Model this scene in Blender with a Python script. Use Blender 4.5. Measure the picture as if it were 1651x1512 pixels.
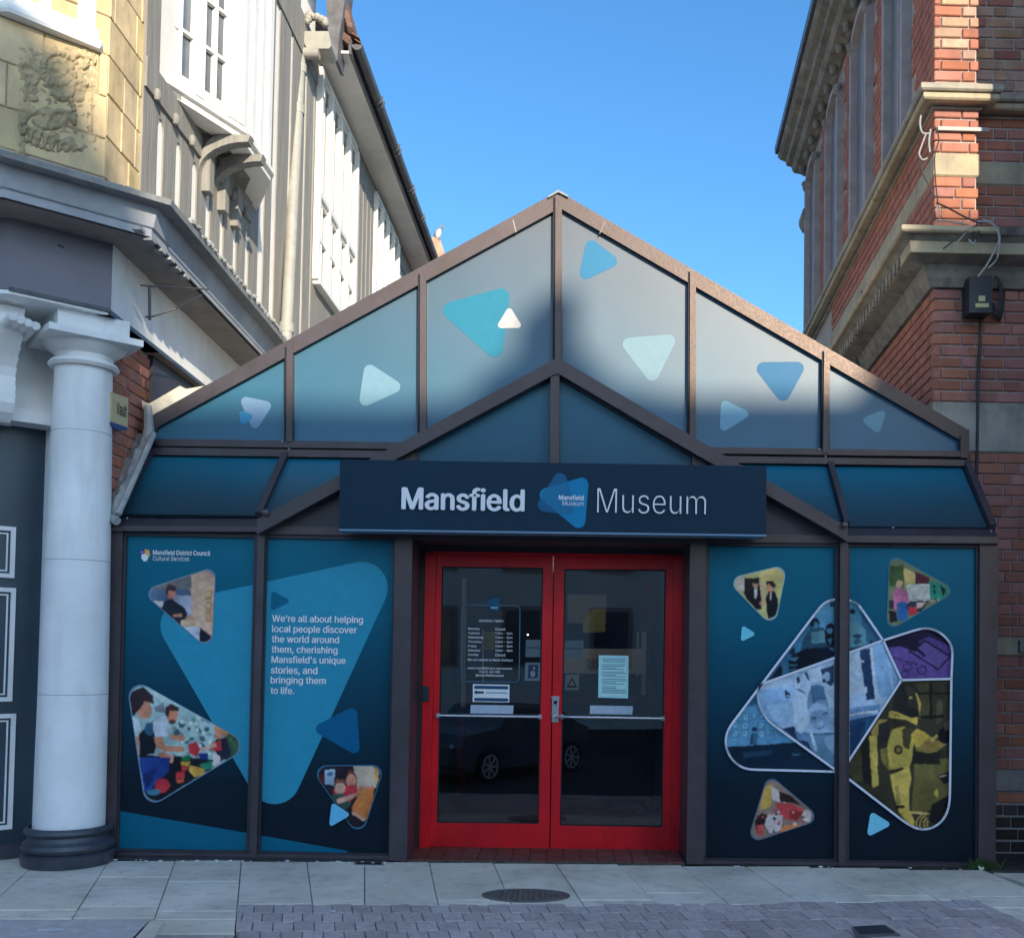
import bpy, math, random, os
from mathutils import Vector, Matrix
random.seed(7)
PI = math.pi
sc = bpy.context.scene
for o in list(bpy.data.objects):
    bpy.data.objects.remove(o)

# ------------------------------------------------------------------ camera
PXW, PXH = 1651.0, 1512.0
F = 1651.0
EYE = Vector((0, -7.3, 1.5))
ROLL, PITCH, YAW = 0.015, math.radians(2.0), math.radians(1.4)
fw = Vector((math.sin(YAW) * math.cos(PITCH), math.cos(YAW) * math.cos(PITCH), math.sin(PITCH)))
r0 = Vector((math.cos(YAW), -math.sin(YAW), 0))
u0 = r0.cross(fw)
RT = r0 * math.cos(ROLL) + u0 * math.sin(ROLL)
UP = u0 * math.cos(ROLL) - r0 * math.sin(ROLL)
CX, CY = 945.0, 992.0
cam_d = bpy.data.cameras.new('camera')
cam = bpy.data.objects.new('camera', cam_d)
sc.collection.objects.link(cam)
m = Matrix((RT, UP, -fw)).transposed().to_4x4()
m.translation = EYE
cam.matrix_world = m
cam_d.sensor_fit = 'HORIZONTAL'
cam_d.sensor_width = 36
cam_d.lens = 36 * F / PXW
cam_d.shift_x = (PXW / 2 - CX) / PXW
cam_d.shift_y = (CY - PXH / 2) / PXW
cam_d.clip_end = 500
sc.camera = cam

# ------------------------------------------------------------------ light
SUN_AZ, SUN_EL = math.radians(22), math.radians(22)      # azimuth to the right of "behind the camera"
world = bpy.data.worlds.new("World")
sc.world = world
world.use_nodes = True
wn = world.node_tree.nodes
wl = world.node_tree.links
bg = wn['Background']
sky = wn.new('ShaderNodeTexSky')
sky.sky_type = 'NISHITA'
sky.sun_disc = False
sky.sun_elevation = SUN_EL
sky.sun_rotation = math.pi - SUN_AZ
sky.altitude = 0
sky.air_density = 1.0
sky.dust_density = 1.2
sky.ozone_density = 4.5
hsv = wn.new('ShaderNodeHueSaturation'); hsv.inputs['Saturation'].default_value = 1.14
tint = wn.new('ShaderNodeMix'); tint.data_type = 'RGBA'; tint.blend_type = 'MULTIPLY'; tint.inputs['Factor'].default_value = 1; tint.inputs['B'].default_value = (.83, .925, .91, 1)
wl.new(sky.outputs[0], hsv.inputs['Color'])
wl.new(hsv.outputs[0], tint.inputs['A'])
wl.new(tint.outputs['Result'], bg.inputs['Color'])
bg.inputs['Strength'].default_value = 0.15
sd = bpy.data.lights.new('sun', 'SUN')
sd.energy = 3.5
sd.angle = math.radians(0.53)
sd.color = (1.0, 0.86, 0.66)
sun = bpy.data.objects.new('sun', sd)
sc.collection.objects.link(sun)
SD = Vector((math.sin(SUN_AZ) * math.cos(SUN_EL), -math.cos(SUN_AZ) * math.cos(SUN_EL), math.sin(SUN_EL)))
sun.rotation_euler = SD.to_track_quat('Z', 'Y').to_euler()
sun.location = (10, -20, 20)
sc.view_settings.view_transform = 'Standard'
sc.view_settings.look = 'None'
sc.view_settings.exposure = 1.06
sc.view_settings.gamma = 1
try:
    sc.view_settings.use_curve_mapping = False
except Exception:
    pass
sc.cycles.max_bounces = 8
sc.cycles.glossy_bounces = 4
sc.cycles.transparent_max_bounces = 12

# ------------------------------------------------------------------ measuring: photo point -> point on a plane of the place
def ray(px, py):
    return fw + RT * ((px - CX) / F) + UP * ((CY - py) / F)
def PY(px, py, Y):
    d = ray(px, py)
    return EYE + d * ((Y - EYE.y) / d.y)
def PZ(px, py, Z):
    d = ray(px, py)
    return EYE + d * ((Z - EYE.z) / d.z)
def PX(px, py, X):
    d = ray(px, py)
    return EYE + d * ((X - EYE.x) / d.x)

class Wall:
    """vertical plane: origin, direction along it, outward normal (dy,-dx)"""
    def __init__(s, x, y, dx, dy):
        l = math.hypot(dx, dy)
        s.o = Vector((x, y, 0)); s.d = Vector((dx / l, dy / l, 0)); s.n = Vector((dy / l, -dx / l, 0))
    def p(s, u, z, out=0.0):
        v = s.o + s.d * u + s.n * out
        return Vector((v.x, v.y, z))
    def hit(s, px, py, out=0.0):
        d = ray(px, py)
        o = s.o + s.n * out
        t = (o - Vector((EYE.x, EYE.y, 0))).dot(s.n) / d.dot(s.n)
        q = EYE + d * t
        return (q - s.o).dot(s.d), q.z
    def ang(s):
        return math.atan2(s.d.y, s.d.x)

# ------------------------------------------------------------------ mesh helpers
COL = sc.collection
def lin(c):
    c = c / 255.0
    return c / 12.92 if c <= .04045 else ((c + .055) / 1.055) ** 2.4

class MB:
    def __init__(s):
        s.v = []; s.f = []; s.c = []; s.col = (1, 1, 1)
    def face(s, pts):
        i = len(s.v)
        s.v += [tuple(p) for p in pts]
        s.f.append(tuple(range(i, i + len(pts)))); s.c.append(s.col)
    def prism(s, pts, vec, cap0=True, cap1=True):
        """pts: front polygon, vec: extrusion"""
        vec = Vector(vec); n = len(pts); i = len(s.v)
        s.v += [tuple(p) for p in pts] + [tuple(Vector(p) + vec) for p in pts]
        if cap0: s.f.append(tuple(range(i, i + n))); s.c.append(s.col)
        if cap1: s.f.append(tuple(reversed(range(i + n, i + 2 * n)))); s.c.append(s.col)
        for k in range(n):
            k2 = (k + 1) % n
            s.f.append((i + k, i + n + k, i + n + k2, i + k2)); s.c.append(s.col)
        return s
    def box(s, x0, x1, y0, y1, z0, z1):
        return s.prism([(x0, y0, z0), (x1, y0, z0), (x1, y0, z1), (x0, y0, z1)], (0, y1 - y0, 0))
    def wbox(s, w, u0, u1, z0, z1, o0, o1):
        """box on a wall, from out=o0 (back) to out=o1 (front)"""
        return s.prism([w.p(u0, z0, o1), w.p(u1, z0, o1), w.p(u1, z1, o1), w.p(u0, z1, o1)], w.n * (o0 - o1))
    def wpoly(s, w, uz, o0, o1):
        return s.prism([w.p(u, z, o1) for u, z in uz], w.n * (o0 - o1))
    def pxprism(s, pts, Y, depth):
        return s.prism([PY(x, y, Y) for x, y in pts], (0, depth, 0))
    def sweep(s, prof, path, caps=True):
        """closed profile [(out,z)] along open path [(x,y)], outward = (dy,-dx), mitred"""
        n = len(path); rings = []
        for i in range(n):
            ds = []
            if i > 0: ds.append((Vector(path[i]) - Vector(path[i - 1])).normalized())
            if i < n - 1: ds.append((Vector(path[i + 1]) - Vector(path[i])).normalized())
            ns = [Vector((d.y, -d.x)) for d in ds]
            if len(ns) == 2:
                b = (ns[0] + ns[1]).normalized(); b = b / max(.3, b.dot(ns[0]))
            else: b = ns[0]
            rings.append([(path[i][0] + b.x * o, path[i][1] + b.y * o, z) for o, z in prof])
        i0 = len(s.v); k = len(prof)
        for r in rings: s.v += r
        for i in range(n - 1):
            for j in range(k):
                j2 = (j + 1) % k
                s.f.append((i0 + i * k + j, i0 + (i + 1) * k + j, i0 + (i + 1) * k + j2, i0 + i * k + j2)); s.c.append(s.col)
        if caps:
            s.f.append(tuple(i0 + j for j in range(k))); s.c.append(s.col)
            s.f.append(tuple(i0 + (n - 1) * k + j for j in reversed(range(k)))); s.c.append(s.col)
        return s
    def tube(s, pts, r, n=8, r2=None):
        pts = [Vector(p) for p in pts]; i0 = len(s.v); m = len(pts)
        for i, p in enumerate(pts):
            d = (pts[min(i + 1, m - 1)] - pts[max(i - 1, 0)]).normalized()
            a = d.cross(Vector((0.31, .2, 1) if abs(d.z) < .9 else (1, .2, 0))).normalized(); b = d.cross(a)
            rr = r if r2 is None else r + (r2 - r) * i / (m - 1)
            for k in range(n):
                t = 2 * PI * k / n
                s.v.append(tuple(p + a * rr * math.cos(t) + b * rr * math.sin(t)))
        for i in range(m - 1):
            for k in range(n):
                k2 = (k + 1) % n
                s.f.append((i0 + i * n + k, i0 + i * n + k2, i0 + (i + 1) * n + k2, i0 + (i + 1) * n + k)); s.c.append(s.col)
        s.f.append(tuple(i0 + k for k in reversed(range(n)))); s.c.append(s.col)
        s.f.append(tuple(i0 + (m - 1) * n + k for k in range(n))); s.c.append(s.col)
        return s
    def lathe(s, cx, cy, prof, n=40, sx=1, sy=1):
        i0 = len(s.v)
        for r, z in prof:
            for k in range(n):
                t = 2 * PI * k / n
                s.v.append((cx + r * sx * math.cos(t), cy + r * sy * math.sin(t), z))
        for i in range(len(prof) - 1):
            for k in range(n):
                k2 = (k + 1) % n
                s.f.append((i0 + i * n + k, i0 + i * n + k2, i0 + (i + 1) * n + k2, i0 + (i + 1) * n + k)); s.c.append(s.col)
        s.f.append(tuple(i0 + k for k in reversed(range(n)))); s.c.append(s.col)
        s.f.append(tuple(i0 + (len(prof) - 1) * n + k for k in range(n))); s.c.append(s.col)
        return s
    def ball(s, c, rx, ry, rz, n=10, m_=7, rot=0):
        i0 = len(s.v); cr, sr = math.cos(rot), math.sin(rot)
        for i in range(1, m_):
            a = PI * i / m_
            for k in range(n):
                t = 2 * PI * k / n
                x, y, z = rx * math.sin(a) * math.cos(t), ry * math.sin(a) * math.sin(t), rz * math.cos(a)
                s.v.append((c[0] + x * cr - z * sr, c[1] + y, c[2] + x * sr + z * cr))
        for i in range(m_ - 2):
            for k in range(n):
                k2 = (k + 1) % n
                s.f.append((i0 + i * n + k, i0 + (i + 1) * n + k, i0 + (i + 1) * n + k2, i0 + i * n + k2)); s.c.append(s.col)
        s.f.append(tuple(i0 + k for k in range(n))); s.c.append(s.col)
        s.f.append(tuple(i0 + (m_ - 2) * n + k for k in reversed(range(n)))); s.c.append(s.col)
        return s
    def mesh(s, name, mat, smooth=False, color=False):
        me = bpy.data.meshes.new(name)
        me.from_pydata(s.v, [], s.f)
        if color:
            at = me.color_attributes.new('col', 'FLOAT_COLOR', 'CORNER')
            k = 0
            for fi, f in enumerate(s.f):
                for _ in f:
                    c = s.c[fi]; at.data[k].color = (c[0], c[1], c[2], 1); k += 1
        me.materials.append(mat)
        if not color: me.validate()
        if smooth:
            me.polygons.foreach_set('use_smooth', [True] * len(me.polygons))
            try: me.set_sharp_from_angle(angle=math.radians(smooth if smooth is not True else 40))
            except Exception: pass
        me.update()
        return me
    def build(s, name, mat, parent=None, smooth=False, color=False, **kw):
        return link(name, s.mesh(name, mat, smooth, color), parent, **kw)

def link(name, me, parent=None, loc=None, label=None, cat=None, group=None, kind=None, rotz=0):
    o = bpy.data.objects.new(name, me); COL.objects.link(o)
    if loc is not None: o.location = loc
    if rotz: o.rotation_euler = (0, 0, rotz)
    if parent is not None:
        o.parent = parent
        o.matrix_parent_inverse = Matrix.Translation(-parent['origin_v']) if False else Matrix.Translation(-Vector(ORG.get(parent.name, (0, 0, 0))))
        ORG[o.name] = tuple(Vector(loc)) if loc is not None else (0, 0, 0)
    else:
        ORG[o.name] = tuple(Vector(loc)) if loc is not None else (0, 0, 0)
    if label: o['label'] = label
    if cat: o['category'] = cat
    if group: o['group'] = group
    if kind: o['kind'] = kind
    return o
ORG = {}
def thing(name, label, cat, loc, group=None):
    return link(name, None, None, loc, label, cat, group)

# ------------------------------------------------------------------ materials
def mat(name, col, rough=.6, spec=.5, var=.0, vscale=3.0, bump=0.0, bscale=20.0, metal=0.0, col2=None, rnd=0.0, stretch=(1, 1, 1), coat=0.0, space='pos', spots=None, stain=0.0):
    m = bpy.data.materials.new(name); m.use_nodes = True
    N = m.node_tree.nodes; L = m.node_tree.links
    b = N['Principled BSDF']
    b.inputs['Roughness'].default_value = rough
    b.inputs['Specular IOR Level'].default_value = spec
    b.inputs['Metallic'].default_value = metal
    b.inputs['Coat Weight'].default_value = coat
    col = tuple(col) + (1,)
    if var or bump or rnd or col2:
        if space == 'obj':
            tc = N.new('ShaderNodeTexCoord'); src = tc.outputs['Object']
            oi = N.new('ShaderNodeObjectInfo')
            mul = N.new('ShaderNodeMath'); mul.operation = 'MULTIPLY'; mul.inputs[1].default_value = 57.0
            L.new(oi.outputs['Random'], mul.inputs[0])
            add = N.new('ShaderNodeVectorMath'); add.operation = 'ADD'
            L.new(src, add.inputs[0]); L.new(mul.outputs[0], add.inputs[1]); src = add.outputs[0]
        else:
            ge = N.new('ShaderNodeNewGeometry'); src = ge.outputs['Position']
        mp = N.new('ShaderNodeMapping'); mp.inputs['Scale'].default_value = stretch
        L.new(src, mp.inputs[0]); src = mp.outputs[0]
    out = None
    if var or col2:
        n1 = N.new('ShaderNodeTexNoise'); n1.inputs['Scale'].default_value = vscale; n1.inputs['Detail'].default_value = 8; n1.inputs['Roughness'].default_value = .65
        L.new(src, n1.inputs['Vector'])
        mx = N.new('ShaderNodeMix'); mx.data_type = 'RGBA'
        cr = N.new('ShaderNodeValToRGB'); cr.color_ramp.elements[0].position = .35; cr.color_ramp.elements[1].position = .65
        L.new(n1.outputs['Fac'], cr.inputs[0]); L.new(cr.outputs[0], mx.inputs['Factor'])
        if col2:
            mx.inputs['A'].default_value = col; mx.inputs['B'].default_value = tuple(col2) + (1,)
        else:
            mx.inputs['A'].default_value = tuple(c * (1 - var) for c in col[:3]) + (1,)
            mx.inputs['B'].default_value = tuple(min(1, c * (1 + var)) for c in col[:3]) + (1,)
        out = mx.outputs['Result']
    if rnd:
        oi = N.new('ShaderNodeObjectInfo')
        hs = N.new('ShaderNodeHueSaturation')
        mr = N.new('ShaderNodeMapRange'); mr.inputs['To Min'].default_value = 1 - rnd; mr.inputs['To Max'].default_value = 1 + rnd
        L.new(oi.outputs['Random'], mr.inputs['Value']); L.new(mr.outputs[0], hs.inputs['Value'])
        m2 = N.new('ShaderNodeMath'); m2.operation = 'MULTIPLY'; m2.inputs[1].default_value = 7.31
        m3 = N.new('ShaderNodeMath'); m3.operation = 'FRACT'
        L.new(oi.outputs['Random'], m2.inputs[0]); L.new(m2.outputs[0], m3.inputs[0])
        mr2 = N.new('ShaderNodeMapRange'); mr2.inputs['To Min'].default_value = 1 - rnd * .8; mr2.inputs['To Max'].default_value = 1 + rnd * .5
        L.new(m3.outputs[0], mr2.inputs['Value']); L.new(mr2.outputs[0], hs.inputs['Saturation'])
        mr3 = N.new('ShaderNodeMapRange'); mr3.inputs['To Min'].default_value = .5 - rnd * .04; mr3.inputs['To Max'].default_value = .5 + rnd * .04
        L.new(m3.outputs[0], mr3.inputs['Value']); L.new(mr3.outputs[0], hs.inputs['Hue'])
        if out is not None: L.new(out, hs.inputs['Color'])
        else: hs.inputs['Color'].default_value = col
        out = hs.outputs[0]
    def darken(out, scale, lo, hi, amt, det=4, st=(1, 1, 1)):
        ge2 = N.new('ShaderNodeNewGeometry'); mp2 = N.new('ShaderNodeMapping'); mp2.inputs['Scale'].default_value = st; L.new(ge2.outputs['Position'], mp2.inputs[0])
        nn = N.new('ShaderNodeTexNoise'); nn.inputs['Scale'].default_value = scale; nn.inputs['Detail'].default_value = det; L.new(mp2.outputs[0], nn.inputs['Vector'])
        mr_ = N.new('ShaderNodeMapRange'); mr_.inputs['From Min'].default_value = lo; mr_.inputs['From Max'].default_value = hi; mr_.inputs['To Min'].default_value = 1; mr_.inputs['To Max'].default_value = 1 - amt; L.new(nn.outputs['Fac'], mr_.inputs['Value'])
        mm_ = N.new('ShaderNodeMix'); mm_.data_type = 'RGBA'; mm_.blend_type = 'MULTIPLY'; mm_.inputs['Factor'].default_value = 1
        if out is not None: L.new(out, mm_.inputs['A'])
        else: mm_.inputs['A'].default_value = col
        L.new(mr_.outputs[0], mm_.inputs['B']); return mm_.outputs['Result']
    if spots: out = darken(out, spots[0], spots[1], spots[1] + .03, spots[2], 2)
    if stain: out = darken(out, 1.3, .45, .75, stain, 10); out = darken(out, 6, .52, .7, stain * .6, 8, (1.6, 1.6, .35))
    if out is not None: L.new(out, b.inputs['Base Color'])
    else: b.inputs['Base Color'].default_value = col
    if bump:
        n2 = N.new('ShaderNodeTexNoise'); n2.inputs['Scale'].default_value = bscale; n2.inputs['Detail'].default_value = 8
        L.new(src, n2.inputs['Vector'])
        bp = N.new('ShaderNodeBump'); bp.inputs['Strength'].default_value = min(1, bump); bp.inputs['Distance'].default_value = .012
        L.new(n2.outputs['Fac'], bp.inputs['Height']); L.new(bp.outputs[0], b.inputs['Normal'])
        rr = N.new('ShaderNodeMapRange'); rr.inputs['To Min'].default_value = max(0, rough - .12); rr.inputs['To Max'].default_value = min(1, rough + .12)
        L.new(n2.outputs['Fac'], rr.inputs['Value']); L.new(rr.outputs[0], b.inputs['Roughness'])
    return m

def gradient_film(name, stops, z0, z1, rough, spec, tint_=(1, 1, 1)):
    """vinyl film with a vertical colour ramp: printed on the lower panels, painted-in reflection on the lean-to"""
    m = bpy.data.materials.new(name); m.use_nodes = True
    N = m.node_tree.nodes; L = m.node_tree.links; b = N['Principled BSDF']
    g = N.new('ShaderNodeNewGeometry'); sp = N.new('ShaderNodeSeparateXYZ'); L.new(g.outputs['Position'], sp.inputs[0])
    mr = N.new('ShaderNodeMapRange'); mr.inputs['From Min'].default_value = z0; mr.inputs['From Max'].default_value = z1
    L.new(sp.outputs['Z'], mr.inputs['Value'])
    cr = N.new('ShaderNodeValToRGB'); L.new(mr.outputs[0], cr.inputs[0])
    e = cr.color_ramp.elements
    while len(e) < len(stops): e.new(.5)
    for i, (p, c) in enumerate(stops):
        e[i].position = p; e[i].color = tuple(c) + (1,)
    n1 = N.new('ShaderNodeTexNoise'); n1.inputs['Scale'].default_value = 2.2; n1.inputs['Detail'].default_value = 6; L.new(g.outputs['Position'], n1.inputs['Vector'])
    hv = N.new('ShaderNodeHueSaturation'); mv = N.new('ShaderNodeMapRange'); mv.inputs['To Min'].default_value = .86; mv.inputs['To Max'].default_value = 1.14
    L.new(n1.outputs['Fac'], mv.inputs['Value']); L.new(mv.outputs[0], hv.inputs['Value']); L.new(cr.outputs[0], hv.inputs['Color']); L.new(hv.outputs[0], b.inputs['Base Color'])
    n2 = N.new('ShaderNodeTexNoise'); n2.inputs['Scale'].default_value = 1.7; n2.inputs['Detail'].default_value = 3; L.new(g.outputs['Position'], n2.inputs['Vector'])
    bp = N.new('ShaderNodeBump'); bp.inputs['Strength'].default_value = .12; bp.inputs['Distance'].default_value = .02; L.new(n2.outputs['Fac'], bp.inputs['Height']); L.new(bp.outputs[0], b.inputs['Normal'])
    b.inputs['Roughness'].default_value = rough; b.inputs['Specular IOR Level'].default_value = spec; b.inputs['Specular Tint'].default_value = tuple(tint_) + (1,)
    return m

ESH = (.44, .60, .82)      # light on a shaded white surface here: turns a colour seen in the shade into the paint's own colour
def A(r, g, b, k=1.0):
    v = [max(.003, lin(c) / e * k) for c, e in zip((r, g, b), ESH)]
    m_ = max(v); q = min(1, .8 / m_)
    return tuple(x * q for x in v)

def print_mat(name, rough=.4, spec=.35):
    m = bpy.data.materials.new(name); m.use_nodes = True
    N = m.node_tree.nodes; L = m.node_tree.links; b = N['Principled BSDF']
    at = N.new('ShaderNodeAttribute'); at.attribute_name = 'col'
    g = N.new('ShaderNodeNewGeometry')
    n1 = N.new('ShaderNodeTexNoise'); n1.inputs['Scale'].default_value = 14; n1.inputs['Detail'].default_value = 8; n1.inputs['Roughness'].default_value = .75; L.new(g.outputs['Position'], n1.inputs['Vector'])
    hv = N.new('ShaderNodeHueSaturation'); mv = N.new('ShaderNodeMapRange'); mv.inputs['From Min'].default_value = .3; mv.inputs['From Max'].default_value = .7; mv.inputs['To Min'].default_value = .78; mv.inputs['To Max'].default_value = 1.22
    L.new(n1.outputs['Fac'], mv.inputs['Value']); L.new(mv.outputs[0], hv.inputs['Value']); L.new(at.outputs['Color'], hv.inputs['Color']); L.new(hv.outputs[0], b.inputs['Base Color'])
    b.inputs['Roughness'].default_value = rough; b.inputs['Specular IOR Level'].default_value = spec
    return m

def glass_mat(name, tint=(.8, .85, .9), refl=1.0, rough=.0):
    m = bpy.data.materials.new(name); m.use_nodes = True
    N = m.node_tree.nodes; L = m.node_tree.links
    N.remove(N['Principled BSDF']); out = N['Material Output']
    tr = N.new('ShaderNodeBsdfTransparent'); tr.inputs[0].default_value = tuple(tint) + (1,)
    gl = N.new('ShaderNodeBsdfGlossy'); gl.inputs['Roughness'].default_value = rough; gl.inputs['Color'].default_value = (refl, refl, refl, 1)
    fr = N.new('ShaderNodeFresnel'); fr.inputs['IOR'].default_value = 1.7
    mx = N.new('ShaderNodeMixShader'); L.new(fr.outputs[0], mx.inputs[0]); L.new(tr.outputs[0], mx.inputs[1]); L.new(gl.outputs[0], mx.inputs[2])
    g = N.new('ShaderNodeNewGeometry'); n2 = N.new('ShaderNodeTexNoise'); n2.inputs['Scale'].default_value = 1.1; L.new(g.outputs['Position'], n2.inputs['Vector'])
    bp = N.new('ShaderNodeBump'); bp.inputs['Strength'].default_value = .05; bp.inputs['Distance'].default_value = .02; L.new(n2.outputs['Fac'], bp.inputs['Height']); L.new(bp.outputs[0], gl.inputs['Normal'])
    L.new(mx.outputs[0], out.inputs[0])
    return m

M = {}
M['brown_metal'] = mat('brown_metal', (.036, .036, .050), .46, .80, var=.22, vscale=5, bump=.08, bscale=60, stain=.2)
M['brown_metal_dark'] = mat('brown_metal_dark', (.04, .037, .045), .5, .4, var=.15)
M['brown_metal'].node_tree.nodes['Principled BSDF'].inputs['Specular Tint'].default_value = (1, .76, .62, 1)
M['black_rubber'] = mat('black_rubber', (.012, .013, .018), .6, .3)
M['lower_film'] = gradient_film('lower_film', [(0, A(8, 20, 36)), (.22, A(8, 25, 42)), (.5, A(7, 50, 78)), (.75, A(5, 74, 108)), (1, A(4, 82, 118))], 0, 2.4, .35, .15)
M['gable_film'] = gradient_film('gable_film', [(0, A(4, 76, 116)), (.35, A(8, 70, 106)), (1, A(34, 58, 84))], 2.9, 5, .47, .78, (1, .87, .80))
M['lean_film'] = gradient_film('lean_film', [(0, A(18, 38, 56)), (.35, A(16, 56, 80)), (1, A(8, 84, 122))], 2.4, 3, .4, .5)  # reflections painted into the ramp: teal at the top, dark grey at the foot
M['porch_film'] = gradient_film('porch_film', [(0, A(6, 58, 90)), (1, A(14, 82, 118))], 2.8, 3.6, .42, .4)
M['photo_print'] = print_mat('photo_print')
M['flat_print'] = print_mat('flat_print'); 
for n_ in M['flat_print'].node_tree.nodes:
    if n_.type == 'MAP_RANGE': n_.inputs['To Min'].default_value = .93; n_.inputs['To Max'].default_value = 1.07
for n_ in M['photo_print'].node_tree.nodes:
    if n_.type == 'MAP_RANGE': n_.inputs['To Min'].default_value = .95; n_.inputs['To Max'].default_value = 1.05
for k_ in ('flat_print', 'photo_print'): M[k_].node_tree.nodes['Principled BSDF'].inputs['Specular IOR Level'].default_value = .15
M['sign_face'] = mat('sign_face', A(10, 36, 60), .5, .15, var=.1, vscale=1.5)
M['sign_edge'] = mat('sign_edge', A(70, 110, 150), .4, .5)
M['letter_white'] = mat('letter_white', (.78, .78, .8), .4, .4)
M['door_red'] = mat('door_red', (.62, .008, .016), .38, .3, var=.12, vscale=2, bump=.06, stain=.28)
M['clear_glass'] = glass_mat('clear_glass', (.62, .68, .72))
M['steel'] = mat('steel', (.55, .56, .58), .3, .5, metal=.9, bump=.05, bscale=80)
M['plate'] = mat('plate', (.42, .5, .6), .45, .5, var=.1, vscale=30)
M['white_paint'] = mat('white_paint', (.84, .85, .85), .55, .4, var=.05, vscale=2.5, bump=.12, bscale=9, stain=.16)
M['white_plaster'] = mat('white_plaster', (.80, .79, .75), .85, .2, var=.06, vscale=2.5, bump=.25, bscale=25)
M['cornice_paint'] = mat('cornice_paint', (.34, .36, .40), .6, .3, var=.2, vscale=2.0, bump=.1, bscale=15)
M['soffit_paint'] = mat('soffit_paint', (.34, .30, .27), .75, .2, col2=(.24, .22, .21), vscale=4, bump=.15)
M['navy_board'] = mat('navy_board', (.17, .165, .20), .5, .4, var=.1, vscale=1.2)
M['navy_paint'] = mat('navy_paint', (.035, .06, .085), .35, .5, var=.15, vscale=2)
M['black_paint'] = mat('black_paint', (.05, .058, .075), .4, .5, var=.3, vscale=6, bump=.3, bscale=14)
M['lead'] = mat('lead', (.20, .21, .22), .6, .4, col2=(.32, .32, .31), vscale=7, bump=.4, bscale=12)
M['lead_pale'] = mat('lead_pale', (.42, .42, .40), .6, .3, col2=(.25, .27, .29), vscale=9, bump=.5, bscale=14)
M['flash_cream'] = mat('flash_cream', (.62, .58, .47), .7, .3, var=.2, vscale=9, bump=.3)
M['timber_grey'] = mat('timber_grey', (.255, .247, .228), .8, .2, var=.16, vscale=6, bump=.5, bscale=14, stretch=(3, 3, .25))
M['window_white'] = mat('window_white', (.80, .79, .75), .5, .4, var=.05, vscale=4)
M['pane_dark'] = mat('pane_dark', (.10, .12, .15), .12, .6, var=.4, vscale=1.3)
M['curtain'] = mat('curtain', (.55, .54, .48), .8, .2, var=.15, vscale=12, stretch=(4, 4, .3))
M['sandstone'] = mat('sandstone', (.74, .57, .31), .88, .15, col2=(.58, .45, .26), vscale=3.5, bump=.6, bscale=11, rnd=.13, space='obj', stain=.35)
M['carved_stone'] = mat('carved_stone', (.56, .44, .26), .9, .15, col2=(.40, .33, .21), vscale=5, bump=.6, bscale=12, stain=.4)
M['mortar'] = mat('mortar', (.46, .41, .38), .95, .1, var=.15, vscale=20, bump=.4, bscale=60)
M['brick'] = mat('brick', (.50, .20, .135), .85, .2, col2=(.40, .165, .12), vscale=7, bump=.3, bscale=40, rnd=.17, space='obj', stain=.3)
M['brick_buff'] = mat('brick_buff', (.52, .36, .25), .85, .2, col2=(.44, .24, .17), vscale=5, bump=.4, bscale=40, rnd=.25, space='obj', stain=.3)
M['brick_grimy'] = mat('brick_grimy', (.10, .065, .05), .85, .2, col2=(.05, .045, .038), vscale=6, bump=.4, bscale=40, rnd=.25, space='obj')
M['stone_pale'] = mat('stone_pale', (.46, .42, .34), .85, .2, col2=(.30, .28, .24), vscale=2.6, bump=.35, bscale=18, stain=.35)
M['stone_yellow'] = mat('stone_yellow', (.52, .44, .29), .85, .2, col2=(.40, .34, .25), vscale=6, bump=.35, bscale=18, stain=.35)
M['stone_dirty'] = mat('stone_dirty', (.36, .33, .28), .85, .2, col2=(.20, .19, .17), vscale=6, bump=.45, bscale=16, stain=.35)
M['jamb_stone'] = mat('jamb_stone', (.40, .34, .33), .85, .2, var=.15, vscale=5, bump=.25)
M['blind'] = mat('blind', (.19, .19, .205), .35, .5, var=.12, vscale=1.5)
M['gutter'] = mat('gutter', (.10, .10, .115), .45, .4, var=.2, vscale=6, bump=.15)
M['barge'] = mat('barge', (.13, .13, .15), .7, .3, var=.25, vscale=6, bump=.3)  # shade on the board is put into this dark blue-grey
M['eave_soffit'] = mat('eave_soffit', (.80, .78, .74), .8, .2, var=.12, vscale=1.2)
M['pipe_grey'] = mat('pipe_grey', (.33, .325, .30), .55, .4, var=.1, vscale=8)
M['slate'] = mat('slate', (.09, .09, .10), .7, .3, var=.3, vscale=8, bump=.4)
M['roof_tile'] = mat('roof_tile', (.16, .10, .085), .85, .2, var=.3, vscale=9, bump=.4)
M['slab'] = mat('slab', (.80, .72, .60), .85, .25, col2=(.69, .62, .51), vscale=2.2, bump=.4, bscale=50, rnd=.09, spots=(17, .70, .38), stain=.3)
M['paver'] = mat('paver', (.58, .49, .46), .88, .25, col2=(.42, .36, .34), vscale=28, bump=.6, bscale=90, rnd=.14, stain=.3)
M['joint'] = mat('joint', (.075, .07, .06), .95, .1, var=.4, vscale=20, bump=.5, bscale=60)
M['asphalt'] = mat('asphalt', (.055, .055, .058), .85, .3, var=.3, vscale=30, bump=.5, bscale=120)
M['patch_asphalt'] = mat('patch_asphalt', (.52, .48, .47), .85, .3, var=.15, vscale=14, bump=.5, bscale=100)
M['red_tile'] = mat('red_tile', (.17, .045, .035), .55, .4, col2=(.11, .035, .03), vscale=9, bump=.2, rnd=.15)
M['iron'] = mat('iron', (.10, .085, .08), .6, .5, col2=(.16, .14, .13), vscale=30, bump=.6, bscale=70)
M['black_plastic'] = mat('black_plastic', (.02, .03, .045), .45, .4)
M['cable'] = mat('cable', (.035, .035, .04), .5, .4)
M['cable_grey'] = mat('cable_grey', (.34, .33, .32), .5, .4)
M['label_yellow'] = mat('label_yellow', (.55, .55, .25), .5, .4)
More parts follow.
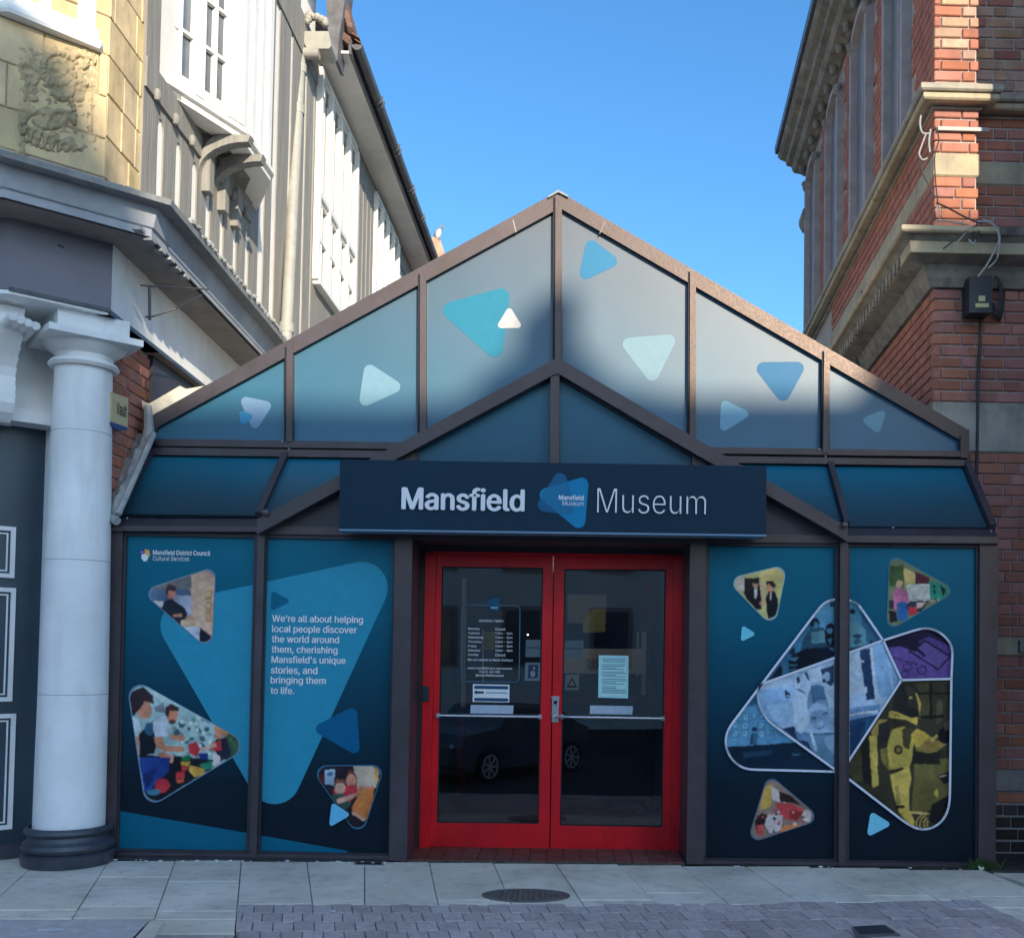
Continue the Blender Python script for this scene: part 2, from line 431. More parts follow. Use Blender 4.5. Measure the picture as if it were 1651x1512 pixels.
M['box_yellow'] = mat('box_yellow', (.50, .42, .24), .5, .4)
M['box_blue'] = mat('box_blue', (.03, .08, .22), .3, .5)
M['ink'] = mat('ink', (.05, .055, .06), .6, .3)
M['lobby'] = mat('lobby', (.055, .055, .06), .8, .3, var=.3, vscale=1.5)
M['lobby_red'] = mat('lobby_red', (.13, .02, .025), .7, .3, var=.3, vscale=2)
M['board_cream'] = mat('board_cream', (.5, .47, .42), .7, .3)
M['board_letter'] = mat('board_letter', (.22, .20, .19), .7, .3)
M['board_amber'] = mat('board_amber', (.35, .33, .08), .6, .3)
M['leaf'] = mat('leaf', (.045, .095, .02), .6, .3, var=.4, vscale=20, rnd=.2)
M['petal'] = mat('petal', (.8, .8, .7), .6, .2)
M['litter'] = mat('litter', (.6, .6, .6), .7, .3)
M['pigeon_grey'] = mat('pigeon_grey', (.16, .18, .22), .6, .3, var=.2, vscale=30)
M['pigeon_light'] = mat('pigeon_light', (.55, .55, .56), .6, .3, var=.2, vscale=30)

# ------------------------------------------------------------------ print helpers
def rounded(verts, r, n=6):
    out = []; k = len(verts)
    for i in range(k):
        p = Vector(verts[i]); a = (Vector(verts[i - 1]) - p); b = (Vector(verts[(i + 1) % k]) - p)
        la, lb = a.length, b.length; a.normalize(); b.normalize()
        ang = math.acos(max(-1, min(1, a.dot(b))))
        t = min(r / math.tan(ang / 2), la * .48, lb * .48); rr = t * math.tan(ang / 2)
        c = p + (a + b).normalized() * (rr / math.sin(ang / 2))
        p0 = p + a * t - c; p1 = p + b * t - c
        a0 = math.atan2(p0.y, p0.x); a1 = math.atan2(p1.y, p1.x); d = a1 - a0
        while d > PI: d -= 2 * PI
        while d < -PI: d += 2 * PI
        for j in range(n + 1):
            q = a0 + d * j / n
            out.append((c.x + rr * math.cos(q), c.y + rr * math.sin(q)))
    return out
def area(p):
    return sum(p[i][0] * p[(i + 1) % len(p)][1] - p[(i + 1) % len(p)][0] * p[i][1] for i in range(len(p))) / 2
def clip(sub, win):
    if area(win) < 0: win = win[::-1]
    out = list(sub)
    for i in range(len(win)):
        a = win[i]; b = win[(i + 1) % len(win)]
        if abs(a[0] - b[0]) + abs(a[1] - b[1]) < 1e-9: continue
        inp = out; out = []
        if not inp: break
        def side(p): return (b[0] - a[0]) * (p[1] - a[1]) - (b[1] - a[1]) * (p[0] - a[0])
        for j in range(len(inp)):
            p = inp[j - 1]; q = inp[j]; sp, sq = side(p), side(q)
            if sq >= 0:
                if sp < 0:
                    t = sp / (sp - sq); out.append((p[0] + (q[0] - p[0]) * t, p[1] + (q[1] - p[1]) * t))
                out.append(q)
            elif sp >= 0:
                t = sp / (sp - sq); out.append((p[0] + (q[0] - p[0]) * t, p[1] + (q[1] - p[1]) * t))
    return out
def ell(cx, cy, rx, ry=None, n=16, rot=0):
    ry = rx if ry is None else ry
    c, s = math.cos(rot), math.sin(rot)
    return [(cx + rx * math.cos(2 * PI * i / n) * c - ry * math.sin(2 * PI * i / n) * s, cy + rx * math.cos(2 * PI * i / n) * s + ry * math.sin(2 * PI * i / n) * c) for i in range(n)]
def tofw(pts):  # make the polygon face the street
    return pts if area(pts) < 0 else pts[::-1]
def stroke(pts, w, closed=False):
    """polyline as quads"""
    out = []; n = len(pts)
    for i in range(n if closed else n - 1):
        a = Vector(pts[i]); b = Vector(pts[(i + 1) % n]); d = (b - a)
        if d.length < 1e-6: continue
        d.normalize(); q = Vector((-d.y, d.x)) * w / 2; e = d * w * .25
        out.append([tuple(a + q - e), tuple(b + q + e), tuple(b - q + e), tuple(a - q - e)])
    return out
class Print:
    """flat print: layers of coloured polygons given in a zoom frame, fixed on the vertical plane Y"""
    def __init__(s, Y, ox=0, oy=0, k=1.0, win=None, step=.00035):
        s.Y = Y; s.ox = ox; s.oy = oy; s.k = k; s.win = win; s.n = 0; s.mb = MB(); s.step = step; s.polys = []; s.wins = {}
    def t(s, pts): return [(s.ox + x * s.k, s.oy + y * s.k) for x, y in pts]
    def add(s, col, pts, win=None, raw=False, k=1.0):
        p = pts if raw else s.t(pts)
        w = win if win is not None else s.win
        if w is not None: p = clip(p, w)
        if len(p) < 3: return
        s.n += 1; s.mb.col = A(*col, k=k); s.polys.append((p, s.mb.col)); s.wins.setdefault(id(w) if w is not None else 0, w)
        s.mb.face([PY(x, y, s.Y - s.n * s.step) for x, y in tofw(p)])
    def speckle(s, box, cols, n, sz, win=None):
        for _ in range(n):
            x = random.uniform(box[0], box[2]); y = random.uniform(box[1], box[3]); w = random.uniform(.4, 1) * sz; h = random.uniform(.3, .9) * sz; a = random.random() * 3
            s.n -= .8
            s.add(random.choice(cols), ell(x, y, w, h, 6, a), win)
    def raster(s, name, parent, cell=1.15, soft=.62, seed=1):
        """continuous-tone print: a fine sheet of vertices coloured from the drawn shapes, softly blended"""
        import numpy as np
        rng = np.random.RandomState(seed)
        xs = [q[0] for p, c in s.polys for q in p]; ys = [q[1] for p, c in s.polys for q in p]
        x0, x1, y0, y1 = min(xs) - 3, max(xs) + 3, min(ys) - 3, max(ys) + 3
        nx, ny = int((x1 - x0) / cell) + 2, int((y1 - y0) / cell) + 2
        def fn(sc_, amp):
            gx, gy = int((x1 - x0) / sc_) + 3, int((y1 - y0) / sc_) + 3
            g_ = rng.rand(gy, gx) - .5
            u = np.arange(nx) * cell / sc_; v = np.arange(ny) * cell / sc_
            iu, iv = u.astype(int), v.astype(int); fu, fv = (u - iu), (v - iv); fu = fu * fu * (3 - 2 * fu); fv = (fv * fv * (3 - 2 * fv))[:, None]
            a_ = g_[iv][:, iu] * (1 - fu) + g_[iv][:, iu + 1] * fu; b_ = g_[iv + 1][:, iu] * (1 - fu) + g_[iv + 1][:, iu + 1] * fu
            return (a_ * (1 - fv) + b_ * fv) * 2 * amp
        X, Y = np.meshgrid(x0 + np.arange(nx) * cell, y0 + np.arange(ny) * cell)
        WX = X + fn(9, .7) + fn(4, .25); WY = Y + fn(9, .7) + fn(4, .25)
        img = np.zeros((ny, nx, 3)); img[:] = s.polys[0][1]; tone = np.ones((ny, nx))
        shade = fn(26, .18) + fn(8, .13) + fn(3.2, .12)
        for k_, (p, c) in enumerate(s.polys):
            ins = np.zeros((ny, nx), bool); n_ = len(p)
            for i in range(n_):
                ax_, ay_ = p[i - 1]; bx_, by_ = p[i]
                if ay_ == by_: continue
                cond = ((ay_ > WY) != (by_ > WY)); t = (WY - ay_) / (by_ - ay_); ins ^= cond & (WX < ax_ + t * (bx_ - ax_))
            gx_, gy_ = rng.rand(2) - .5
            cx_, cy_ = sum(q[0] for q in p) / n_, sum(q[1] for q in p) / n_; ext = max(6, max(q[0] for q in p) - min(q[0] for q in p), max(q[1] for q in p) - min(q[1] for q in p))
            gr = 1 + ((WX - cx_) * gx_ + (WY - cy_) * gy_) / ext * .9
            img[ins] = (np.array(c)[None, :] * np.clip(gr[ins], .6, 1.5)[:, None])
        k1 = np.exp(-.5 * (np.arange(-2, 3) / soft) ** 2); k1 /= k1.sum()
        for ax in (0, 1):
            pad = np.pad(img, [(2, 2) if a_ == ax else (0, 0) for a_ in range(3)], mode='edge')
            img = sum(k1[i] * (pad[i:i + ny] if ax == 0 else pad[:, i:i + nx]) for i in range(5))
        lum = img.mean(2, keepdims=True); img = lum + (img - lum) * .86
        img = np.clip(img * .9 * (1 + shade)[:, :, None], .003, .9)
        win = list(s.wins.values())[0]
        W_ = win if area(win) > 0 else win[::-1]
        ins = np.ones((ny, nx), bool)
        for i in range(len(W_)):
            a_, b_ = W_[i], W_[(i + 1) % len(W_)]
            ins &= ((b_[0] - a_[0]) * (Y - a_[1]) - (b_[1] - a_[1]) * (X - a_[0])) >= 0
        pl_ = PY(x0, y0, s.Y); P00 = np.array(PY(x0, y0, s.Y)); P = {}
        vid = -np.ones((ny, nx), int); V = []; Cc = []; Fc = []
        def vert(x, y, c): V.append(tuple(PY(x, y, s.Y))); Cc.append(c); return len(V) - 1
        def gv(j, i):
            if vid[j, i] < 0: vid[j, i] = vert(X[j, i], Y[j, i], img[j, i])
            return vid[j, i]
        for j in range(ny - 1):
            for i in range(nx - 1):
                n_in = int(ins[j, i]) + int(ins[j + 1, i]) + int(ins[j, i + 1]) + int(ins[j + 1, i + 1])
                if n_in == 4: Fc.append((gv(j, i), gv(j + 1, i), gv(j + 1, i + 1), gv(j, i + 1)))
                elif n_in > 0:
                    q = clip([(X[j, i], Y[j, i]), (X[j, i + 1], Y[j, i + 1]), (X[j + 1, i + 1], Y[j + 1, i + 1]), (X[j + 1, i], Y[j + 1, i])], W_)
                    if len(q) > 2: Fc.append(tuple(vert(x, y, img[j, i]) for x, y in tofw(q)))
        me = bpy.data.meshes.new(name); me.from_pydata(V, [], Fc)
        at = me.color_attributes.new('col', 'FLOAT_COLOR', 'POINT')
        at.data.foreach_set('color', np.concatenate([np.array(Cc), np.ones((len(Cc), 1))], 1).astype(np.float32).ravel())
        me.materials.append(M['photo_print']); me.update()
        return link(name, me, parent)
    def done(s, name, parent, mat='photo_print'):
        return s.mb.build(name, M[mat], parent, color=True)

FONT = None
try:
    FONT = bpy.data.fonts.load(os.path.join(bpy.utils.system_resource('DATAFILES'), 'fonts', 'Inter.woff2'))
except Exception:
    FONT = None
def text_mesh(s, offset=0.0, extrude=0.0, res=3):
    c = bpy.data.curves.new('lettering', 'FONT'); c.body = s; c.offset = offset; c.extrude = extrude; c.resolution_u = res
    if FONT: c.font = FONT
    o = bpy.data.objects.new('lettering', c); COL.objects.link(o)
    bpy.context.view_layer.update()
    dg = bpy.context.evaluated_depsgraph_get()
    me = bpy.data.meshes.new_from_object(o.evaluated_get(dg))
    vs = [v.co.copy() for v in me.vertices]; fs = [tuple(p.vertices) for p in me.polygons]
    bpy.data.objects.remove(o); bpy.data.curves.remove(c); bpy.data.meshes.remove(me)
    return vs, fs
def text_on(mb, s, x0, y0, x1, y1, Y, offset=0.0, extrude=0.0, wall=None):
    """lettering whose bounding box fills the photo box, on plane Y; bold = copies set side by side"""
    v0, f0 = text_mesh(s, min(0, offset), extrude)
    if offset > .004:
        vs = []; fs = []
        shifts = [(-offset, 0), (offset, 0), (0, -offset * .5), (0, offset * .5), (-offset * .5, 0), (offset * .5, 0)]
        for q, (sx, sy) in enumerate(shifts):
            i = len(vs); vs += [Vector((v.x + sx, v.y + sy, v.z * (1 + q * .02) + q * .0001)) for v in v0]; fs += [tuple(i + k for k in f) for f in f0]
    else: vs, fs = v0, f0
    ax = min(v.x for v in vs); bx = max(v.x for v in vs); ay = min(v.y for v in vs); by = max(v.y for v in vs)
    ym = (y0 + y1) / 2; xm = (x0 + x1) / 2
    L_ = PY(x0, ym, Y).x; R_ = PY(x1, ym, Y).x; T_ = PY(xm, y0, Y).z; B_ = PY(xm, y1, Y).z
    i = len(mb.v)
    for v in vs:
        mb.v.append((L_ + (v.x - ax) / (bx - ax) * (R_ - L_), Y - v.z, B_ + (v.y - ay) / (by - ay) * (T_ - B_)))
    for f in fs: mb.f.append(tuple(i + k for k in f)); mb.c.append(mb.col)

# ------------------------------------------------------------------ ground
def gpt(px, py, z=0.0): return PZ(px, py, z)
g = MB(); g.face([(-150, -2.8, -.06), (150, -2.8, -.06), (150, 160, -.06), (-150, 160, -.06)]); g.face([(-150, -9, -1.13), (150, -9, -1.13), (150, -2.8, -.06), (-150, -2.8, -.06)]); g.face([(-150, -120, -1.13), (150, -120, -1.13), (150, -9, -1.13), (-150, -9, -1.13)])
g.build('ground', M['joint'], kind='structure', label='dark earth and mortar bed beneath the paving')
g = MB(); g.box(-150, 150, -24.0, -9.15, -1.2, -1.1)
# road beyond the kerb, behind the viewer
g.build('road', M['asphalt'], kind='structure', label='asphalt road in front of the museum')

paving = link('pavement', None, None, (0, -1, 0), kind='structure', label='pale stone slab pavement along the museum front')
brickpave = link('brick_paving', None, None, (0, -2, 0), kind='structure', label='purple grey brick paving in front of the slabs')
def chip(parent, name, quad, m, gap=.005, h=.05, dz=.0025, ch=.006):
    z = random.uniform(-dz, dz)
    c = sum((Vector(p) for p in quad), Vector()) / len(quad)
    def ins(d): 
        out = []
        for i_, p in enumerate(quad):
            p = Vector(p); a_ = (Vector(quad[i_ - 1]) - p).normalized(); b_ = (Vector(quad[(i_ + 1) % len(quad)]) - p).normalized(); k_ = max(.35, abs(a_.cross(b_).length))
            out.append(p + (a_ + b_) * d * .5 / k_)
        return out
    lo = ins(gap); hi = ins(gap + ch)
    tilt = [random.uniform(-dz, dz) * .6 for _ in quad]
    mb = MB(); n = len(quad); 
    b = [Vector((p.x, p.y, -h)) for p in lo]; e = [Vector((p.x, p.y, z - ch * .7 + t)) for p, t in zip(lo, tilt)]; t_ = [Vector((p.x, p.y, z + t)) for p, t in zip(hi, tilt)]
    mb.v = [tuple(p) for p in b + e + t_]
    mb.f = [tuple(range(2 * n, 3 * n))]
    for k in range(n):
        k2 = (k + 1) % n
        mb.f += [(k, k2, n + k2, n + k), (n + k, n + k2, 2 * n + k2, 2 * n + k)]
    mb.c = [(1, 1, 1)] * len(mb.f)
    return mb.build(name, M[m], parent)
def quad_px(a, b, c, d): return [gpt(*a), gpt(*b), gpt(*c), gpt(*d)]   # ccw from near-left
def lerp(a, b, t): return (a[0] + (b[0] - a[0]) * t, a[1] + (b[1] - a[1]) * t)
J = [((-75, 1388), (-240, 1478)), ((60, 1388), (-50, 1490)), ((175, 1388), (116, 1480)), ((282.5, 1387), (250, 1478)), ((389, 1388), (379, 1503)), ((495, 1389), (504, 1457)), ((588, 1390), (588, 1458)),
     ((692, 1391), (707, 1459)), ((796, 1392), (826, 1459.5)), ((898, 1394), (942, 1459.5)), ((998, 1395), (1062, 1459)), ((1101, 1396.5), (1178, 1458)),
     ((1205, 1398), (1291, 1455.5)), ((1311, 1400), (1408, 1453)), ((1425, 1402), (1517, 1451.5)), ((1472, 1404), (1572, 1450)), ((1592, 1405), (1730, 1462)), ((1710, 1406), (1850, 1464))]
def jy(j, y):
    (xa, ya), (xb, yb) = J[j]; t = (y - ya) / (yb - ya); return (xa + (xb - xa) * t, y)
rows = {0: [1386, 1440, 1478], 1: [1386, 1416, 1438, 1466, 1480], 2: [1387, 1413, 1430, 1461, 1479], 3: [1387, 1420, 1447.5, 1468, 1481.5, 1504], 4: [1388, 1456], 5: [1388, 1449.5, 1457.5],
        6: [1389, 1458.5], 7: [1390, 1449.5, 1459], 8: [1391, 1459.5], 9: [1393, 1450.5, 1459.5], 10: [1394, 1438, 1459], 11: [1395, 1446, 1457.5], 12: [1396, 1454], 13: [1398, 1416, 1443, 1452], 14: [1400, 1450.5], 15: [1402, 1445, 1463, 1485], 16: [1403, 1432, 1470]}
for j in range(16):
    ys = rows[j]
    for a, b in zip(ys, ys[1:]):
        if j == 3 and a >= 1481:
            chip(paving, 'slab', quad_px(jy(3, b), jy(4, b), jy(4, a), (jy(3, a)[0] + 6, a)), 'slab'); continue
        ya, yb = a, b
        chip(paving, 'slab', quad_px(jy(j, yb), jy(j + 1, yb), jy(j + 1, ya), jy(j, ya)), 'slab')
# slabs right of the brick paving
for a, b in (((1572, 1450), (1651, 1484)), ((1651, 1484), (1760, 1531))):
    chip(paving, 'slab', quad_px(b, (b[0] + 190, b[1] - 4), (a[0] + 160, a[1] - 2), a), 'slab')
chip(paving, 'slab', quad_px((1735, 1448), (1900, 1448), (1850, 1408), (1600, 1406)), 'slab')
# ground between museum foot and slab edge, under the brick pier at the right
mb = MB(); mb.box(-9, 9, -.08, 2.6, -.05, -.006); mb.build('foundation_strip', M['joint'], kind='structure', label='dirty mortar strip at the foot of the buildings')
# asphalt patch bottom left
mb = MB(); mb.face(quad_px((-400, 1530), (200, 1526), (241, 1482), (-300, 1480))); 
for i, v in enumerate(mb.v): mb.v[i] = (v[0], v[1], -.001)
mb.build('asphalt_patch', M['patch_asphalt'], paving)
chip(paving, 'slab', quad_px((200, 1530), (238, 1530), (268, 1484), (243, 1483)), 'slab')
chip(paving, 'slab', quad_px((240, 1512), (377, 1512), (378, 1505.5), (246, 1505.5)), 'paver')
# brick pavers, running bond, joints fan out from one far point
def pv(U, v): return (487 + U * (v - 915), v)
vrows = [1457.2]
d0 = 915 + 0
y = 1457.2
while y < 1560:
    y += 13.2 * ((y - 1050) / (1457 - 1050)) ** 2; vrows.append(y)
npav = 0
for r in range(len(vrows) - 1):
    ya, yb = vrows[r], vrows[r + 1]
    Uw = .0575; off = (r % 2) * Uw / 2 + random.uniform(-.004, .004)
    U = -.1985 - off
    while U < 2.2:
        a, b = U, U + Uw
        xl, xr = pv(a, ya)[0], pv(b, ya)[0]
        U += Uw
        # left border and right border lines
        def lb(y): return 382 - (y - 1456) * .05
        def rb(y): return 1569 + (y - 1450) * 2.33
        x0a, x1a, x0b, x1b = max(pv(a, ya)[0], lb(ya)), min(pv(b, ya)[0], rb(ya)), max(pv(a, yb)[0], lb(yb)), min(pv(b, yb)[0], rb(yb))
        if x1a - x0a < 6 or x1b - x0b < 6 or xl > 1800: continue
        def tt(x, y): return y - max(0, (x - 950)) * .0115 * (1560 - y) / 103
        if npav >= 298: break
        chip(brickpave, 'paver', quad_px((x0b, tt(x0b, yb)), (x1b, tt(x1b, yb)), (x1a, tt(x1a, ya)), (x0a, tt(x0a, ya))), 'paver', gap=.004, dz=.003, ch=.005); npav += 1
# the rest of the pavement towards the road: one sheet with procedural pavers
bm_ = bpy.data.materials.new('paver_sheet'); bm_.use_nodes = True
N = bm_.node_tree.nodes; L = bm_.node_tree.links; b = N['Principled BSDF']; b.inputs['Roughness'].default_value = .9
bt = N.new('ShaderNodeTexBrick'); bt.inputs['Color1'].default_value = (.25, .2, .185, 1); bt.inputs['Color2'].default_value = (.19, .155, .145, 1); bt.inputs['Mortar'].default_value = (.08, .07, .06, 1)
bt.inputs['Scale'].default_value = 1; bt.inputs['Brick Width'].default_value = .2; bt.inputs['Row Height'].default_value = .1; bt.inputs['Mortar Size'].default_value = .004
gg = N.new('ShaderNodeNewGeometry'); L.new(gg.outputs['Position'], bt.inputs['Vector']); L.new(bt.outputs[0], b.inputs['Base Color'])
fr = gpt(900, 1560).y
mb = MB(); mb.prism([(-60, fr, -.004), (60, fr, -.004), (60, -9, -1.0), (-60, -9, -1.0)], (0, 0, -.05)); mb.build('footway', bm_, kind='structure', label='brick paved footway reaching back to the kerb')
mb = MB(); mb.box(-60, 60, -9.15, -9.0, -1.12, -.99); mb.build('kerb', M['slab'], kind='structure', label='stone kerb at the road edge')
# left continuation sheets beyond the built slabs
mb = MB(); mb.box(-60, gpt(-100, 1440).x, fr, 2.0, -.04, -.004); mb.build('side_pavement', M['slab'], kind='structure', label='stone pavement further left')
mb = MB(); mb.box(gpt(1800, 1450).x, 60, fr, .2, -.04, -.004); mb.build('side_pavement', M['slab'], kind='structure', label='stone pavement further right')

# manhole cover
mc = thing('manhole_cover', 'round iron manhole cover set in the slabs before the red door', 'manhole cover', gpt(848, 1443.5))
c = gpt(848, 1443.5); rx = (gpt(919, 1443.5) - gpt(777, 1443.5)).length / 2; ry = (gpt(848, 1433.5) - gpt(848, 1454)).length / 2
MB().lathe(c.x, c.y, [(.985, -.02), (1.0, .002), (1.0, .007), (.90, .007), (.89, .003)], 48, rx, ry).build('rim', M['iron'], mc, smooth=True)
mbp = MB().lathe(c.x, c.y, [(.87, -.02), (.87, .005), (.86, .006)], 48, rx, ry)
for i in range(-6, 7):
    for k in range(-6, 7):
        if i * i + k * k < 38: 
            X_, Y_ = c.x + i * rx * .125, c.y + k * ry * .125
            mbp.box(X_ - rx * .04, X_ + rx * .04, Y_ - ry * .045, Y_ + ry * .045, .005, .011)
mbp.build('cover_plate', M['iron'], mc)
# drain cover
dc = thing('drain_cover', 'small rectangular dark drain cover in the brick paving at right', 'drain cover', gpt(1412, 1500))
q = [gpt(1388, 1507.5), gpt(1442, 1505), gpt(1424, 1494), gpt(1378, 1496.5)]
MB().prism([(p.x, p.y, .012) for p in q], (0, 0, -.03)).build('lid', M['black_plastic'], dc)
mbp = MB()
q2 = [gpt(1380, 1513), gpt(1452, 1508), gpt(1427, 1491.5), gpt(1373, 1494.5)]
mbp.prism([(p.x, p.y, .006) for p in q2], (0, 0, -.03)).build('frame', M['iron'], dc)

# ------------------------------------------------------------------ museum
mus = thing('museum_entrance', 'blue glazed museum front with brown metal frame and pointed gable between old buildings', 'museum', (0, .2, 0))
BM = 'brown_metal'
def bar(name, pts, Y, depth, m=BM, parent=None):
    return MB().pxprism(tofw(pts), Y, depth).build(name, M[m], parent or mus)
YG = .5
# posts and mullions of the shopfront
bar('post', [(177, 853), (198, 854), (186, 1384), (163, 1384)], .0, .10)
bar('post', [(637, 862), (665, 862), (656, 1388), (627.5, 1387)], -.03, .50)
bar('post', [(1113, 868), (1139, 868), (1135, 1393), (1107, 1392.5)], -.03, .50)
bar('post', [(1580, 870), (1610, 871), (1605, 1400), (1577.5, 1400)], .0, .12)
bar('mullion', [(415.5, 852), (427, 852), (413.5, 1383), (402, 1383)], -.02, .10)
bar('mullion', [(1355, 868), (1367.5, 868), (1363, 1396), (1352, 1396)], -.02, .10)
# thin inner frames round each pane
PAN = [[(204, 863), (410, 867), (397, 1371), (190.5, 1368)], [(431, 867), (634, 871), (626, 1376), (419, 1372)],
       [(1144, 880), (1346, 881), (1345, 1385), (1138, 1383)], [(1370, 881), (1574, 883), (1573, 1390), (1369, 1386)]]
for P in PAN:
    for i in range(4):
        a, b_ = Vector(P[i]), Vector(P[(i + 1) % 4]); cc = sum((Vector(p) for p in P), Vector((0, 0))) / 4
        o_ = 8.0
        def outw(p): return Vector((p.x + (o_ if p.x > cc.x else -o_), p.y + (o_ if p.y > cc.y else -o_)))
        bar('inner_frame', [tuple(a), tuple(b_), tuple(outw(b_)), tuple(outw(a))], .022, .05, 'brown_metal_dark')
# head rail below the lean-to
def railz(name, x0, y0, x1, y1, h, Y, d, m=BM):
    bar(name, [(x0, y0), (x1, y1), (x1, y1 + h), (x0, y0 + h)], Y, d, m)
railz('rail', 177, 847, 417, 848.5, 8.5, -.035, .10)
railz('rail', 1366, 863, 1611, 865, 11, -.035, .10)
railz('rail', 425, 847.5, 640, 851, 13, .0, .09)
railz('rail', 1137, 861, 1356, 862.5, 13, .0, .09)
railz('bottom_rail', 186, 1373, 403, 1375.5, 5.5, -.012, .09)
railz('bottom_rail', 413, 1376, 628, 1379, 6, -.012, .09)
railz('bottom_rail', 1135, 1386, 1352, 1389, 6, -.012, .09)
railz('bottom_rail', 1363, 1389, 1578, 1393, 6, -.012, .09)
railz('plinth', 180, 1377, 628, 1383, 12, .012, .1, 'black_paint')
railz('plinth', 1135, 1389, 1606, 1397, 12, .012, .1, 'black_paint')
# gutter capping: sloped top
def capping(xa, ya, xb, yb):
    a0 = PY(xa, ya, -.035); b0 = PY(xb, yb, -.035)
    hgt = .065
    MB().prism([(a0.x, -.035, a0.z), (a0.x, .055, a0.z + hgt), (a0.x, .075, a0.z)], (b0.x - a0.x, 0, b0.z - a0.z)).build('capping', M[BM], mus)
capping(178, 847, 417, 848.5); capping(1366, 863, 1610, 865)
# panels
pan_obj = []
for P in PAN:
    o = MB().pxprism(tofw(P), .045, .03).build('glass_panel', M['lower_film'], mus); pan_obj.append(o)
# dark backing between frames and panels
bar('backing_panel', [(180, 856), (640, 864), (636, 1384), (170, 1382)], .09, .02, 'brown_metal_dark')
bar('backing_panel', [(1112, 872), (1606, 880), (1602, 1396), (1106, 1390)], .125, .02, 'brown_metal_dark')

# lean-to panes (sloping back from the head rail to the gable foot)
def slopep(px, py, low):   # low edge on Y=.05, upper edge on Y=YG-.02
    return PY(px, py, .05) if low else PY(px, py, YG - .03)
leans = [[(194.9, 828), (414, 831), (455, 737.7), (246.6, 733)], [(424, 831), (560, 833), (640, 741), (464, 738)],
         [(1366, 848), (1592, 850), (1550.5, 753.4), (1341, 752)], [(1230, 846), (1358, 847.5), (1332, 751), (1150, 748)]]
for q in leans:
    p = [slopep(*q[0], True), slopep(*q[1], True), slopep(*q[2], False), slopep(*q[3], False)]
    MB().prism(p, (0, .02, -.02)).build('lean_to_pane', M['lean_film'], mus)
def sbar(q, m=BM, t=.05, name='glazing_bar'):
    p = [slopep(*q[0], True), slopep(*q[1], True), slopep(*q[2], False), slopep(*q[3], False)]
    p = [v + Vector((0, -.03, .03)) for v in p]
    MB().prism(p, (0, t, -t)).build(name, M[m], mus)
sbar([(413, 833), (423.5, 833), (467, 734), (457, 734)])
sbar([(1360, 848), (1369, 848), (1341, 748), (1332.5, 748)])
sbar([(1594, 853), (1605, 853), (1562, 748), (1552, 748)])
sbar([(188, 830), (196, 830), (250, 728), (243, 728)])
# lead flashing at the left slope
fl = thing('lead_flashing', 'crumpled grey lead flashing running down the left slope beside the brick wall', 'flashing', PY(200, 800, .2))
pts = []
mb = MB()
A0, A1 = PY(172, 842, .02), PY(195, 842, -.03); B0, B1 = PY(222, 712, .52), PY(252, 712, .42)
n = 14
for i in range(n):
    t0, t1 = i / n, (i + 1) / n
    for k in range(4):
        s0, s1 = k / 4, (k + 1) / 4
        def pp(t, s_):
            v = (A0.lerp(B0, t)).lerp(A1.lerp(B1, t), s_)
            rn = math.sin(t * 31 + s_ * 9) * .008 + math.sin(t * 13 + s_ * 23) * .008
            return v + Vector((0, -.05 - rn, .04 + rn * 1.5 + (.03 if .3 < s_ < .6 else 0)))
        mb.face([pp(t0, s0), pp(t0, s1), pp(t1, s1), pp(t1, s0)])
mb.tube([A1 + Vector((0, -.05, .05)), B1 + Vector((0, -.05, .05))], .022, 8)
mb.tube([A0 + Vector((.02, -.06, .04)), A1 + Vector((0, -.06, -.0))], .03, 8)
mb.tube([PY(236, 716, .42), PY(240, 690, .42), PY(238, 655, .44)], .045, 8, .03)
mb.build('sheet', M['lead_pale'], fl, smooth=True)
# cream flashing over the left end of the gable
fc = thing('cream_flashing', 'sunlit cream board flashing on top of the left end of the gable', 'flashing', PY(285, 650, YG))
mb = MB(); mb.pxprism(tofw([(238, 652), (290, 622), (300, 627), (329, 622), (245, 671)]), YG - .03, .05)
mb.pxprism(tofw([(228, 645), (241, 651), (244, 671), (233, 668)]), YG - .05, .05)
mb.build('board', M['flash_cream'], fc)

# gable
bar('gable_rail', [(250, 707), (1562, 727), (1562, 736.5), (250, 718.6)], YG - .05, .12)
bar('gable_sill', [(246, 721), (1556, 741), (1556, 751), (244, 733)], YG - .07, .1)
bar('gable_gap', [(250, 716), (1560, 735), (1560, 744), (250, 724)], YG - .02, .06, 'black_rubber')
bar('rafter', [(244, 670), (900, 308), (900, 337), (253, 689), (246, 707)], YG - .04, .14)
bar('rafter', [(900, 308), (1561, 693), (1549, 710), (900, 334)], YG - .04, .14)
bar('ridge_cap', [(884, 316), (900, 306), (916, 315), (916, 318), (900, 310), (884, 319)], YG - .06, .2, 'lead')
bar('post', [(1549, 703), (1563, 692), (1562, 738), (1549, 738)], YG - .055, .1)
for xs in ([(462, 556), (472, 551), (471, 712), (461, 712)], [(677, 440), (686.5, 434), (687, 700), (676.5, 706)], [(895.5, 316), (906, 316), (905.5, 580), (894.5, 582)],
           [(1112.5, 438), (1122, 444), (1122, 715), (1112, 708)], [(1329, 566), (1338.5, 572), (1336, 730), (1327, 730)]):
    bar('gable_mullion', xs, YG - .06, .1)
for xa, xb, ya, yb in ((459, 461.6, 560, 712), (674, 676.4, 442, 706), (892, 895, 318, 582), (1109.5, 1112, 438, 706), (1325.5, 1328, 566, 728)):
    bar('gasket', [(xa, ya), (xb, ya), (xb - 1, yb), (xa - 1, yb)], YG - .045, .06, 'black_rubber')
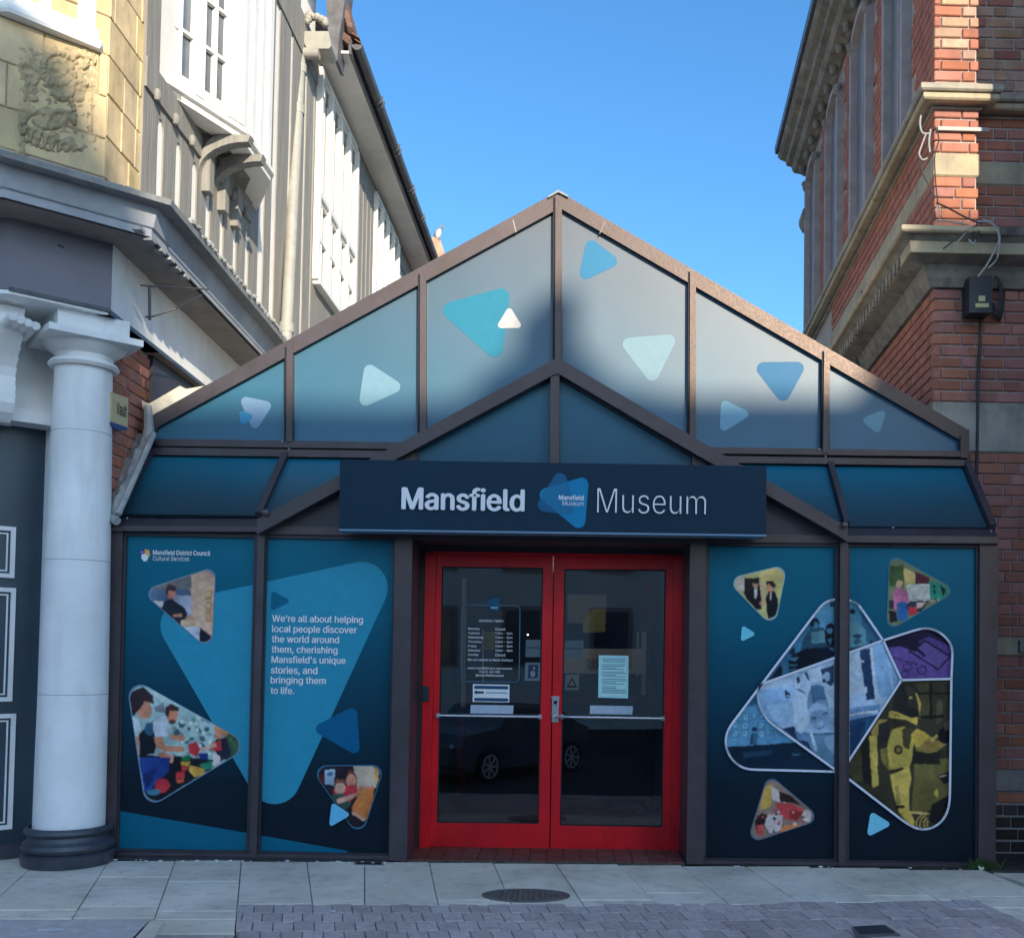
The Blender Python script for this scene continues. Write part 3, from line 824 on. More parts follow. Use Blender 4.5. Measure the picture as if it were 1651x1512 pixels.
GP = [[(253, 689), (461, 577), (461, 712), (250, 708)], [(472, 572), (677, 459), (676, 715), (471, 712)], [(687, 454), (895, 340), (895, 718), (687, 715)],
      [(906, 336), (1112, 456), (1112, 722), (906, 718)], [(1122, 462), (1329, 586), (1328, 726), (1122, 722)], [(1338, 591), (1549, 712), (1549, 729), (1337, 726)]]
gp_obj = []
for P in GP:
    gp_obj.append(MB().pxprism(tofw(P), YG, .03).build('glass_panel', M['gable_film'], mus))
def decal(parent, verts, r, col, Y, k=1.0, mt='flat_print', name='triangle_decal', off=0):
    pr = Print(Y - .001 - off); pr.add(col, rounded(verts, r), raw=True, k=k); return pr.done(name, parent, mt)
YP = YG
decal(gp_obj[2], [(700, 494), (824, 460), (808, 590)], 14, (40, 130, 180), YP, k=.5)
decal(gp_obj[2], [(821, 493), (844, 529), (799, 529)], 5, (180, 205, 230), YP, k=.5, off=.001)
decal(gp_obj[3], [(947, 380), (1004, 423), (931, 458)], 10, (44, 126, 190), YP, k=.5)
decal(gp_obj[3], [(994, 546), (1096, 538), (1053, 624)], 11, (112, 160, 200), YP, k=.5)
decal(gp_obj[1], [(589, 581), (656, 625), (577, 661)], 10, (102, 154, 196), YP, k=.55)
decal(gp_obj[0], [(383, 637), (442, 649), (410, 699)], 8, (104, 150, 205), YP, k=.6)
decal(gp_obj[0], [(385, 660), (412, 670), (389, 689)], 5, (40, 105, 160), YP, off=.001)
decal(gp_obj[4], [(1209, 584), (1304, 583), (1264, 655)], 11, (10, 104, 172), YP, k=.5)
decal(gp_obj[4], [(1163, 642), (1214, 667), (1160, 700)], 7, (92, 144, 186), YP, k=.8)
decal(gp_obj[5], [(1386, 676), (1431, 658), (1417, 701)], 6, (96, 145, 182), YP, k=.7)

# porch gable in front
bar('porch_rafter', [(414, 838), (898, 577), (900, 577), (899, 602), (893, 604), (545, 790.5), (439, 848), (414, 861)], -.10, .16)
bar('porch_rafter', [(900, 577), (1367, 850), (1366, 873), (1344, 859), (1116, 729), (903.5, 604), (899, 602)], -.10, .16)
bar('porch_mullion', [(887.5, 600), (902, 600), (901.5, 756), (887, 756)], -.085, .1)
bar('post', [(643, 732), (669, 724), (667, 862), (641, 862)], -.03, .09)
bar('post', [(1116, 726), (1140, 738), (1139, 868), (1114, 868)], -.03, .09)
bar('porch_panel', [(672, 722), (887.5, 606), (887.5, 760), (672, 756)], .0, .03, 'porch_film')
bar('porch_panel', [(902, 606), (1114, 730), (1114, 762), (902, 760)], .0, .03, 'porch_film')
bar('inner_frame', [(669, 718), (675, 723), (675, 758), (669, 757)], -.02, .05, 'brown_metal_dark')
bar('inner_frame', [(672, 726), (676, 726), (889, 612), (889, 605)], -.02, .05, 'brown_metal_dark')
bar('inner_frame', [(901, 605), (901, 611), (1113, 736), (1117, 731)], -.02, .05, 'brown_metal_dark')
bar('porch_panel', [(441, 847), (545, 789), (643, 738), (643, 852), (441, 848)], .01, .03, 'brown_metal_dark')
bar('porch_panel', [(1139, 742), (1312, 842), (1345, 861), (1139, 864)], .01, .03, 'brown_metal_dark')
# small valley brackets
for x, y in ((428, 826), (1362, 846)):
    c = PY(x, y, -.12); MB().ball(c, .025, .03, .022, 8, 5).build('bracket', M['iron'], mus)
for x_, y_, Y_ in ((1320, 724, YG - .06), (1331, 736, YG - .06), (455, 712, YG - .06), (466, 724, YG - .06), (684, 716, YG - .06), (1117, 731, YG - .06), (205, 835, -.06), (1598, 856, -.06), (1440, 850, -.06)):
    c = PY(x_, y_, Y_); MB().ball(c, .007, .006, .007, 8, 5).build('screw_head', M['steel'], mus)
# joints in the raking flashing
for xa, ya in ((826, 354), (975, 356)):
    bar('flashing_joint', [(xa, ya + 1), (xa + 2, ya), (xa + 2 + (-9 if xa > 900 else 5), ya + 20), (xa + (-9 if xa > 900 else 5), ya + 21)], YG - .042, .03, 'soffit_paint')
# roofs running back (glazed one pale to bounce sun onto the eaves, porch brown)
ap = PY(900, 310, YG); le = PY(246, 672, YG); re_ = PY(1560, 694, YG)
for e_ in (le, re_):
    MB().prism([ap + Vector((0, .06, -.01)), e_ + Vector((0, .06, -.01)), e_ + Vector((0, .06, -.07)), ap + Vector((0, .06, -.07))], (0, 7.0, 0)).build('glazed_roof', M['curtain'], mus)
ap2 = PY(899, 579, -.08); 
for e_ in (PY(416, 836, -.08), PY(1365, 850, -.08)):
    MB().prism([ap2, e_, e_ + Vector((0, 0, -.04)), ap2 + Vector((0, 0, -.04))], (0, .5, 0)).build('porch_roof', M[BM], mus)
MB().box(-3.1, 3.1, 7.4, 7.5, 0, 5.0).build('rear_wall', M['lobby'], mus)
MB().box(-3.12, -3.06, .6, 7.4, 0, 3.2).build('side_wall', M['lobby'], mus)
MB().box(3.02, 3.08, .6, 7.4, 0, 3.2).build('side_wall', M['lobby'], mus)

# door recess
YD = .45
for q in ([(665, 862), (668, 862), (659, 1387), (656, 1388)],):
    pass
a = PY(665, 870, -.02).x; b2 = PY(1113, 870, -.02).x
zt = PY(890, 868, -.02).z
bot = 0.0
MB().box(a - .02, a + .004, .47, 3.2, 0, zt).build('lobby_wall', M['lobby'], mus)
MB().box(b2 - .004, b2 + .02, .47, 3.2, 0, zt).build('lobby_wall', M['lobby'], mus)
MB().box(a, b2, -.02, .4, zt - .02, zt + .06).build('recess_soffit', M['brown_metal_dark'], mus)
bar('recess_head', [(660, 852), (1116, 860), (1116, 896), (660, 888)], YD - .02, .08, 'brown_metal_dark')
bar('recess_jamb', [(661, 860), (687, 860), (676, 1371), (648, 1370)], YD - .015, .06, 'brown_metal_dark')
bar('recess_jamb', [(1101, 868), (1124, 868), (1117, 1378), (1095, 1376)], YD - .015, .06, 'brown_metal_dark')
# threshold tiles
x0, x1 = PY(656, 1380, .0).x, PY(1104, 1380, .0).x
MB().box(x0, x1, -.015, .5, -.01, .012).build('threshold', M['joint'], mus)
k = 16
for i in range(k):
    for r_, (ya, yb) in enumerate(((-.01, .12), (.125, .26), (.265, .40), (.405, .47))):
        xa = x0 + (x1 - x0) * i / k; xb = x0 + (x1 - x0) * (i + 1) / k
        me = MB().box(xa + .004, xb - .004, ya + .003, yb, .0, .02)
        me.build('tile', M['red_tile'], mus)
bar('door_sill', [(676, 1366), (1096, 1375), (1096, 1380), (675, 1372)], YD - .03, .08, 'red_tile')

# red doors
df = MB()
df.pxprism(tofw([(686.5, 889), (703, 889.5), (692, 1368), (675.5, 1367)]), YD - .04, .1)
df.pxprism(tofw([(1087, 895.5), (1101.5, 896), (1095, 1376), (1081.5, 1375.5)]), YD - .04, .1)
df.pxprism(tofw([(686.5, 888), (1101.5, 895), (1101.5, 899), (686.5, 893)]), YD - .04, .1)
df.build('door_frame', M['door_red'], mus)
def leaf(o, gq, side):
    d = thing('door_leaf', '', '', (0, 0, 0)); 
    return d
def door(outer, gl):
    mb = MB(); O = outer; G = gl
    for i in range(4):
        j = (i + 1) % 4
        mb.pxprism(tofw([O[i], O[j], G[j], G[i]]), YD, .05)
    o = mb.build('red_door', M['door_red'], mus)
    MB().pxprism(tofw(gl), YD + .022, .006).build('glass_pane', M['clear_glass'], o)
    bd = MB()
    for i in range(4):
        j = (i + 1) % 4; cc = sum((Vector(p) for p in G), Vector((0, 0))) / 4
        def inn(p): v = Vector(p); return (v.x + (2.2 if v.x < cc.x else -2.2), v.y + (2.2 if v.y < cc.y else -2.2))
        bd.pxprism(tofw([G[i], G[j], inn(G[j]), inn(G[i])]), YD + .012, .025)
    bd.build('glazing_bead', M['black_rubber'], o)
    return o
dl = door([(704, 893.5), (892, 896), (885.5, 1367.5), (692.5, 1364)], [(712.5, 912.8), (876, 915), (868.6, 1327.8), (704.3, 1326)])
drr = door([(894, 896), (1087, 899), (1081.5, 1372), (887.5, 1367.8)], [(910, 917), (1074, 918), (1068, 1333), (902.5, 1330.5)])
def hbar(x0_, y0_, x1_, y1_, par):
    p, q = PY(x0_, y0_, YD - .035), PY(x1_, y1_, YD - .035)
    mb = MB().tube([p, q], .011, 10)
    for v in (p, q): mb.box(v.x - .012, v.x + .012, YD - .04, YD + .01, v.z - .016, v.z + .016)
    mb.build('push_bar', M['steel'], par, smooth=True)
hbar(706, 1153, 871, 1155.3, dl); hbar(906, 1155.3, 1069, 1158, drr)
def plq(name, q, par, m='plate', Y=YD + .018, d=.004): return MB().pxprism(tofw(q), Y, d).build(name, M[m], par)
plq('name_plate', [(758.8, 1136), (828, 1137), (827, 1150.5), (758.2, 1149.8)], dl)
plq('name_plate', [(951.5, 1137), (1020.5, 1138), (1019.5, 1151.5), (951, 1150.5)], drr)
# handle
hp = MB(); hp.pxprism(tofw([(890, 1123), (901.5, 1123), (900.5, 1164), (889.5, 1164)]), YD - .012, .02)
hp.pxprism(tofw([(889, 1122), (902, 1122.5), (902, 1126), (889, 1126)]), YD - .018, .02)
hnd = hp.build('lock_plate', M['steel'], drr)
p = PY(895, 1154, YD - .055); q = PY(918, 1156, YD - .055)
MB().tube([PY(895, 1154, YD - .01), p], .010, 8).tube([p, q], .011, 8, .007).build('lever_handle', M['steel'], drr, smooth=True)
c = PY(895.5, 1132, YD - .014)
MB().tube([(c.x, YD - .01, c.z), (c.x, YD - .03, c.z)], .014, 14).build('keyhole', M['black_rubber'], drr)
MB().pxprism(tofw([(681.5, 1106), (692, 1106), (691, 1130), (681, 1130)]), YD - .06, .03).build('door_closer_box', M['black_plastic'], mus)

# notices on the doors
YN = YD + .016
blue = (150, 196, 220)
nt = Print(YN); nt.add((175, 200, 228), [(762.5, 1102.5), (821.5, 1103.5), (821, 1132), (762, 1131)], raw=True)
for yy in (1104.8, 1124.5): nt.add((22, 62, 104), rounded([(764.5, yy), (819.5, yy + 1), (819.5, yy + 6.3), (764.5, yy + 5.3)], 2), raw=True)
nt.add((18, 50, 90), [(764, 1115.5), (769, 1112), (769, 1114), (780, 1114.2), (780, 1117.8), (769, 1117.6), (769, 1119.5)], raw=True)
nt.add((70, 130, 180), [(783, 1115), (818, 1116), (818, 1118), (783, 1117)], raw=True)
nt.done('arrow_notice', dl, 'flat_print')
nt = Print(YN); nt.add((128, 190, 218), [(965.5, 1056), (1013.5, 1057), (1012.5, 1125.5), (964.5, 1124)], raw=True)
nt.add((100, 165, 205), [(967.5, 1058), (1011.5, 1059), (1010.5, 1123.5), (966.5, 1122)], raw=True); nt.add((140, 198, 222), [(968.5, 1059), (1010.5, 1060), (1009.5, 1122.5), (967.5, 1121)], raw=True)
y = 1061
random.seed(3)
for i in range(24):
    w_ = random.choice((40, 39, 38, 24, 36)); x_ = 989.5 - w_ / 2 if i in (0, 1, 2) else 970
    if i in (3, 8, 13, 18): y += 1.6; continue
    nt.n = 3; nt.add((52, 110, 150), [(x_, y), (x_ + w_, y + .5), (x_ + w_, y + 1.7), (x_, y + 1.2)], raw=True); y += 2.55
nt.done('printed_notice', drr, 'flat_print')
# opening times lettering on the left pane
mb = MB(); 
text_on(mb, 'OPENING TIMES', 772, 999, 811.5, 1002.6, YN, .01)
days = [('Monday', 'Closed'), ('Tuesday', '10am - 3pm'), ('Wednesday', '10am - 3pm'), ('Thursday', '10am - 3pm'), ('Friday', '10am - 3pm'), ('Saturday', '10am - 3pm'), ('Sunday', 'Closed')]
wd = [19, 19, 25, 22, 14, 20, 17]
for i, (d_, h_) in enumerate(days):
    y = 1011.5 + i * 6.95
    text_on(mb, d_, 754.5, y, 754.5 + wd[i], y + 4.4, YN, .012)
    text_on(mb, h_, 798.5, y + .3, 798.5 + (16 if i in (0, 6) else 27.5), y + 4.6, YN, .012)
text_on(mb, 'We are closed on Bank Holidays', 754, 1061.5, 827, 1066.5, YN, .012)
text_on(mb, 'www.mansfield.gov.uk/museum', 754, 1075, 825.5, 1079.6, YN, .012)
text_on(mb, '01623 463 088', 773, 1080.8, 806, 1084.6, YN, .012)
text_on(mb, '@mansfieldmuseum', 767, 1086.4, 812, 1091.2, YN, .012)
mb.build('opening_times_lettering', M['letter_white'], dl)
mb = MB()
for s_ in stroke(rounded([(745, 975), (838.5, 976.5), (837, 1099.5), (743.5, 1098)], 7), 1.6, True): mb.face([PY(x, y, YN) for x, y in tofw(s_)])
mb.build('opening_times_border', mat('border_blue', A(40, 78, 112), .5), dl)
pr = Print(YN); pr.add((20, 72, 118), rounded([(783, 968), (806, 962), (803, 990)], 4), raw=True); pr.add((90, 140, 180), [(791, 978), (803, 978), (803, 981), (791, 981)], raw=True); pr.done('logo_sticker', dl, 'flat_print')
# stickers in the left and right panes
pr = Print(YN); pr.add((58, 78, 98), [(848, 1031), (873, 1031), (872, 1059), (847, 1059)], raw=True); pr.add((36, 52, 74), [(849, 1043), (872, 1043), (872, 1045), (849, 1045)], raw=True)
pr.done('sticker', dl, 'flat_print'); pr = Print(YN)
pr.add((70, 92, 112), [(847, 1068), (872, 1068), (871, 1097), (846, 1097)], raw=True); pr.add((26, 44, 74), [(852, 1071), (868, 1071), (867, 1093), (851, 1093)], raw=True); pr.add((85, 108, 128), ell(859, 1086, 4, 5), raw=True); pr.add((85, 108, 128), ell(861, 1077, 1.8, 2.4), raw=True)
pr.done('sticker', dl, 'flat_print')
pr = Print(YN); pr.add((54, 74, 92), [(911, 1032), (941, 1032), (940, 1061), (910, 1061)], raw=True); pr.add((34, 50, 72), [(912, 1044), (940, 1044), (940, 1046), (912, 1046)], raw=True)
pr.done('sticker', drr, 'flat_print'); pr = Print(YN)
pr.add((62, 76, 88), [(912, 1087), (934, 1087), (933, 1112), (911, 1112)], raw=True); pr.add((22, 30, 44), [(922, 1092), (931, 1108), (913, 1108)], raw=True); pr.add((62, 76, 88), [(922, 1096), (927, 1105), (917, 1105)], raw=True)
pr.done('sticker', drr, 'flat_print')

# lobby interior
MB().box(a, b2, YD + .1, 3.2, -.01, .004).build('lobby_floor', M['lobby_red'], mus)
MB().box(a, b2, 3.2, 3.3, 0, 2.9).build('lobby_back_wall', M['lobby'], mus)
MB().box(a, b2, YD + .05, 3.3, 2.5, 2.56).build('lobby_ceiling', M['lobby'], mus)
lob = MB()
Yi = 2.6
lob.pxprism(tofw([(712, 1122), (1075, 1124), (1075, 1133), (712, 1131)]), Yi, .05)
for xx in (738, 890, 1040): lob.pxprism(tofw([(xx, 930), (xx + 12, 930), (xx + 11, 1300), (xx - 1, 1300)]), Yi, .05)
lob.build('inner_door_frame', M['lobby_red'], mus)
MB().pxprism(tofw([(908, 1045), (1040, 1046), (1039, 1086), (908, 1085)]), 1.9, .03).build('welcome_board', M['board_cream'], mus)
mb = MB(); text_on(mb, 'MAN', 946, 1060, 980, 1068, 1.885, .01); text_on(mb, 'MAN', 946, 1070, 980, 1078, 1.885, .01)
mb.build('board_lettering', M['board_letter'], mus)
MB().pxprism(tofw([(957, 982), (976, 982), (976, 1018), (940, 1020), (940, 1000)]), 2.2, .03).build('amber_poster', M['board_amber'], mus)
MB().pxprism(tofw([(915, 958), (978, 958), (978, 1005), (915, 1005)]), 2.3, .03).build('wall_poster', M['board_letter'], mus)
for q in ([(777, 1015), (780, 1015), (780, 1100), (777, 1100)], [(1027, 1018), (1030, 1018), (1029, 1090), (1026, 1090)], [(1035, 1018), (1042, 1018), (1041, 1120), (1034, 1120)], [(745, 932), (752, 932), (750, 1140), (743, 1140)]):
    MB().pxprism(tofw(q), 2.5, .03).build('display_rail', M['board_cream'], mus)
MB().pxprism(tofw([(780, 1018), (798, 1018), (797, 1047), (779, 1047)]), 2.5, .03).build('small_poster', M['board_amber'], mus)
em = bpy.data.materials.new('lamp_glow'); em.use_nodes = True
eb = em.node_tree.nodes['Principled BSDF']; eb.inputs['Emission Color'].default_value = (1, .85, .6, 1); eb.inputs['Emission Strength'].default_value = 6
for x, y, r in ((851, 1023, .008),):
    MB().ball(PY(x, y, 2.7), r, r, r, 8, 6).build('lobby_lamp', em, mus)

pl = bpy.data.lights.new('lobby_light', 'POINT'); pl.energy = 5; pl.color = (1, .82, .6); pl.shadow_soft_size = .08
po = bpy.data.objects.new('lobby_light', pl); COL.objects.link(po); po.location = (.0, 1.3, 2.25)
# ------------------------------------------------------------------ printed artwork on the four lower panels
def pan_print(idx): return pan_obj[idx]
YF = .045 - .0012
W1, W2, W3, W4 = [p for p in PAN]
big = rounded([(235.4, 979.3), (656.4, 888.8), (447, 1345)], 42, 12)
LT, MT, DT, BL = (30, 114, 158), (2, 78, 120), (4, 84, 134), (72, 150, 204)
for idx, W in ((0, W1), (1, W2)):
    pr = Print(YF, win=W, step=.0002)
    pr.add(LT, big, raw=True)
    pr.add((3, 76, 114), [(191, 1306.5), (397, 1342), (560, 1371), (560, 1420), (150, 1420), (150, 1299)], raw=True)
    if idx: pr.add(MT, rounded([(438, 951), (470, 969), (436, 986)], 4), raw=True); pr.add((1, 74, 124), rounded([(499, 1174), (575, 1136), (581, 1221)], 9), raw=True)
    pr.done('triangle_print', pan_obj[idx], 'flat_print')
YQ = YF - .003
def photo(par, tri, r, fn, rim=(70, 110, 150)):
    win = rounded(tri, r)
    pr = Print(YQ, win=None); pr.add(rim, rounded([tuple(Vector(p) + (Vector(p) - sum((Vector(q) for q in tri), Vector((0, 0))) / 3).normalized() * 3.0) for p in tri], r), raw=True)
    pr.done('photo_rim', par, 'flat_print')
    pr = Print(YQ - .002, win=win); fn(pr); return pr.raster('photo_print', par)
k4 = .2786
def ph1(p):
    p.ox, p.oy, p.k = 180, 860, k4; a = p.add
    a((118, 108, 112), [(200, 200), (620, 200), (620, 650), (200, 650)])
    a((60, 88, 130), [(200, 290), (330, 290), (460, 330), (460, 470), (200, 470)])
    a((84, 92, 104), [(200, 240), (480, 200), (480, 320), (330, 320), (200, 330)])
    a((120, 140, 178), [(360, 355), (460, 360), (460, 470), (360, 470)])
    a((158, 142, 134), [(460, 200), (620, 200), (620, 650), (530, 600), (460, 520)])
    a((206, 190, 172), [(505, 280), (535, 270), (540, 540), (505, 540)])
    for yy in (330, 400, 460): a((150, 110, 60), [(545, yy), (580, yy - 8), (578, yy + 50), (543, yy + 50)]); a((215, 200, 170), [(550, yy + 8), (572, yy + 4), (570, yy + 40), (548, yy + 42)])
    a((190, 200, 220), [(248, 390), (300, 392), (296, 425), (248, 422)])
    a((24, 34, 54), [(288, 430), (312, 385), (350, 378), (420, 430), (440, 462), (420, 500), (396, 528), (330, 480)])
    a((150, 100, 88), ell(345, 345, 26, 34)); a((50, 40, 48), [(310, 330), (325, 290), (368, 305), (372, 335), (330, 330), (322, 372)])
    a((170, 120, 100), [(355, 470), (405, 462), (408, 478), (362, 486)])
    a((196, 180, 160), [(398, 500), (490, 492), (488, 536), (400, 536)]); a((160, 130, 110), [(430, 478), (470, 476), (490, 500), (440, 504)])
    a((150, 176, 214), [(400, 540), (510, 538), (505, 640), (430, 600)]); a((22, 26, 50), [(512, 545), (575, 590), (560, 640), (505, 640)])
photo(pan_obj[0], [(228, 953), (347, 914), (341, 1050)], 14, ph1)
def ph2(p):
    p.ox, p.oy, p.k = 180, 1080, k4; a = p.add
    a((118, 160, 178), [(80, 60), (800, 60), (800, 760), (80, 760)])
    a((150, 185, 200), [(230, 90), (420, 180), (300, 190), (250, 150)]); a((90, 110, 130), [(250, 215), (300, 180), (310, 250), (250, 240)])
    p.speckle((360, 250, 640, 500), [(80, 130, 150), (160, 195, 205), (50, 80, 100), (130, 170, 180), (100, 120, 120)], 90, 22)
    a((44, 80, 70), [(640, 300), (760, 360), (770, 520), (660, 520)]); p.speckle((680, 350, 740, 500), [(30, 62, 40), (70, 110, 60)], 14, 14)
    a((16, 22, 34), [(160, 490), (420, 500), (600, 520), (560, 600), (300, 760), (160, 740)])
    a((176, 208, 240), [(110, 255), (160, 285), (165, 370), (155, 400), (120, 390)]); a((150, 110, 100), [(130, 380), (158, 380), (162, 500), (140, 500)])
    a((168, 122, 102), ell(190, 230, 42, 56)); a((42, 34, 48), [(105, 130), (180, 95), (240, 150), (245, 195), (190, 180), (170, 215), (130, 265), (105, 260)])
    a((20, 26, 42), [(160, 370), (240, 290), (270, 370), (250, 480), (165, 500)]); a((30, 88, 128), ell(220, 340, 30, 40))
    a((162, 190, 226), [(235, 300), (300, 262), (335, 320), (322, 385), (250, 385)])
    a((172, 118, 96), ell(350, 255, 36, 52)); a((54, 36, 42), [(308, 260), (312, 215), (345, 195), (392, 215), (390, 240), (335, 235), (325, 275)]); a((70, 44, 44), ell(352, 300, 20, 14))
    a((178, 128, 104), [(245, 385), (290, 385), (310, 435), (425, 445), (420, 472), (300, 470), (258, 445)]); a((178, 128, 104), [(335, 370), (430, 385), (420, 410), (345, 400)]); a((170, 120, 100), [(260, 480), (310, 475), (360, 500), (350, 540), (300, 520)])
    a((14, 52, 140), [(160, 505), (340, 505), (330, 590), (270, 640), (215, 700), (165, 700)]); a((8, 34, 100), [(180, 600), (260, 560), (240, 640), (200, 690)])
    a((150, 20, 44), ell(292, 668, 44, 42)); a((40, 100, 140), ell(240, 705, 40, 18))
    a((12, 100, 70), [(402, 505), (445, 488), (460, 500), (455, 525), (405, 528)]); a((210, 180, 40), [(400, 530), (456, 528), (445, 555), (400, 550)]); a((210, 50, 40), [(405, 555), (440, 552), (438, 580), (408, 578)])
    a((212, 30, 48), [(372, 590), (422, 584), (424, 622), (374, 625)]); a((226, 90, 40), [(374, 628), (420, 626), (415, 650), (378, 652)])
    a((220, 184, 48), [(450, 548), (540, 570), (545, 600), (480, 620), (448, 590)]); a((14, 110, 96), [(505, 545), (580, 525), (590, 560), (545, 580)])
    a((28, 34, 60), [(600, 400), (670, 392), (690, 500), (630, 530), (600, 470)]); a((196, 30, 54), [(575, 425), (632, 405), (636, 465), (590, 468)]); a((230, 200, 200), [(495, 455), (600, 420), (610, 440), (505, 478)])
    a((222, 24, 56), [(445, 430), (490, 412), (515, 455), (490, 500), (450, 475)]); a((10, 40, 120), [(500, 480), (560, 478), (555, 520), (510, 515)])
    a((206, 214, 232), [(590, 478), (630, 500), (625, 548), (585, 555)]); a((180, 130, 116), ell(620, 365, 26, 34)); a((196, 150, 96), [(590, 340), (610, 308), (660, 318), (688, 350), (660, 390), (640, 360), (600, 350)])
photo(pan_obj[0], [(203, 1088), (405, 1201), (236, 1303)], 20, ph2)
def ph3(p):
    p.ox, p.oy, p.k = 180, 1080, k4; a = p.add
    a((28, 26, 40), [(1150, 520), (1600, 520), (1600, 950), (1150, 950)])
    a((200, 200, 190), [(1400, 550), (1560, 550), (1530, 680), (1420, 690)]); a((226, 190, 110), [(1520, 560), (1550, 560), (1545, 640), (1520, 650)])
    a((120, 160, 200), [(1235, 575), (1292, 575), (1288, 665), (1232, 660)]); a((60, 100, 150), ell(1262, 600, 20, 14)); a((70, 20, 36), [(1195, 600), (1230, 600), (1230, 690), (1200, 690)])
    a((90, 50, 46), [(1350, 640), (1372, 575), (1400, 580), (1420, 620), (1415, 720), (1360, 700)]); a((192, 142, 122), ell(1386, 640, 28, 40)); a((190, 30, 60), [(1285, 690), (1400, 660), (1440, 700), (1380, 760), (1290, 720)])
    a((200, 170, 160), ell(1322, 680, 30, 36)); a((110, 70, 56), [(1290, 660), (1300, 628), (1345, 632), (1360, 660), (1320, 650)]); a((36, 70, 70), [(1275, 720), (1330, 710), (1390, 770), (1350, 810), (1290, 770)])
    a((206, 170, 160), [(1300, 750), (1440, 700), (1445, 722), (1310, 775)]); a((196, 130, 100), [(1400, 740), (1430, 672), (1520, 668), (1500, 700)])
    a((204, 124, 40), [(1390, 800), (1440, 700), (1520, 680), (1495, 860), (1440, 860)]); a((236, 160, 60), [(1440, 700), (1470, 690), (1460, 860), (1430, 850)]); a((170, 140, 120), [(1390, 810), (1470, 860), (1460, 875), (1390, 830)])
photo(pan_obj[1], [(500, 1235), (619, 1234), (581, 1352)], 15, ph3, rim=(40, 90, 130))
decal(pan_obj[1], [(535, 1292), (566, 1313), (530, 1334)], 4, BL, YQ - .02)
# text
mb = MB()
lines = [("We're all about helping", 438.5, 585.5), ("local people discover", 438.5, 575.5), ("the world around", 438, 547), ("them, cherishing", 437.5, 544.5), ("Mansfield's unique", 437.5, 557.5), ("stories, and", 436.5, 512), ("bringing them", 436, 525.5), ("to life.", 436, 474.5)]
desc = [1, 1, 0, 1, 1, 1, 1, 0]
for i, (s_, xa, xb) in enumerate(lines):
    yb_ = 1003.2 + i * 16.45; text_on(mb, s_, xa, yb_ - 11.5 + (i > 0) * 0, xb, yb_ + (3.2 if desc[i] else .2), YQ, .022)
mb.build('quote_lettering', M['letter_white'], pan_obj[1])
mb = MB(); text_on(mb, 'Mansfield District Council', 246.5, 887, 339, 895, YQ, .02); text_on(mb, 'Cultural Services', 246.5, 896.5, 305, 904, YQ, .0)
mb.build('council_lettering', M['letter_white'], pan_obj[0])
pr = Print(YQ); 
for c_, p_ in (((30, 60, 130), [(225, 886), (233, 884), (236, 893), (230, 900), (226, 896)]), ((210, 180, 120), [(234, 884.5), (241, 888), (242, 896), (236, 898), (233, 890)]), ((170, 200, 225), [(228, 894), (234, 892), (240, 897), (237, 904), (232, 905), (228, 900)]), ((120, 100, 170), ell(229, 890, 2.6, 2)), ((225, 200, 90), ell(238, 888, 2.4, 2))):
    pr.add(c_, p_, raw=True)
pr.done('council_crest', pan_obj[0], 'flat_print')

# right panels
k8 = .3703
def pha(p):
    p.ox, p.oy, p.k = 1100, 860, k8; a = p.add
    a((150, 160, 110), [(200, 120), (480, 120), (480, 400), (200, 400)]); a((196, 190, 120), [(340, 150), (450, 150), (440, 200), (345, 210)]); a((196, 200, 204), [(225, 190), (268, 185), (268, 250), (230, 245)])
    a((34, 30, 40), [(268, 195), (335, 190), (345, 330), (320, 330), (268, 260)]); a((18, 22, 34), [(270, 255), (345, 245), (348, 300), (330, 330), (280, 290)]); a((206, 190, 150), [(340, 220), (362, 215), (360, 310), (345, 320)])
    a((190, 150, 130), ell(319, 222, 12, 18)); a((30, 24, 30), ell(320, 208, 14, 10)); a((180, 190, 205), [(312, 240), (326, 240), (322, 285), (314, 280)])
    a((196, 150, 120), ell(382, 232, 16, 24)); a((30, 24, 30), [(362, 222), (368, 204), (396, 204), (408, 226), (400, 240), (380, 218)]); a((14, 18, 32), [(362, 285), (375, 252), (402, 248), (420, 290), (415, 372), (372, 372)]); a((200, 196, 200), [(380, 255), (390, 255), (386, 300)])
    a((200, 150, 130), ell(346, 302, 11, 7)); a((160, 170, 100), [(412, 215), (440, 215), (430, 330), (420, 330)])
photo(pan_obj[2], [(1172, 934), (1268, 911), (1248, 1012)], 14, pha, rim=(110, 150, 170))
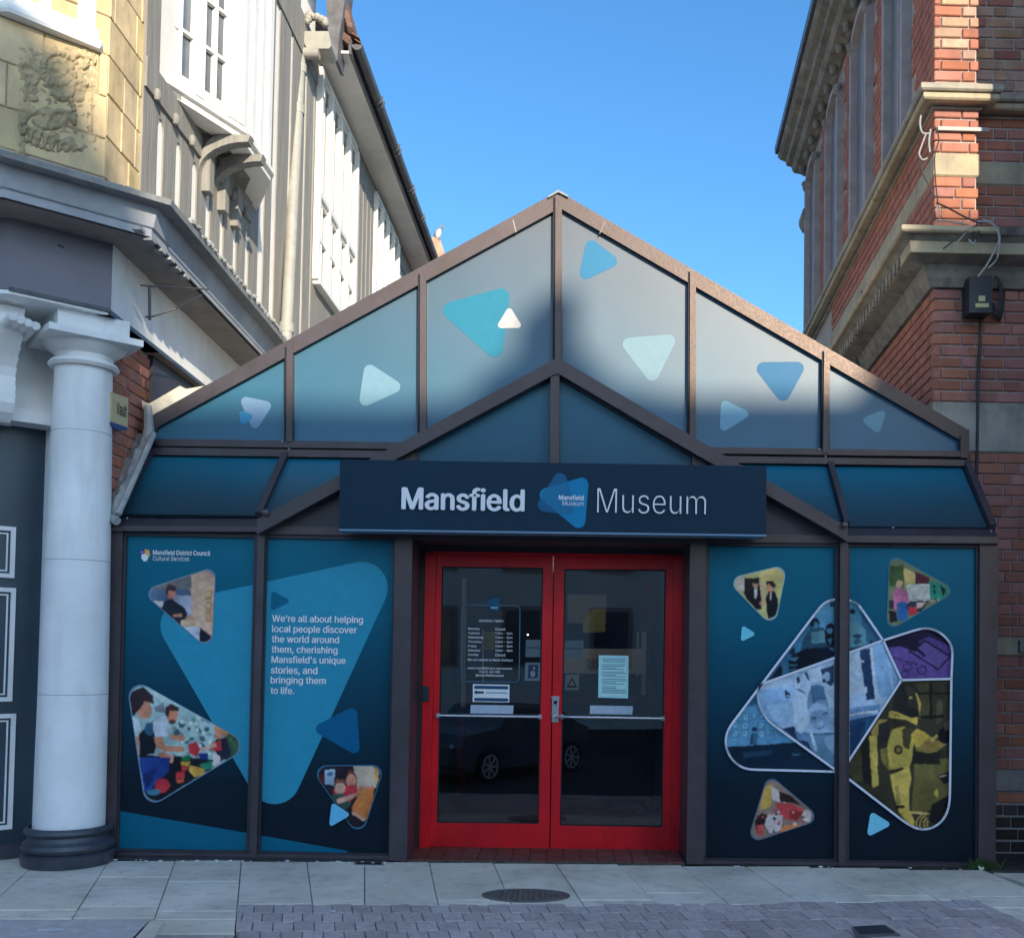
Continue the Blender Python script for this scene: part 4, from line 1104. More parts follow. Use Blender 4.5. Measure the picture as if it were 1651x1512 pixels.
def phb(p):
    p.ox, p.oy, p.k = 1100, 860, k8; a = p.add
    a((90, 110, 90), [(880, 120), (1180, 120), (1180, 420), (880, 420)]); a((50, 76, 44), [(900, 140), (965, 140), (965, 230), (900, 230)]); a((186, 176, 104), [(965, 150), (1012, 170), (1015, 240), (968, 240)]); a((70, 26, 50), [(1012, 165), (1075, 190), (1072, 220), (1014, 218)])
    a((186, 204, 214), [(975, 222), (1078, 218), (1078, 285), (985, 285)]); p.speckle((985, 228, 1075, 280), [(120, 160, 180), (220, 225, 225), (150, 150, 140)], 16, 8)
    a((10, 126, 116), [(1075, 205), (1140, 222), (1160, 250), (1130, 290), (1078, 285)]); a((8, 50, 60), ell(1098, 232, 7, 8)); a((8, 50, 60), ell(1098, 252, 7, 8)); a((20, 26, 34), [(1125, 222), (1150, 245), (1135, 275), (1128, 250)])
    a((30, 46, 70), [(900, 290), (1075, 292), (1040, 340), (900, 330)]); a((196, 206, 220), [(985, 286), (1078, 288), (1078, 293), (985, 292)]); a((196, 24, 56), [(988, 320), (1022, 318), (1020, 350), (985, 358)]); a((210, 190, 190), [(1020, 300), (1060, 300), (1040, 320), (1022, 325)])
    a((190, 110, 170), [(918, 262), (930, 240), (968, 240), (985, 262), (990, 300), (965, 310), (932, 308), (935, 330), (922, 330)]); a((10, 90, 170), [(936, 300), (976, 296), (984, 370), (950, 384), (934, 370)])
    a((206, 180, 160), ell(944, 222, 15, 17)); a((190, 170, 120), [(928, 222), (935, 206), (958, 206), (962, 220)]); a((24, 28, 38), [(898, 335), (930, 340), (936, 385), (905, 385)])
    p.speckle((1075, 285, 1125, 300), [(220, 220, 210), (60, 60, 60)], 8, 6)
photo(pan_obj[3], [(1435, 893), (1542, 952), (1430, 1018)], 12, phb, rim=(40, 100, 130))
def phc(p):
    p.ox, p.oy, p.k = 1100, 860, k8; a = p.add
    a((110, 100, 100), [(280, 1060), (600, 1060), (600, 1340), (280, 1340)]); a((206, 180, 70), [(355, 1100), (395, 1090), (385, 1190), (335, 1205)]); a((196, 200, 210), [(390, 1100), (440, 1130), (480, 1150), (450, 1170), (390, 1160)])
    a((36, 26, 34), [(420, 1120), (470, 1140), (520, 1185), (470, 1170), (425, 1165)]); a((176, 50, 60), [(400, 1175), (470, 1172), (530, 1200), (490, 1250), (430, 1235)]); a((120, 30, 40), [(470, 1200), (530, 1210), (500, 1250), (465, 1240)])
    a((196, 204, 226), [(355, 1260), (380, 1218), (440, 1225), (430, 1290), (380, 1305)]); a((226, 140, 60), [(430, 1275), (520, 1258), (510, 1285), (430, 1300)]); a((34, 26, 34), [(315, 1250), (345, 1215), (370, 1225), (350, 1300), (325, 1300)])
    a((190, 196, 204), ell(543, 1228, 20, 26)); a((160, 60, 60), [(325, 1270), (355, 1265), (350, 1310), (330, 1312)]); p.speckle((320, 1180, 540, 1300), [(196, 120, 100), (60, 40, 50), (210, 210, 220), (150, 50, 60)], 26, 9)
photo(pan_obj[2], [(1239, 1248), (1323, 1320), (1205, 1359)], 13, phc, rim=(60, 90, 120))
decal(pan_obj[2], [(1196.5, 1007), (1220, 1022), (1194, 1035)], 3.5, (80, 165, 205), YF)
decal(pan_obj[3], [(1404, 1307), (1439, 1328.5), (1397, 1350)], 5, (90, 168, 214), YF)
# large interlocking artwork
T1 = [(1356, 925), (1500, 1181.4), (1365, 1243.4), (1113, 1241)]
tri1 = rounded([(1352, 934), (1534, 1247), (1120, 1238)], 34, 10)
def zz(pts, ox=1100, oy=860, k=k8): return [(ox + x * k, oy + y * k) for x, y in pts]
def line_y(x):  # line 2
    return 1102.5 + (x - 1227.8) * (1013.7 - 1102.5) / (1481.4 - 1227.8)
tri1 = [(1179.6, 1167), (1322, 978.5), (1331, 970.5), (1344, 966), (1358, 964.8), (1372, 968), (1381, 972), (1387.5, 978.5), (1424, 1032), (1453.6, 1096), (1364.8, 1232), (1364.8, 1247), (1346, 1243.5), (1207, 1240), (1193, 1235), (1181, 1225), (1173, 1212), (1169.5, 1197), (1172, 1180)]
REG_A = [(1227.8, 1102.5), (1322, 978.5), (1331, 970.5), (1344, 966), (1358, 964.8), (1372, 968), (1381, 972), (1387.5, 978.5), (1424, 1032)]
REG_C = [(1227.8, 1102.5), (1424, 1032), (1453.6, 1096), (1364.8, 1232), (1355, 1247), (1344, 1238.5), (1240.7, 1163.6), (1228, 1145), (1222, 1128), (1222, 1114)]
REG_B = [(1227.8, 1102.5), (1222, 1119), (1228, 1145), (1240.7, 1163.6), (1344, 1238.5), (1346, 1243.5), (1207, 1240), (1193, 1235), (1181, 1225), (1173, 1212), (1169.5, 1197), (1172, 1180), (1179.6, 1167)]
REG_D = [(1424, 1032), (1481.4, 1013.7), (1496, 1012.2), (1512, 1017), (1525, 1027), (1533, 1038), (1536, 1050), (1534, 1094), (1453.6, 1096)]
REG_E = [(1453.6, 1096), (1534, 1094), (1531.5, 1289), (1528, 1308), (1518, 1325), (1500, 1336), (1480, 1336.5), (1461, 1326.6), (1364.8, 1252.5), (1352, 1243), (1364.8, 1232)]
def icl(a_, b_):  # region within a panel
    return clip(a_, b_)
zk = .19837; 
def artA(p, W):
    w = icl(REG_A, W)
    if len(w) < 3: return
    p.ox, p.oy, p.k = 1160, 960, zk
    def a(c, q): p.add(c, q, w)
    a((24, 84, 132), [(-400, -100), (1700, -100), (1700, 1600), (-400, 1600)])
    a((56, 124, 170), [(820, 40), (960, 30), (960, 330), (760, 300), (760, 180)]); a((38, 106, 152), [(600, 380), (740, 260), (720, 480), (640, 500)])
    a((14, 44, 76), [(900, 60), (950, 50), (950, 90), (900, 92)])
    a((22, 62, 92), [(690, 330), (740, 260), (850, 260), (900, 340), (880, 420), (740, 470), (650, 480)]); a((10, 24, 44), [(735, 250), (745, 190), (790, 180), (820, 220), (810, 260)]); a((44, 104, 144), ell(785, 240, 20, 24)); a((60, 116, 142), [(740, 300), (850, 280), (870, 380), (750, 390)])
    a((8, 20, 38), [(855, 350), (865, 240), (910, 220), (945, 260), (945, 420), (880, 420)]); a((50, 110, 150), ell(898, 286, 26, 26)); a((8, 22, 44), ell(900, 246, 34, 20)); a((40, 96, 140), [(880, 360), (915, 340), (900, 400)])
    a((6, 20, 42), [(560, 500), (700, 430), (880, 420), (960, 480), (800, 560), (560, 640)]); a((14, 36, 62), [(560, 470), (590, 420), (612, 430), (612, 490)]); a((40, 96, 130), [(548, 500), (640, 500), (620, 530), (560, 525)])
    for y in (560, 600): a((34, 86, 116), [(495, y), (640, y - 6), (640, y + 10), (495, y + 14)])
    a((8, 26, 50), [(420, 660), (500, 560), (520, 680), (380, 720)])
    # right of the mullion
    a((46, 112, 156), [(1050, 40), (1300, 40), (1300, 460), (1050, 460)]); a((30, 88, 130), [(1160, 120), (1320, 300), (1260, 420), (1150, 330)]); a((12, 30, 52), ell(1080, 130, 26, 22)); a((48, 108, 140), ell(1080, 180, 26, 34)); a((66, 124, 150), [(1040, 230), (1120, 210), (1190, 290), (1190, 400), (1040, 420)]); a((20, 54, 88), ell(1120, 330, 40, 18)); a((30, 80, 116), ell(1120, 372, 30, 24))
    a((14, 50, 84), [(1040, 430), (1200, 400), (1240, 360), (1260, 400), (1040, 470)])
def artB(p, W):
    w = icl(REG_B, W)
    if len(w) < 3: return
    # concave strip: draw whole lower-left shape, region C is laid over it
    w = icl([(1227.8, 1102.5), (1344, 1238.5), (1346, 1243.5), (1207, 1240), (1193, 1235), (1181, 1225), (1173, 1212), (1169.5, 1197), (1172, 1180), (1179.6, 1167)], W)
    p.ox, p.oy, p.k = 1160, 960, zk
    def a(c, q): p.add(c, q, w)
    a((60, 128, 182), [(-100, 700), (1000, 700), (1000, 1180), (60, 1240)]); a((26, 92, 146), [(200, 900), (320, 780), (340, 860), (260, 900)])
    for x, y, s_ in ((185, 960, 50), (260, 955, 42), (325, 960, 38), (105, 1020, 50), (180, 1030, 56), (315, 1030, 50), (385, 1030, 34), (105, 1095, 54), (180, 1090, 54), (310, 1095, 54), (380, 1090, 36), (432, 1090, 30), (480, 1095, 28), (70, 1100, 22), (520, 1100, 26)):
        a((26, 84, 130), [(x, y), (x + s_, y), (x + s_, y + s_ * 1.1), (x, y + s_ * 1.1)]); a((92, 156, 200), [(x + 6, y + 6), (x + s_ - 6, y + 6), (x + s_ - 6, y + s_ * 1.1 - 6), (x + 6, y + s_ * 1.1 - 6)]); a((50, 100, 140), ell(x + s_ / 2, y + s_ / 2, s_ * .22, s_ * .16, 6))
    a((14, 44, 78), ell(283, 1085, 22, 20)); a((34, 90, 130), [(262, 1120), (305, 1115), (300, 1210), (245, 1210), (255, 1160)]); a((20, 60, 96), [(258, 1130), (275, 1120), (270, 1200), (240, 1212)])
    a((6, 34, 62), [(40, 1228), (1000, 1165), (1000, 1500), (0, 1500)]); a((14, 54, 88), [(190, 1280), (420, 1250), (440, 1290), (200, 1320)]); a((34, 96, 140), [(590, 1290), (660, 1285), (650, 1296), (595, 1300)])
def artC(p, W):
    w = icl(REG_C, W)
    if len(w) < 3: return
    p.ox, p.oy, p.k = 1160, 960, zk
    def a(c, q): p.add(c, q, w)
    a((132, 176, 228), [(-100, 300), (1700, 300), (1700, 1600), (-100, 1600)])
    a((108, 160, 218), [(310, 760), (600, 740), (600, 1040), (420, 1040), (310, 880)]); a((150, 190, 236), [(350, 720), (560, 650), (600, 730), (350, 770)]); a((120, 168, 220), [(380, 900), (600, 860), (600, 1040), (460, 1030)])
    a((14, 40, 80), [(530, 775), (548, 765), (552, 782), (570, 790), (572, 832), (542, 834)]); a((150, 190, 235), ell(556, 816, 9, 9, 8))
    a((160, 196, 238), [(710, 610), (830, 570), (850, 700), (740, 700)]); a((18, 44, 84), [(660, 650), (705, 615), (735, 690), (700, 705)])
    a((22, 48, 88), [(500, 1080), (600, 1060), (700, 1120), (930, 1110), (940, 1420), (640, 1200)]); a((70, 118, 168), [(610, 1110), (700, 1090), (720, 1180), (640, 1170)])
    a((150, 190, 232), [(590, 840), (610, 790), (670, 745), (745, 760), (755, 830), (735, 960), (715, 1090), (660, 1118), (620, 1100), (605, 960)]); a((24, 50, 92), [(615, 760), (660, 755), (700, 800), (650, 775)]); a((160, 196, 238), [(600, 680), (640, 650), (680, 640), (690, 720), (640, 760), (615, 740)]); a((20, 50, 90), [(620, 670), (650, 650), (660, 700), (640, 720)])
    a((138, 178, 222), [(670, 640), (690, 630), (745, 740), (750, 800), (700, 790), (650, 760)])
    a((80, 126, 172), ell(800, 860, 90, 140)); a((48, 92, 136), [(740, 730), (840, 740), (870, 840), (800, 850), (760, 880), (745, 820)]); a((118, 160, 206), ell(800, 950, 78, 80)); a((96, 140, 190), ell(820, 1010, 90, 88)); a((40, 84, 130), ell(765, 995, 26, 10)); a((40, 84, 130), ell(860, 955, 24, 9, rot=-.4)); a((54, 98, 146), [(760, 1060), (820, 1075), (870, 1050), (820, 1090)]); a((130, 172, 216), ell(815, 1035, 26, 20))
    a((150, 190, 232), [(805, 580), (840, 640), (850, 760), (890, 900), (935, 990), (940, 700), (930, 560)]); a((26, 52, 88), [(820, 600), (930, 560), (935, 700), (905, 740), (850, 700)]); a((110, 150, 196), ell(870, 660, 30, 40)); a((20, 40, 74), ell(850, 690, 12, 16))
    a((66, 110, 152), [(700, 1130), (930, 1120), (940, 1420), (760, 1280)]); a((140, 182, 222), [(735, 1120), (755, 1110), (800, 1260), (775, 1270)]); a((96, 140, 184), [(840, 1150), (930, 1130), (940, 1300), (880, 1240)])
    # right of mullion: gallery room
    p.ox, p.oy, p.k = 1350, 1000, .2315
    a((140, 182, 232), [(50, 100), (320, 60), (470, 420), (300, 640), (50, 640)]); a((160, 200, 242), [(75, 240), (155, 215), (190, 500), (75, 510)])
    a((20, 52, 100), [(155, 212), (225, 190), (262, 550), (202, 556)]); a((180, 214, 250), [(225, 190), (242, 184), (280, 560), (262, 556)]); a((100, 150, 206), [(250, 180), (330, 140), (440, 420), (380, 520), (300, 540), (285, 500)]); a((130, 176, 226), [(340, 210), (360, 205), (400, 500), (385, 505)])
    a((196, 222, 252), [(165, 275), (190, 278), (180, 292), (165, 290)]); a((170, 206, 246), [(70, 470), (205, 458), (205, 500), (70, 512)]); a((80, 130, 188), [(70, 610), (300, 585), (300, 640), (70, 700)]); a((180, 210, 244), [(70, 650), (280, 625), (280, 640), (70, 668)])
    a((14, 60, 108), [(60, 700), (290, 650), (300, 700), (60, 1040)]); a((24, 76, 126), [(200, 690), (280, 670), (200, 800)]); a((12, 50, 96), [(60, 760), (200, 700), (110, 930), (60, 960)])
def artD(p, W):
    w = icl(REG_D, W); p.ox, p.oy, p.k = 1350, 1000, .2315
    def a(c, q): p.add(c, q, w)
    a((60, 48, 122), [(300, 30), (900, 30), (900, 430), (300, 430)]); a((24, 20, 54), [(330, 140), (540, 50), (800, 60), (800, 190), (640, 110), (480, 180), (340, 190)]); a((76, 62, 146), [(360, 190), (560, 170), (800, 260), (800, 410), (440, 410)])
    a((20, 18, 48), [(400, 120), (520, 110), (640, 210), (610, 255), (560, 220), (400, 170)])
    for s_ in stroke([(500, 200), (610, 140), (790, 250), (700, 340), (500, 210)], 13): a((22, 18, 52), s_)
    a((72, 64, 136), [(560, 190), (620, 155), (770, 250), (700, 315)])
    for s_ in stroke([(390, 262), (560, 305)], 7): a((26, 22, 60), s_)
    for s_ in stroke(ell(590, 345, 32, 30, 8), 8, True): a((28, 24, 64), s_)
    for s_ in stroke(ell(490, 325, 34, 22, 8), 7, True): a((30, 26, 66), s_)
    for s_ in stroke(ell(470, 370, 24, 22, 8), 7, True): a((30, 26, 66), s_)
def artE(p, W):
    w = icl(REG_E, W); p.ox, p.oy, p.k = 1350, 1000, .2315
    def a(c, q): p.add(c, q, w)
    a((44, 48, 40), [(0, 380), (900, 380), (900, 1500), (0, 1500)]); a((62, 66, 48), [(560, 440), (640, 440), (640, 680), (560, 690)]); a((70, 76, 60), [(690, 560), (730, 550), (730, 700), (690, 720)]); a((22, 26, 30), [(640, 430), (660, 430), (660, 690), (640, 690)]); a((22, 26, 30), [(550, 500), (800, 500), (800, 516), (550, 516)]); a((20, 24, 28), [(580, 660), (740, 655), (740, 680), (580, 682)])
    a((84, 86, 46), [(540, 960), (820, 960), (800, 1300), (520, 1340)]); a((30, 34, 34), [(520, 920), (715, 915), (715, 1000), (520, 1000)]); a((58, 60, 42), [(60, 1000), (160, 860), (180, 1110), (120, 1130)]); a((26, 30, 34), [(160, 850), (230, 790), (240, 1150), (180, 1120)])
    a((158, 150, 58), [(222, 800), (275, 800), (285, 1150), (245, 1165)]); a((140, 132, 60), [(235, 770), (290, 690), (350, 690), (300, 800), (240, 800)]); a((40, 42, 44), [(290, 720), (350, 700), (380, 860), (370, 1000), (300, 990), (280, 870)]); a((96, 92, 44), [(300, 900), (360, 880), (370, 1060), (310, 980)])
    a((150, 144, 54), [(350, 860), (380, 760), (470, 740), (540, 800), (520, 960), (500, 1030), (360, 1040)]); a((190, 182, 66), [(350, 880), (372, 830), (380, 1000), (420, 1020), (360, 1010)]); a((60, 58, 40), [(450, 760), (500, 740), (530, 760), (500, 900), (460, 880)]); a((40, 42, 36), ell(425, 900, 30, 34)); a((110, 106, 52), ell(425, 900, 16, 18))
    a((204, 190, 52), [(515, 790), (555, 750), (600, 770), (660, 820), (630, 880), (560, 900), (520, 840)]); a((126, 116, 52), [(560, 880), (650, 820), (740, 850), (760, 860), (700, 910), (620, 925), (550, 905)]); a((226, 216, 110), [(640, 830), (700, 790), (710, 800), (660, 850)]); a((16, 20, 26), ell(745, 800, 44, 58)); a((60, 62, 58), [(740, 720), (785, 700), (785, 760), (750, 770)])
    a((172, 164, 60), [(365, 1060), (500, 1010), (515, 1100), (500, 1180), (500, 1330), (430, 1340), (390, 1200)]); a((216, 206, 84), [(370, 1080), (500, 1060), (480, 1130), (390, 1130)]); a((34, 34, 30), [(355, 1050), (460, 1020), (470, 1035), (370, 1075)]); a((200, 186, 60), [(430, 1330), (500, 1310), (540, 1400), (530, 1440), (480, 1400)]); a((26, 26, 26), [(400, 1290), (465, 1285), (468, 1305), (410, 1310)]); a((120, 112, 50), [(400, 1150), (430, 1150), (440, 1280), (410, 1280)])
    a((28, 32, 38), [(385, 590), (400, 500), (440, 440), (520, 440), (570, 500), (585, 600), (555, 690), (380, 640)]); a((48, 50, 44), [(470, 450), (540, 470), (575, 560), (560, 620), (500, 600)]); a((220, 208, 90), [(540, 500), (560, 510), (585, 580), (575, 660), (560, 560)]); a((226, 218, 130), ell(512, 538, 12, 8)); a((206, 196, 72), [(360, 632), (400, 630), (520, 680), (560, 670), (555, 730), (480, 690), (358, 672)]); a((40, 40, 34), [(385, 690), (470, 700), (460, 740), (400, 750)])
    for i in range(5): a((60, 58, 40), [(378 + i * 12, 640 + i * 3), (384 + i * 12, 641 + i * 3), (384 + i * 12, 662 + i * 3), (378 + i * 12, 661 + i * 3)])
    a((24, 26, 30), [(700, 1080), (780, 1050), (780, 1130), (740, 1140)]); a((196, 186, 70), [(672, 1200), (700, 1170), (705, 1230), (690, 1235)]); a((20, 22, 28), [(660, 1280), (800, 1200), (790, 1360), (700, 1420), (640, 1400)]); a((190, 190, 180), [(715, 1085), (765, 1075), (765, 1082), (715, 1092)])
    for r_ in (90, 66, 42, 20):
        for s_ in stroke([(640 + r_ * math.cos(t) * 1.0, 1415 + r_ * math.sin(t) * .9) for t in [PI * (1 + i / 8 * .5) - .35 for i in range(-3, 9)]], 8): a((150, 142, 74), s_)
    a((160, 150, 84), [(505, 1330), (620, 1332), (650, 1352), (505, 1342)])
for idx, W in ((2, W3), (3, W4)):
    for nm, fn in (('a', artA), ('b', artB), ('c', artC), ('d', artD), ('e', artE)):
        if idx == 2 and nm in 'de': continue
        if idx == 3 and nm == 'b': continue
        pr = Print(YQ - {'a': .0, 'b': .0, 'c': .012, 'd': .0, 'e': .0}[nm], step=.0002); fn(pr, W); 
        if pr.mb.f: pr.raster('photo_print', pan_obj[idx])
# white outlines
outl = [tri1[:10], tri1[11:] + [tri1[0]],
        [(1227.8, 1102.5), (1424, 1032), (1481.4, 1013.7), (1496, 1012.2), (1512, 1017), (1525, 1027), (1533, 1038), (1536, 1050), (1534, 1094), (1531.5, 1289), (1528, 1308), (1518, 1325), (1500, 1336), (1480, 1336.5), (1461, 1326.6), (1364.8, 1252.5)],
        [(1227.8, 1102.5), (1223, 1111), (1221.5, 1122), (1224, 1136), (1231, 1151), (1240.7, 1163.6), (1346, 1240)],
        [(1453.6, 1096), (1534, 1094)], [(1453.6, 1096), (1364.8, 1232)]]
outl[0] = outl[0]
def smooth_arc(ln):
    out = [ln[0]]
    for i in range(1, len(ln) - 1):
        a_, b_, c_ = Vector(ln[i - 1]), Vector(ln[i]), Vector(ln[i + 1])
        if min((b_ - a_).length, (c_ - b_).length) < 30 and (b_ - a_).angle(c_ - b_) < 1.0:
            ka = min(.25, 6 / (b_ - a_).length); kc = min(.25, 6 / (c_ - b_).length)
            out += [tuple(b_ + (a_ - b_) * ka), tuple(b_ + (c_ - b_) * kc)]
        else: out.append(ln[i])
    return out + [ln[-1]]
outl = [smooth_arc(smooth_arc(l_)) for l_ in outl]
for idx, W in ((2, W3), (3, W4)):
    pr = Print(YQ - .024, step=0)
    for ln in outl:
        for s_ in stroke(ln, 3.6): pr.add((168, 196, 234), s_, W, raw=True)
    pr.done('white_outline', pan_obj[idx], 'flat_print')

# ------------------------------------------------------------------ museum sign
YS = -.24
sg = thing('museum_sign', 'long dark navy fascia sign reading Mansfield Museum above the red doors', 'sign', PY(892, 860, YS))
sb = MB().pxprism(tofw([(548, 740.5), (1236, 751.5), (1235.5, 861), (547, 852)]), YS, .16).build('sign_board', M['sign_face'], sg)
MB().pxprism(tofw([(547, 852.6), (1235.5, 861.6), (1235.5, 864.5), (547, 855.2)]), YS - .006, .17).build('sign_trim', M['sign_edge'], sg)
for x in (600, 1180):
    MB().pxprism(tofw([(x, 760), (x + 14, 760), (x + 14, 850), (x, 850)]), YS + .16, .09).build('sign_bracket', M['brown_metal_dark'], sg)
mb = MB(); text_on(mb, 'Mansfield', 647.5, 786, 846, 823.5, YS - .008, .025, .007); mb.build('mansfield_lettering', M['letter_white'], sg)
mb = MB(); text_on(mb, 'Museum', 963, 789, 1138, 828, YS - .008, -.012, .007); mb.build('museum_lettering', M['letter_white'], sg)
pr = Print(YS - .001); pr.add((16, 72, 118), rounded([(907, 746), (860, 822), (930, 832)], 11), raw=True)
pr.add((6, 100, 156), rounded([(858, 793), (950, 766), (942, 862)], 11), raw=True); pr.add((18, 88, 138), clip(rounded([(858, 793), (950, 766), (942, 862)], 11), rounded([(907, 746), (860, 822), (930, 832)], 11)), raw=True)
pr.done('logo', sg, 'flat_print')
mb = MB(); text_on(mb, 'Mansfield', 901, 798, 941, 806, YS - .003, .02); text_on(mb, 'Museum', 907, 807.5, 941, 815, YS - .003, -.005); mb.build('logo_lettering', M['letter_white'], sg)
# ------------------------------------------------------------------ bricks
BR_L, BR_H, BR_C = .215, .074, .0862     # stretcher length, height, course
_bm = {}
def brick_mesh(l, m):
    key = (round(l, 3), m)
    if key not in _bm:
        c = .006; h = BR_H / 2; a = l / 2; d = .05
        v = [(-a, d, -h), (a, d, -h), (a, d, h), (-a, d, h), (-a, c, -h), (a, c, -h), (a, c, h), (-a, c, h), (-a + c, 0, -h + c), (a - c, 0, -h + c), (a - c, 0, h - c), (-a + c, 0, h - c)]
        mb = MB(); mb.v = v; mb.f = [(8, 9, 10, 11), (4, 5, 9, 8), (5, 6, 10, 9), (6, 7, 11, 10), (7, 4, 8, 11), (0, 1, 5, 4), (1, 2, 6, 5), (2, 3, 7, 6), (3, 0, 4, 7)]; mb.c = [(1, 1, 1)] * 9
        _bm[key] = mb.mesh('brick', M[m])
    return _bm[key]
def brick_list(w, u0, u1, z0, z1, skip=(), mfun=None, start=0, zoff=0.0):
    """bricks laid between two levels; returns (wall, u, z, length, material)"""
    out = []
    lv = [z0] + sorted([v for sk in skip if sk[0] < -8 for v in (sk[2], sk[3]) if z0 < v < z1]) + [z1]
    segs = [(lv[i], lv[i + 1]) for i in range(0, len(lv) - 1, 2)] if len(lv) % 2 == 0 else [(z0, z1)]
    small = [sk for sk in skip if sk[0] >= -8]
    for sa, sb in segs:
        n = max(1, round((sb - sa) / BR_C)); cs_ = (sb - sa) / n
        for r in range(n):
            z = sa + cs_ * (r + .5); rid = int(sa * 100) + r
            rr = random.Random(rid * 31 + start)
            u = u0 + (0 if r % 2 else -.055); k = r + start
            while u < u1 - .012:
                l = BR_L if k % 2 else .102
                if rr.random() < .25: l = BR_L
                k += 1
                a, b = max(u, u0), min(u + l, u1)
                if b - a > .03 and not any(a < q[1] and b > q[0] and z > q[2] and z < q[3] for q in small):
                    out.append((w, (a + b) / 2, z, b - a, (mfun(u, z, rr) if mfun else 'brick')))
                u += l + .0105
    return out
def px_of(p):
    v = Vector(p) - EYE; d = v.dot(fw)
    return CX + F * v.dot(RT) / d, CY - F * v.dot(UP) / d, d
def place_bricks(blist, parent, limit=300, out=.002, stuffmat='brick'):
    sc_ = []
    for b in blist:
        w, u, z, l, m_ = b
        pa, pb = px_of(w.p(u - l / 2, z)), px_of(w.p(u + l / 2, z)); pc = px_of(w.p(u, z + BR_H / 2)); pd = px_of(w.p(u, z - BR_H / 2))
        inside = -20 < pa[0] < PXW + 20 and -10 < pa[1] < PXH
        sc_.append(((abs(pb[0] - pa[0]) * abs(pd[1] - pc[1]) if inside else 0), b))
    sc_.sort(key=lambda t: -t[0])
    rest = {}
    for i, (s_, b) in enumerate(sc_):
        w, u, z, l, m_ = b
        du = random.uniform(-.0012, .0012)
        if i < limit and s_ > 40:
            link('brick', brick_mesh(l, m_), parent, w.p(u, z, out + random.uniform(-.0025, .0025)), rotz=w.ang() + (PI if w.n.dot(Vector((w.d.y, -w.d.x, 0))) < 0 else 0))
        else: rest.setdefault(m_, []).append(b)
    first = True
    for m_, bl in rest.items():
        mb = MB()
        for w, u, z, l, _ in bl:
            src = brick_mesh(l, m_); i0 = len(mb.v)
            for v in src.vertices: mb.v.append(tuple(w.p(u, z, out) + w.d * v.co.x + w.n * (-v.co.y) + Vector((0, 0, v.co.z))))
            for p in src.polygons: mb.f.append(tuple(i0 + k for k in p.vertices)); mb.c.append((1, 1, 1))
        mb.build('brickwork', M[m_ + '_stuff'] if m_ + '_stuff' in M else M[m_], parent, kind='stuff')
for n_, c_, d_ in (('brick_stuff', (.50, .20, .135), (.30, .125, .10)), ('brick_buff_stuff', (.52, .36, .25), (.44, .24, .17)), ('brick_grimy_stuff', (.10, .065, .05), (.05, .045, .038))):
    M[n_] = mat(n_, c_, .85, .2, col2=d_, vscale=7, bump=.4, bscale=40)

# ------------------------------------------------------------------ right brick building
rb = thing('brick_building', 'red brick Victorian corner building with pale stone bands and cornices at right', 'building', (4, .55, 0))
RX = PY(1505, 600, .55).x
WF = Wall(RX, .55, 1, 0)                       # street front
SDX = .0878
WS = Wall(RX, .55, SDX, 1); WS.n = -WS.n       # side wall, running back
WS.d = Vector((SDX, 1, 0)).normalized(); WS.n = Vector((-WS.d.y, WS.d.x, 0))
def side_xy(t): return (RX + SDX * t, .55 + t)
SL = 6.75
zY = lambda y, Y=.55: PY(1550 if y < 600 else 1620, y, Y).z
PIX = PY(1578, 250, .55).x - RX                # pier width
# masses
mb = MB(); mb.prism([((RX + .015), .565, -.05), (6.5, .565, -.05), (6.5, 7.2, -.05), ((RX + .015) + SDX * SL, 7.2, -.05)], (0, 0, 4.45)); mb.build('wall_core', M['mortar'], rb)
mb = MB(); mb.prism([((RX + .015), .565, 4.4), (RX + PIX - .015, .565, 4.4), (RX + PIX - .015, .69, 4.4), (6.5, .69, 4.4), (6.5, 7.2, 4.4), ((RX + .015) + SDX * SL, 7.2, 4.4)], (0, 0, 4.3)); mb.build('upper_wall_core', M['mortar'], rb)
path_hi = [side_xy(SL), side_xy(0), (RX + PIX, .55), (RX + PIX, .68), (6.5, .68)]
path_lo = [side_xy(SL), side_xy(0), (6.5, .55)]
WU = Wall(RX, .68, 1, 0)
def slabmould(name, z0, z1, o, m_, path=path_lo, inner=-.05):
    c = min(.012, (z1 - z0) * .25)
    MB().sweep([(inner, z0), (o - c, z0), (o, z0 + c), (o, z1 - c), (o - c, z1), (inner, z1)], path).build(name, M[m_], rb)
B1a, B1b = zY(285), zY(247)
slabmould('stone_band', B1a, B1b, .004, 'stone_yellow', path_hi)
slabmould('stone_band', zY(730), zY(650), .006, 'stone_pale')
slabmould('stone_band', zY(1057), zY(1027), .012, 'stone_yellow')
slabmould('stone_band', zY(1276), zY(1241), .008, 'stone_dirty')
# string course
zo_ = lambda y, o: PY(1550, y, .55 - o).z
zS1, zS0 = zo_(133, .14), zo_(168, .05)
slabmould('string_course', zo_(145, .14), zS1, .14, 'stone_pale', path_hi)
slabmould('string_course', zo_(160, .115), zo_(145, .14) - .002, .115, 'stone_yellow', path_hi)
slabmould('string_course', zS0, zo_(160, .115) - .002, .05, 'stone_dirty', path_hi)
slabmould('string_course', zo_(176, .02), zo_(172, .02), .02, 'stone_pale', path_hi)
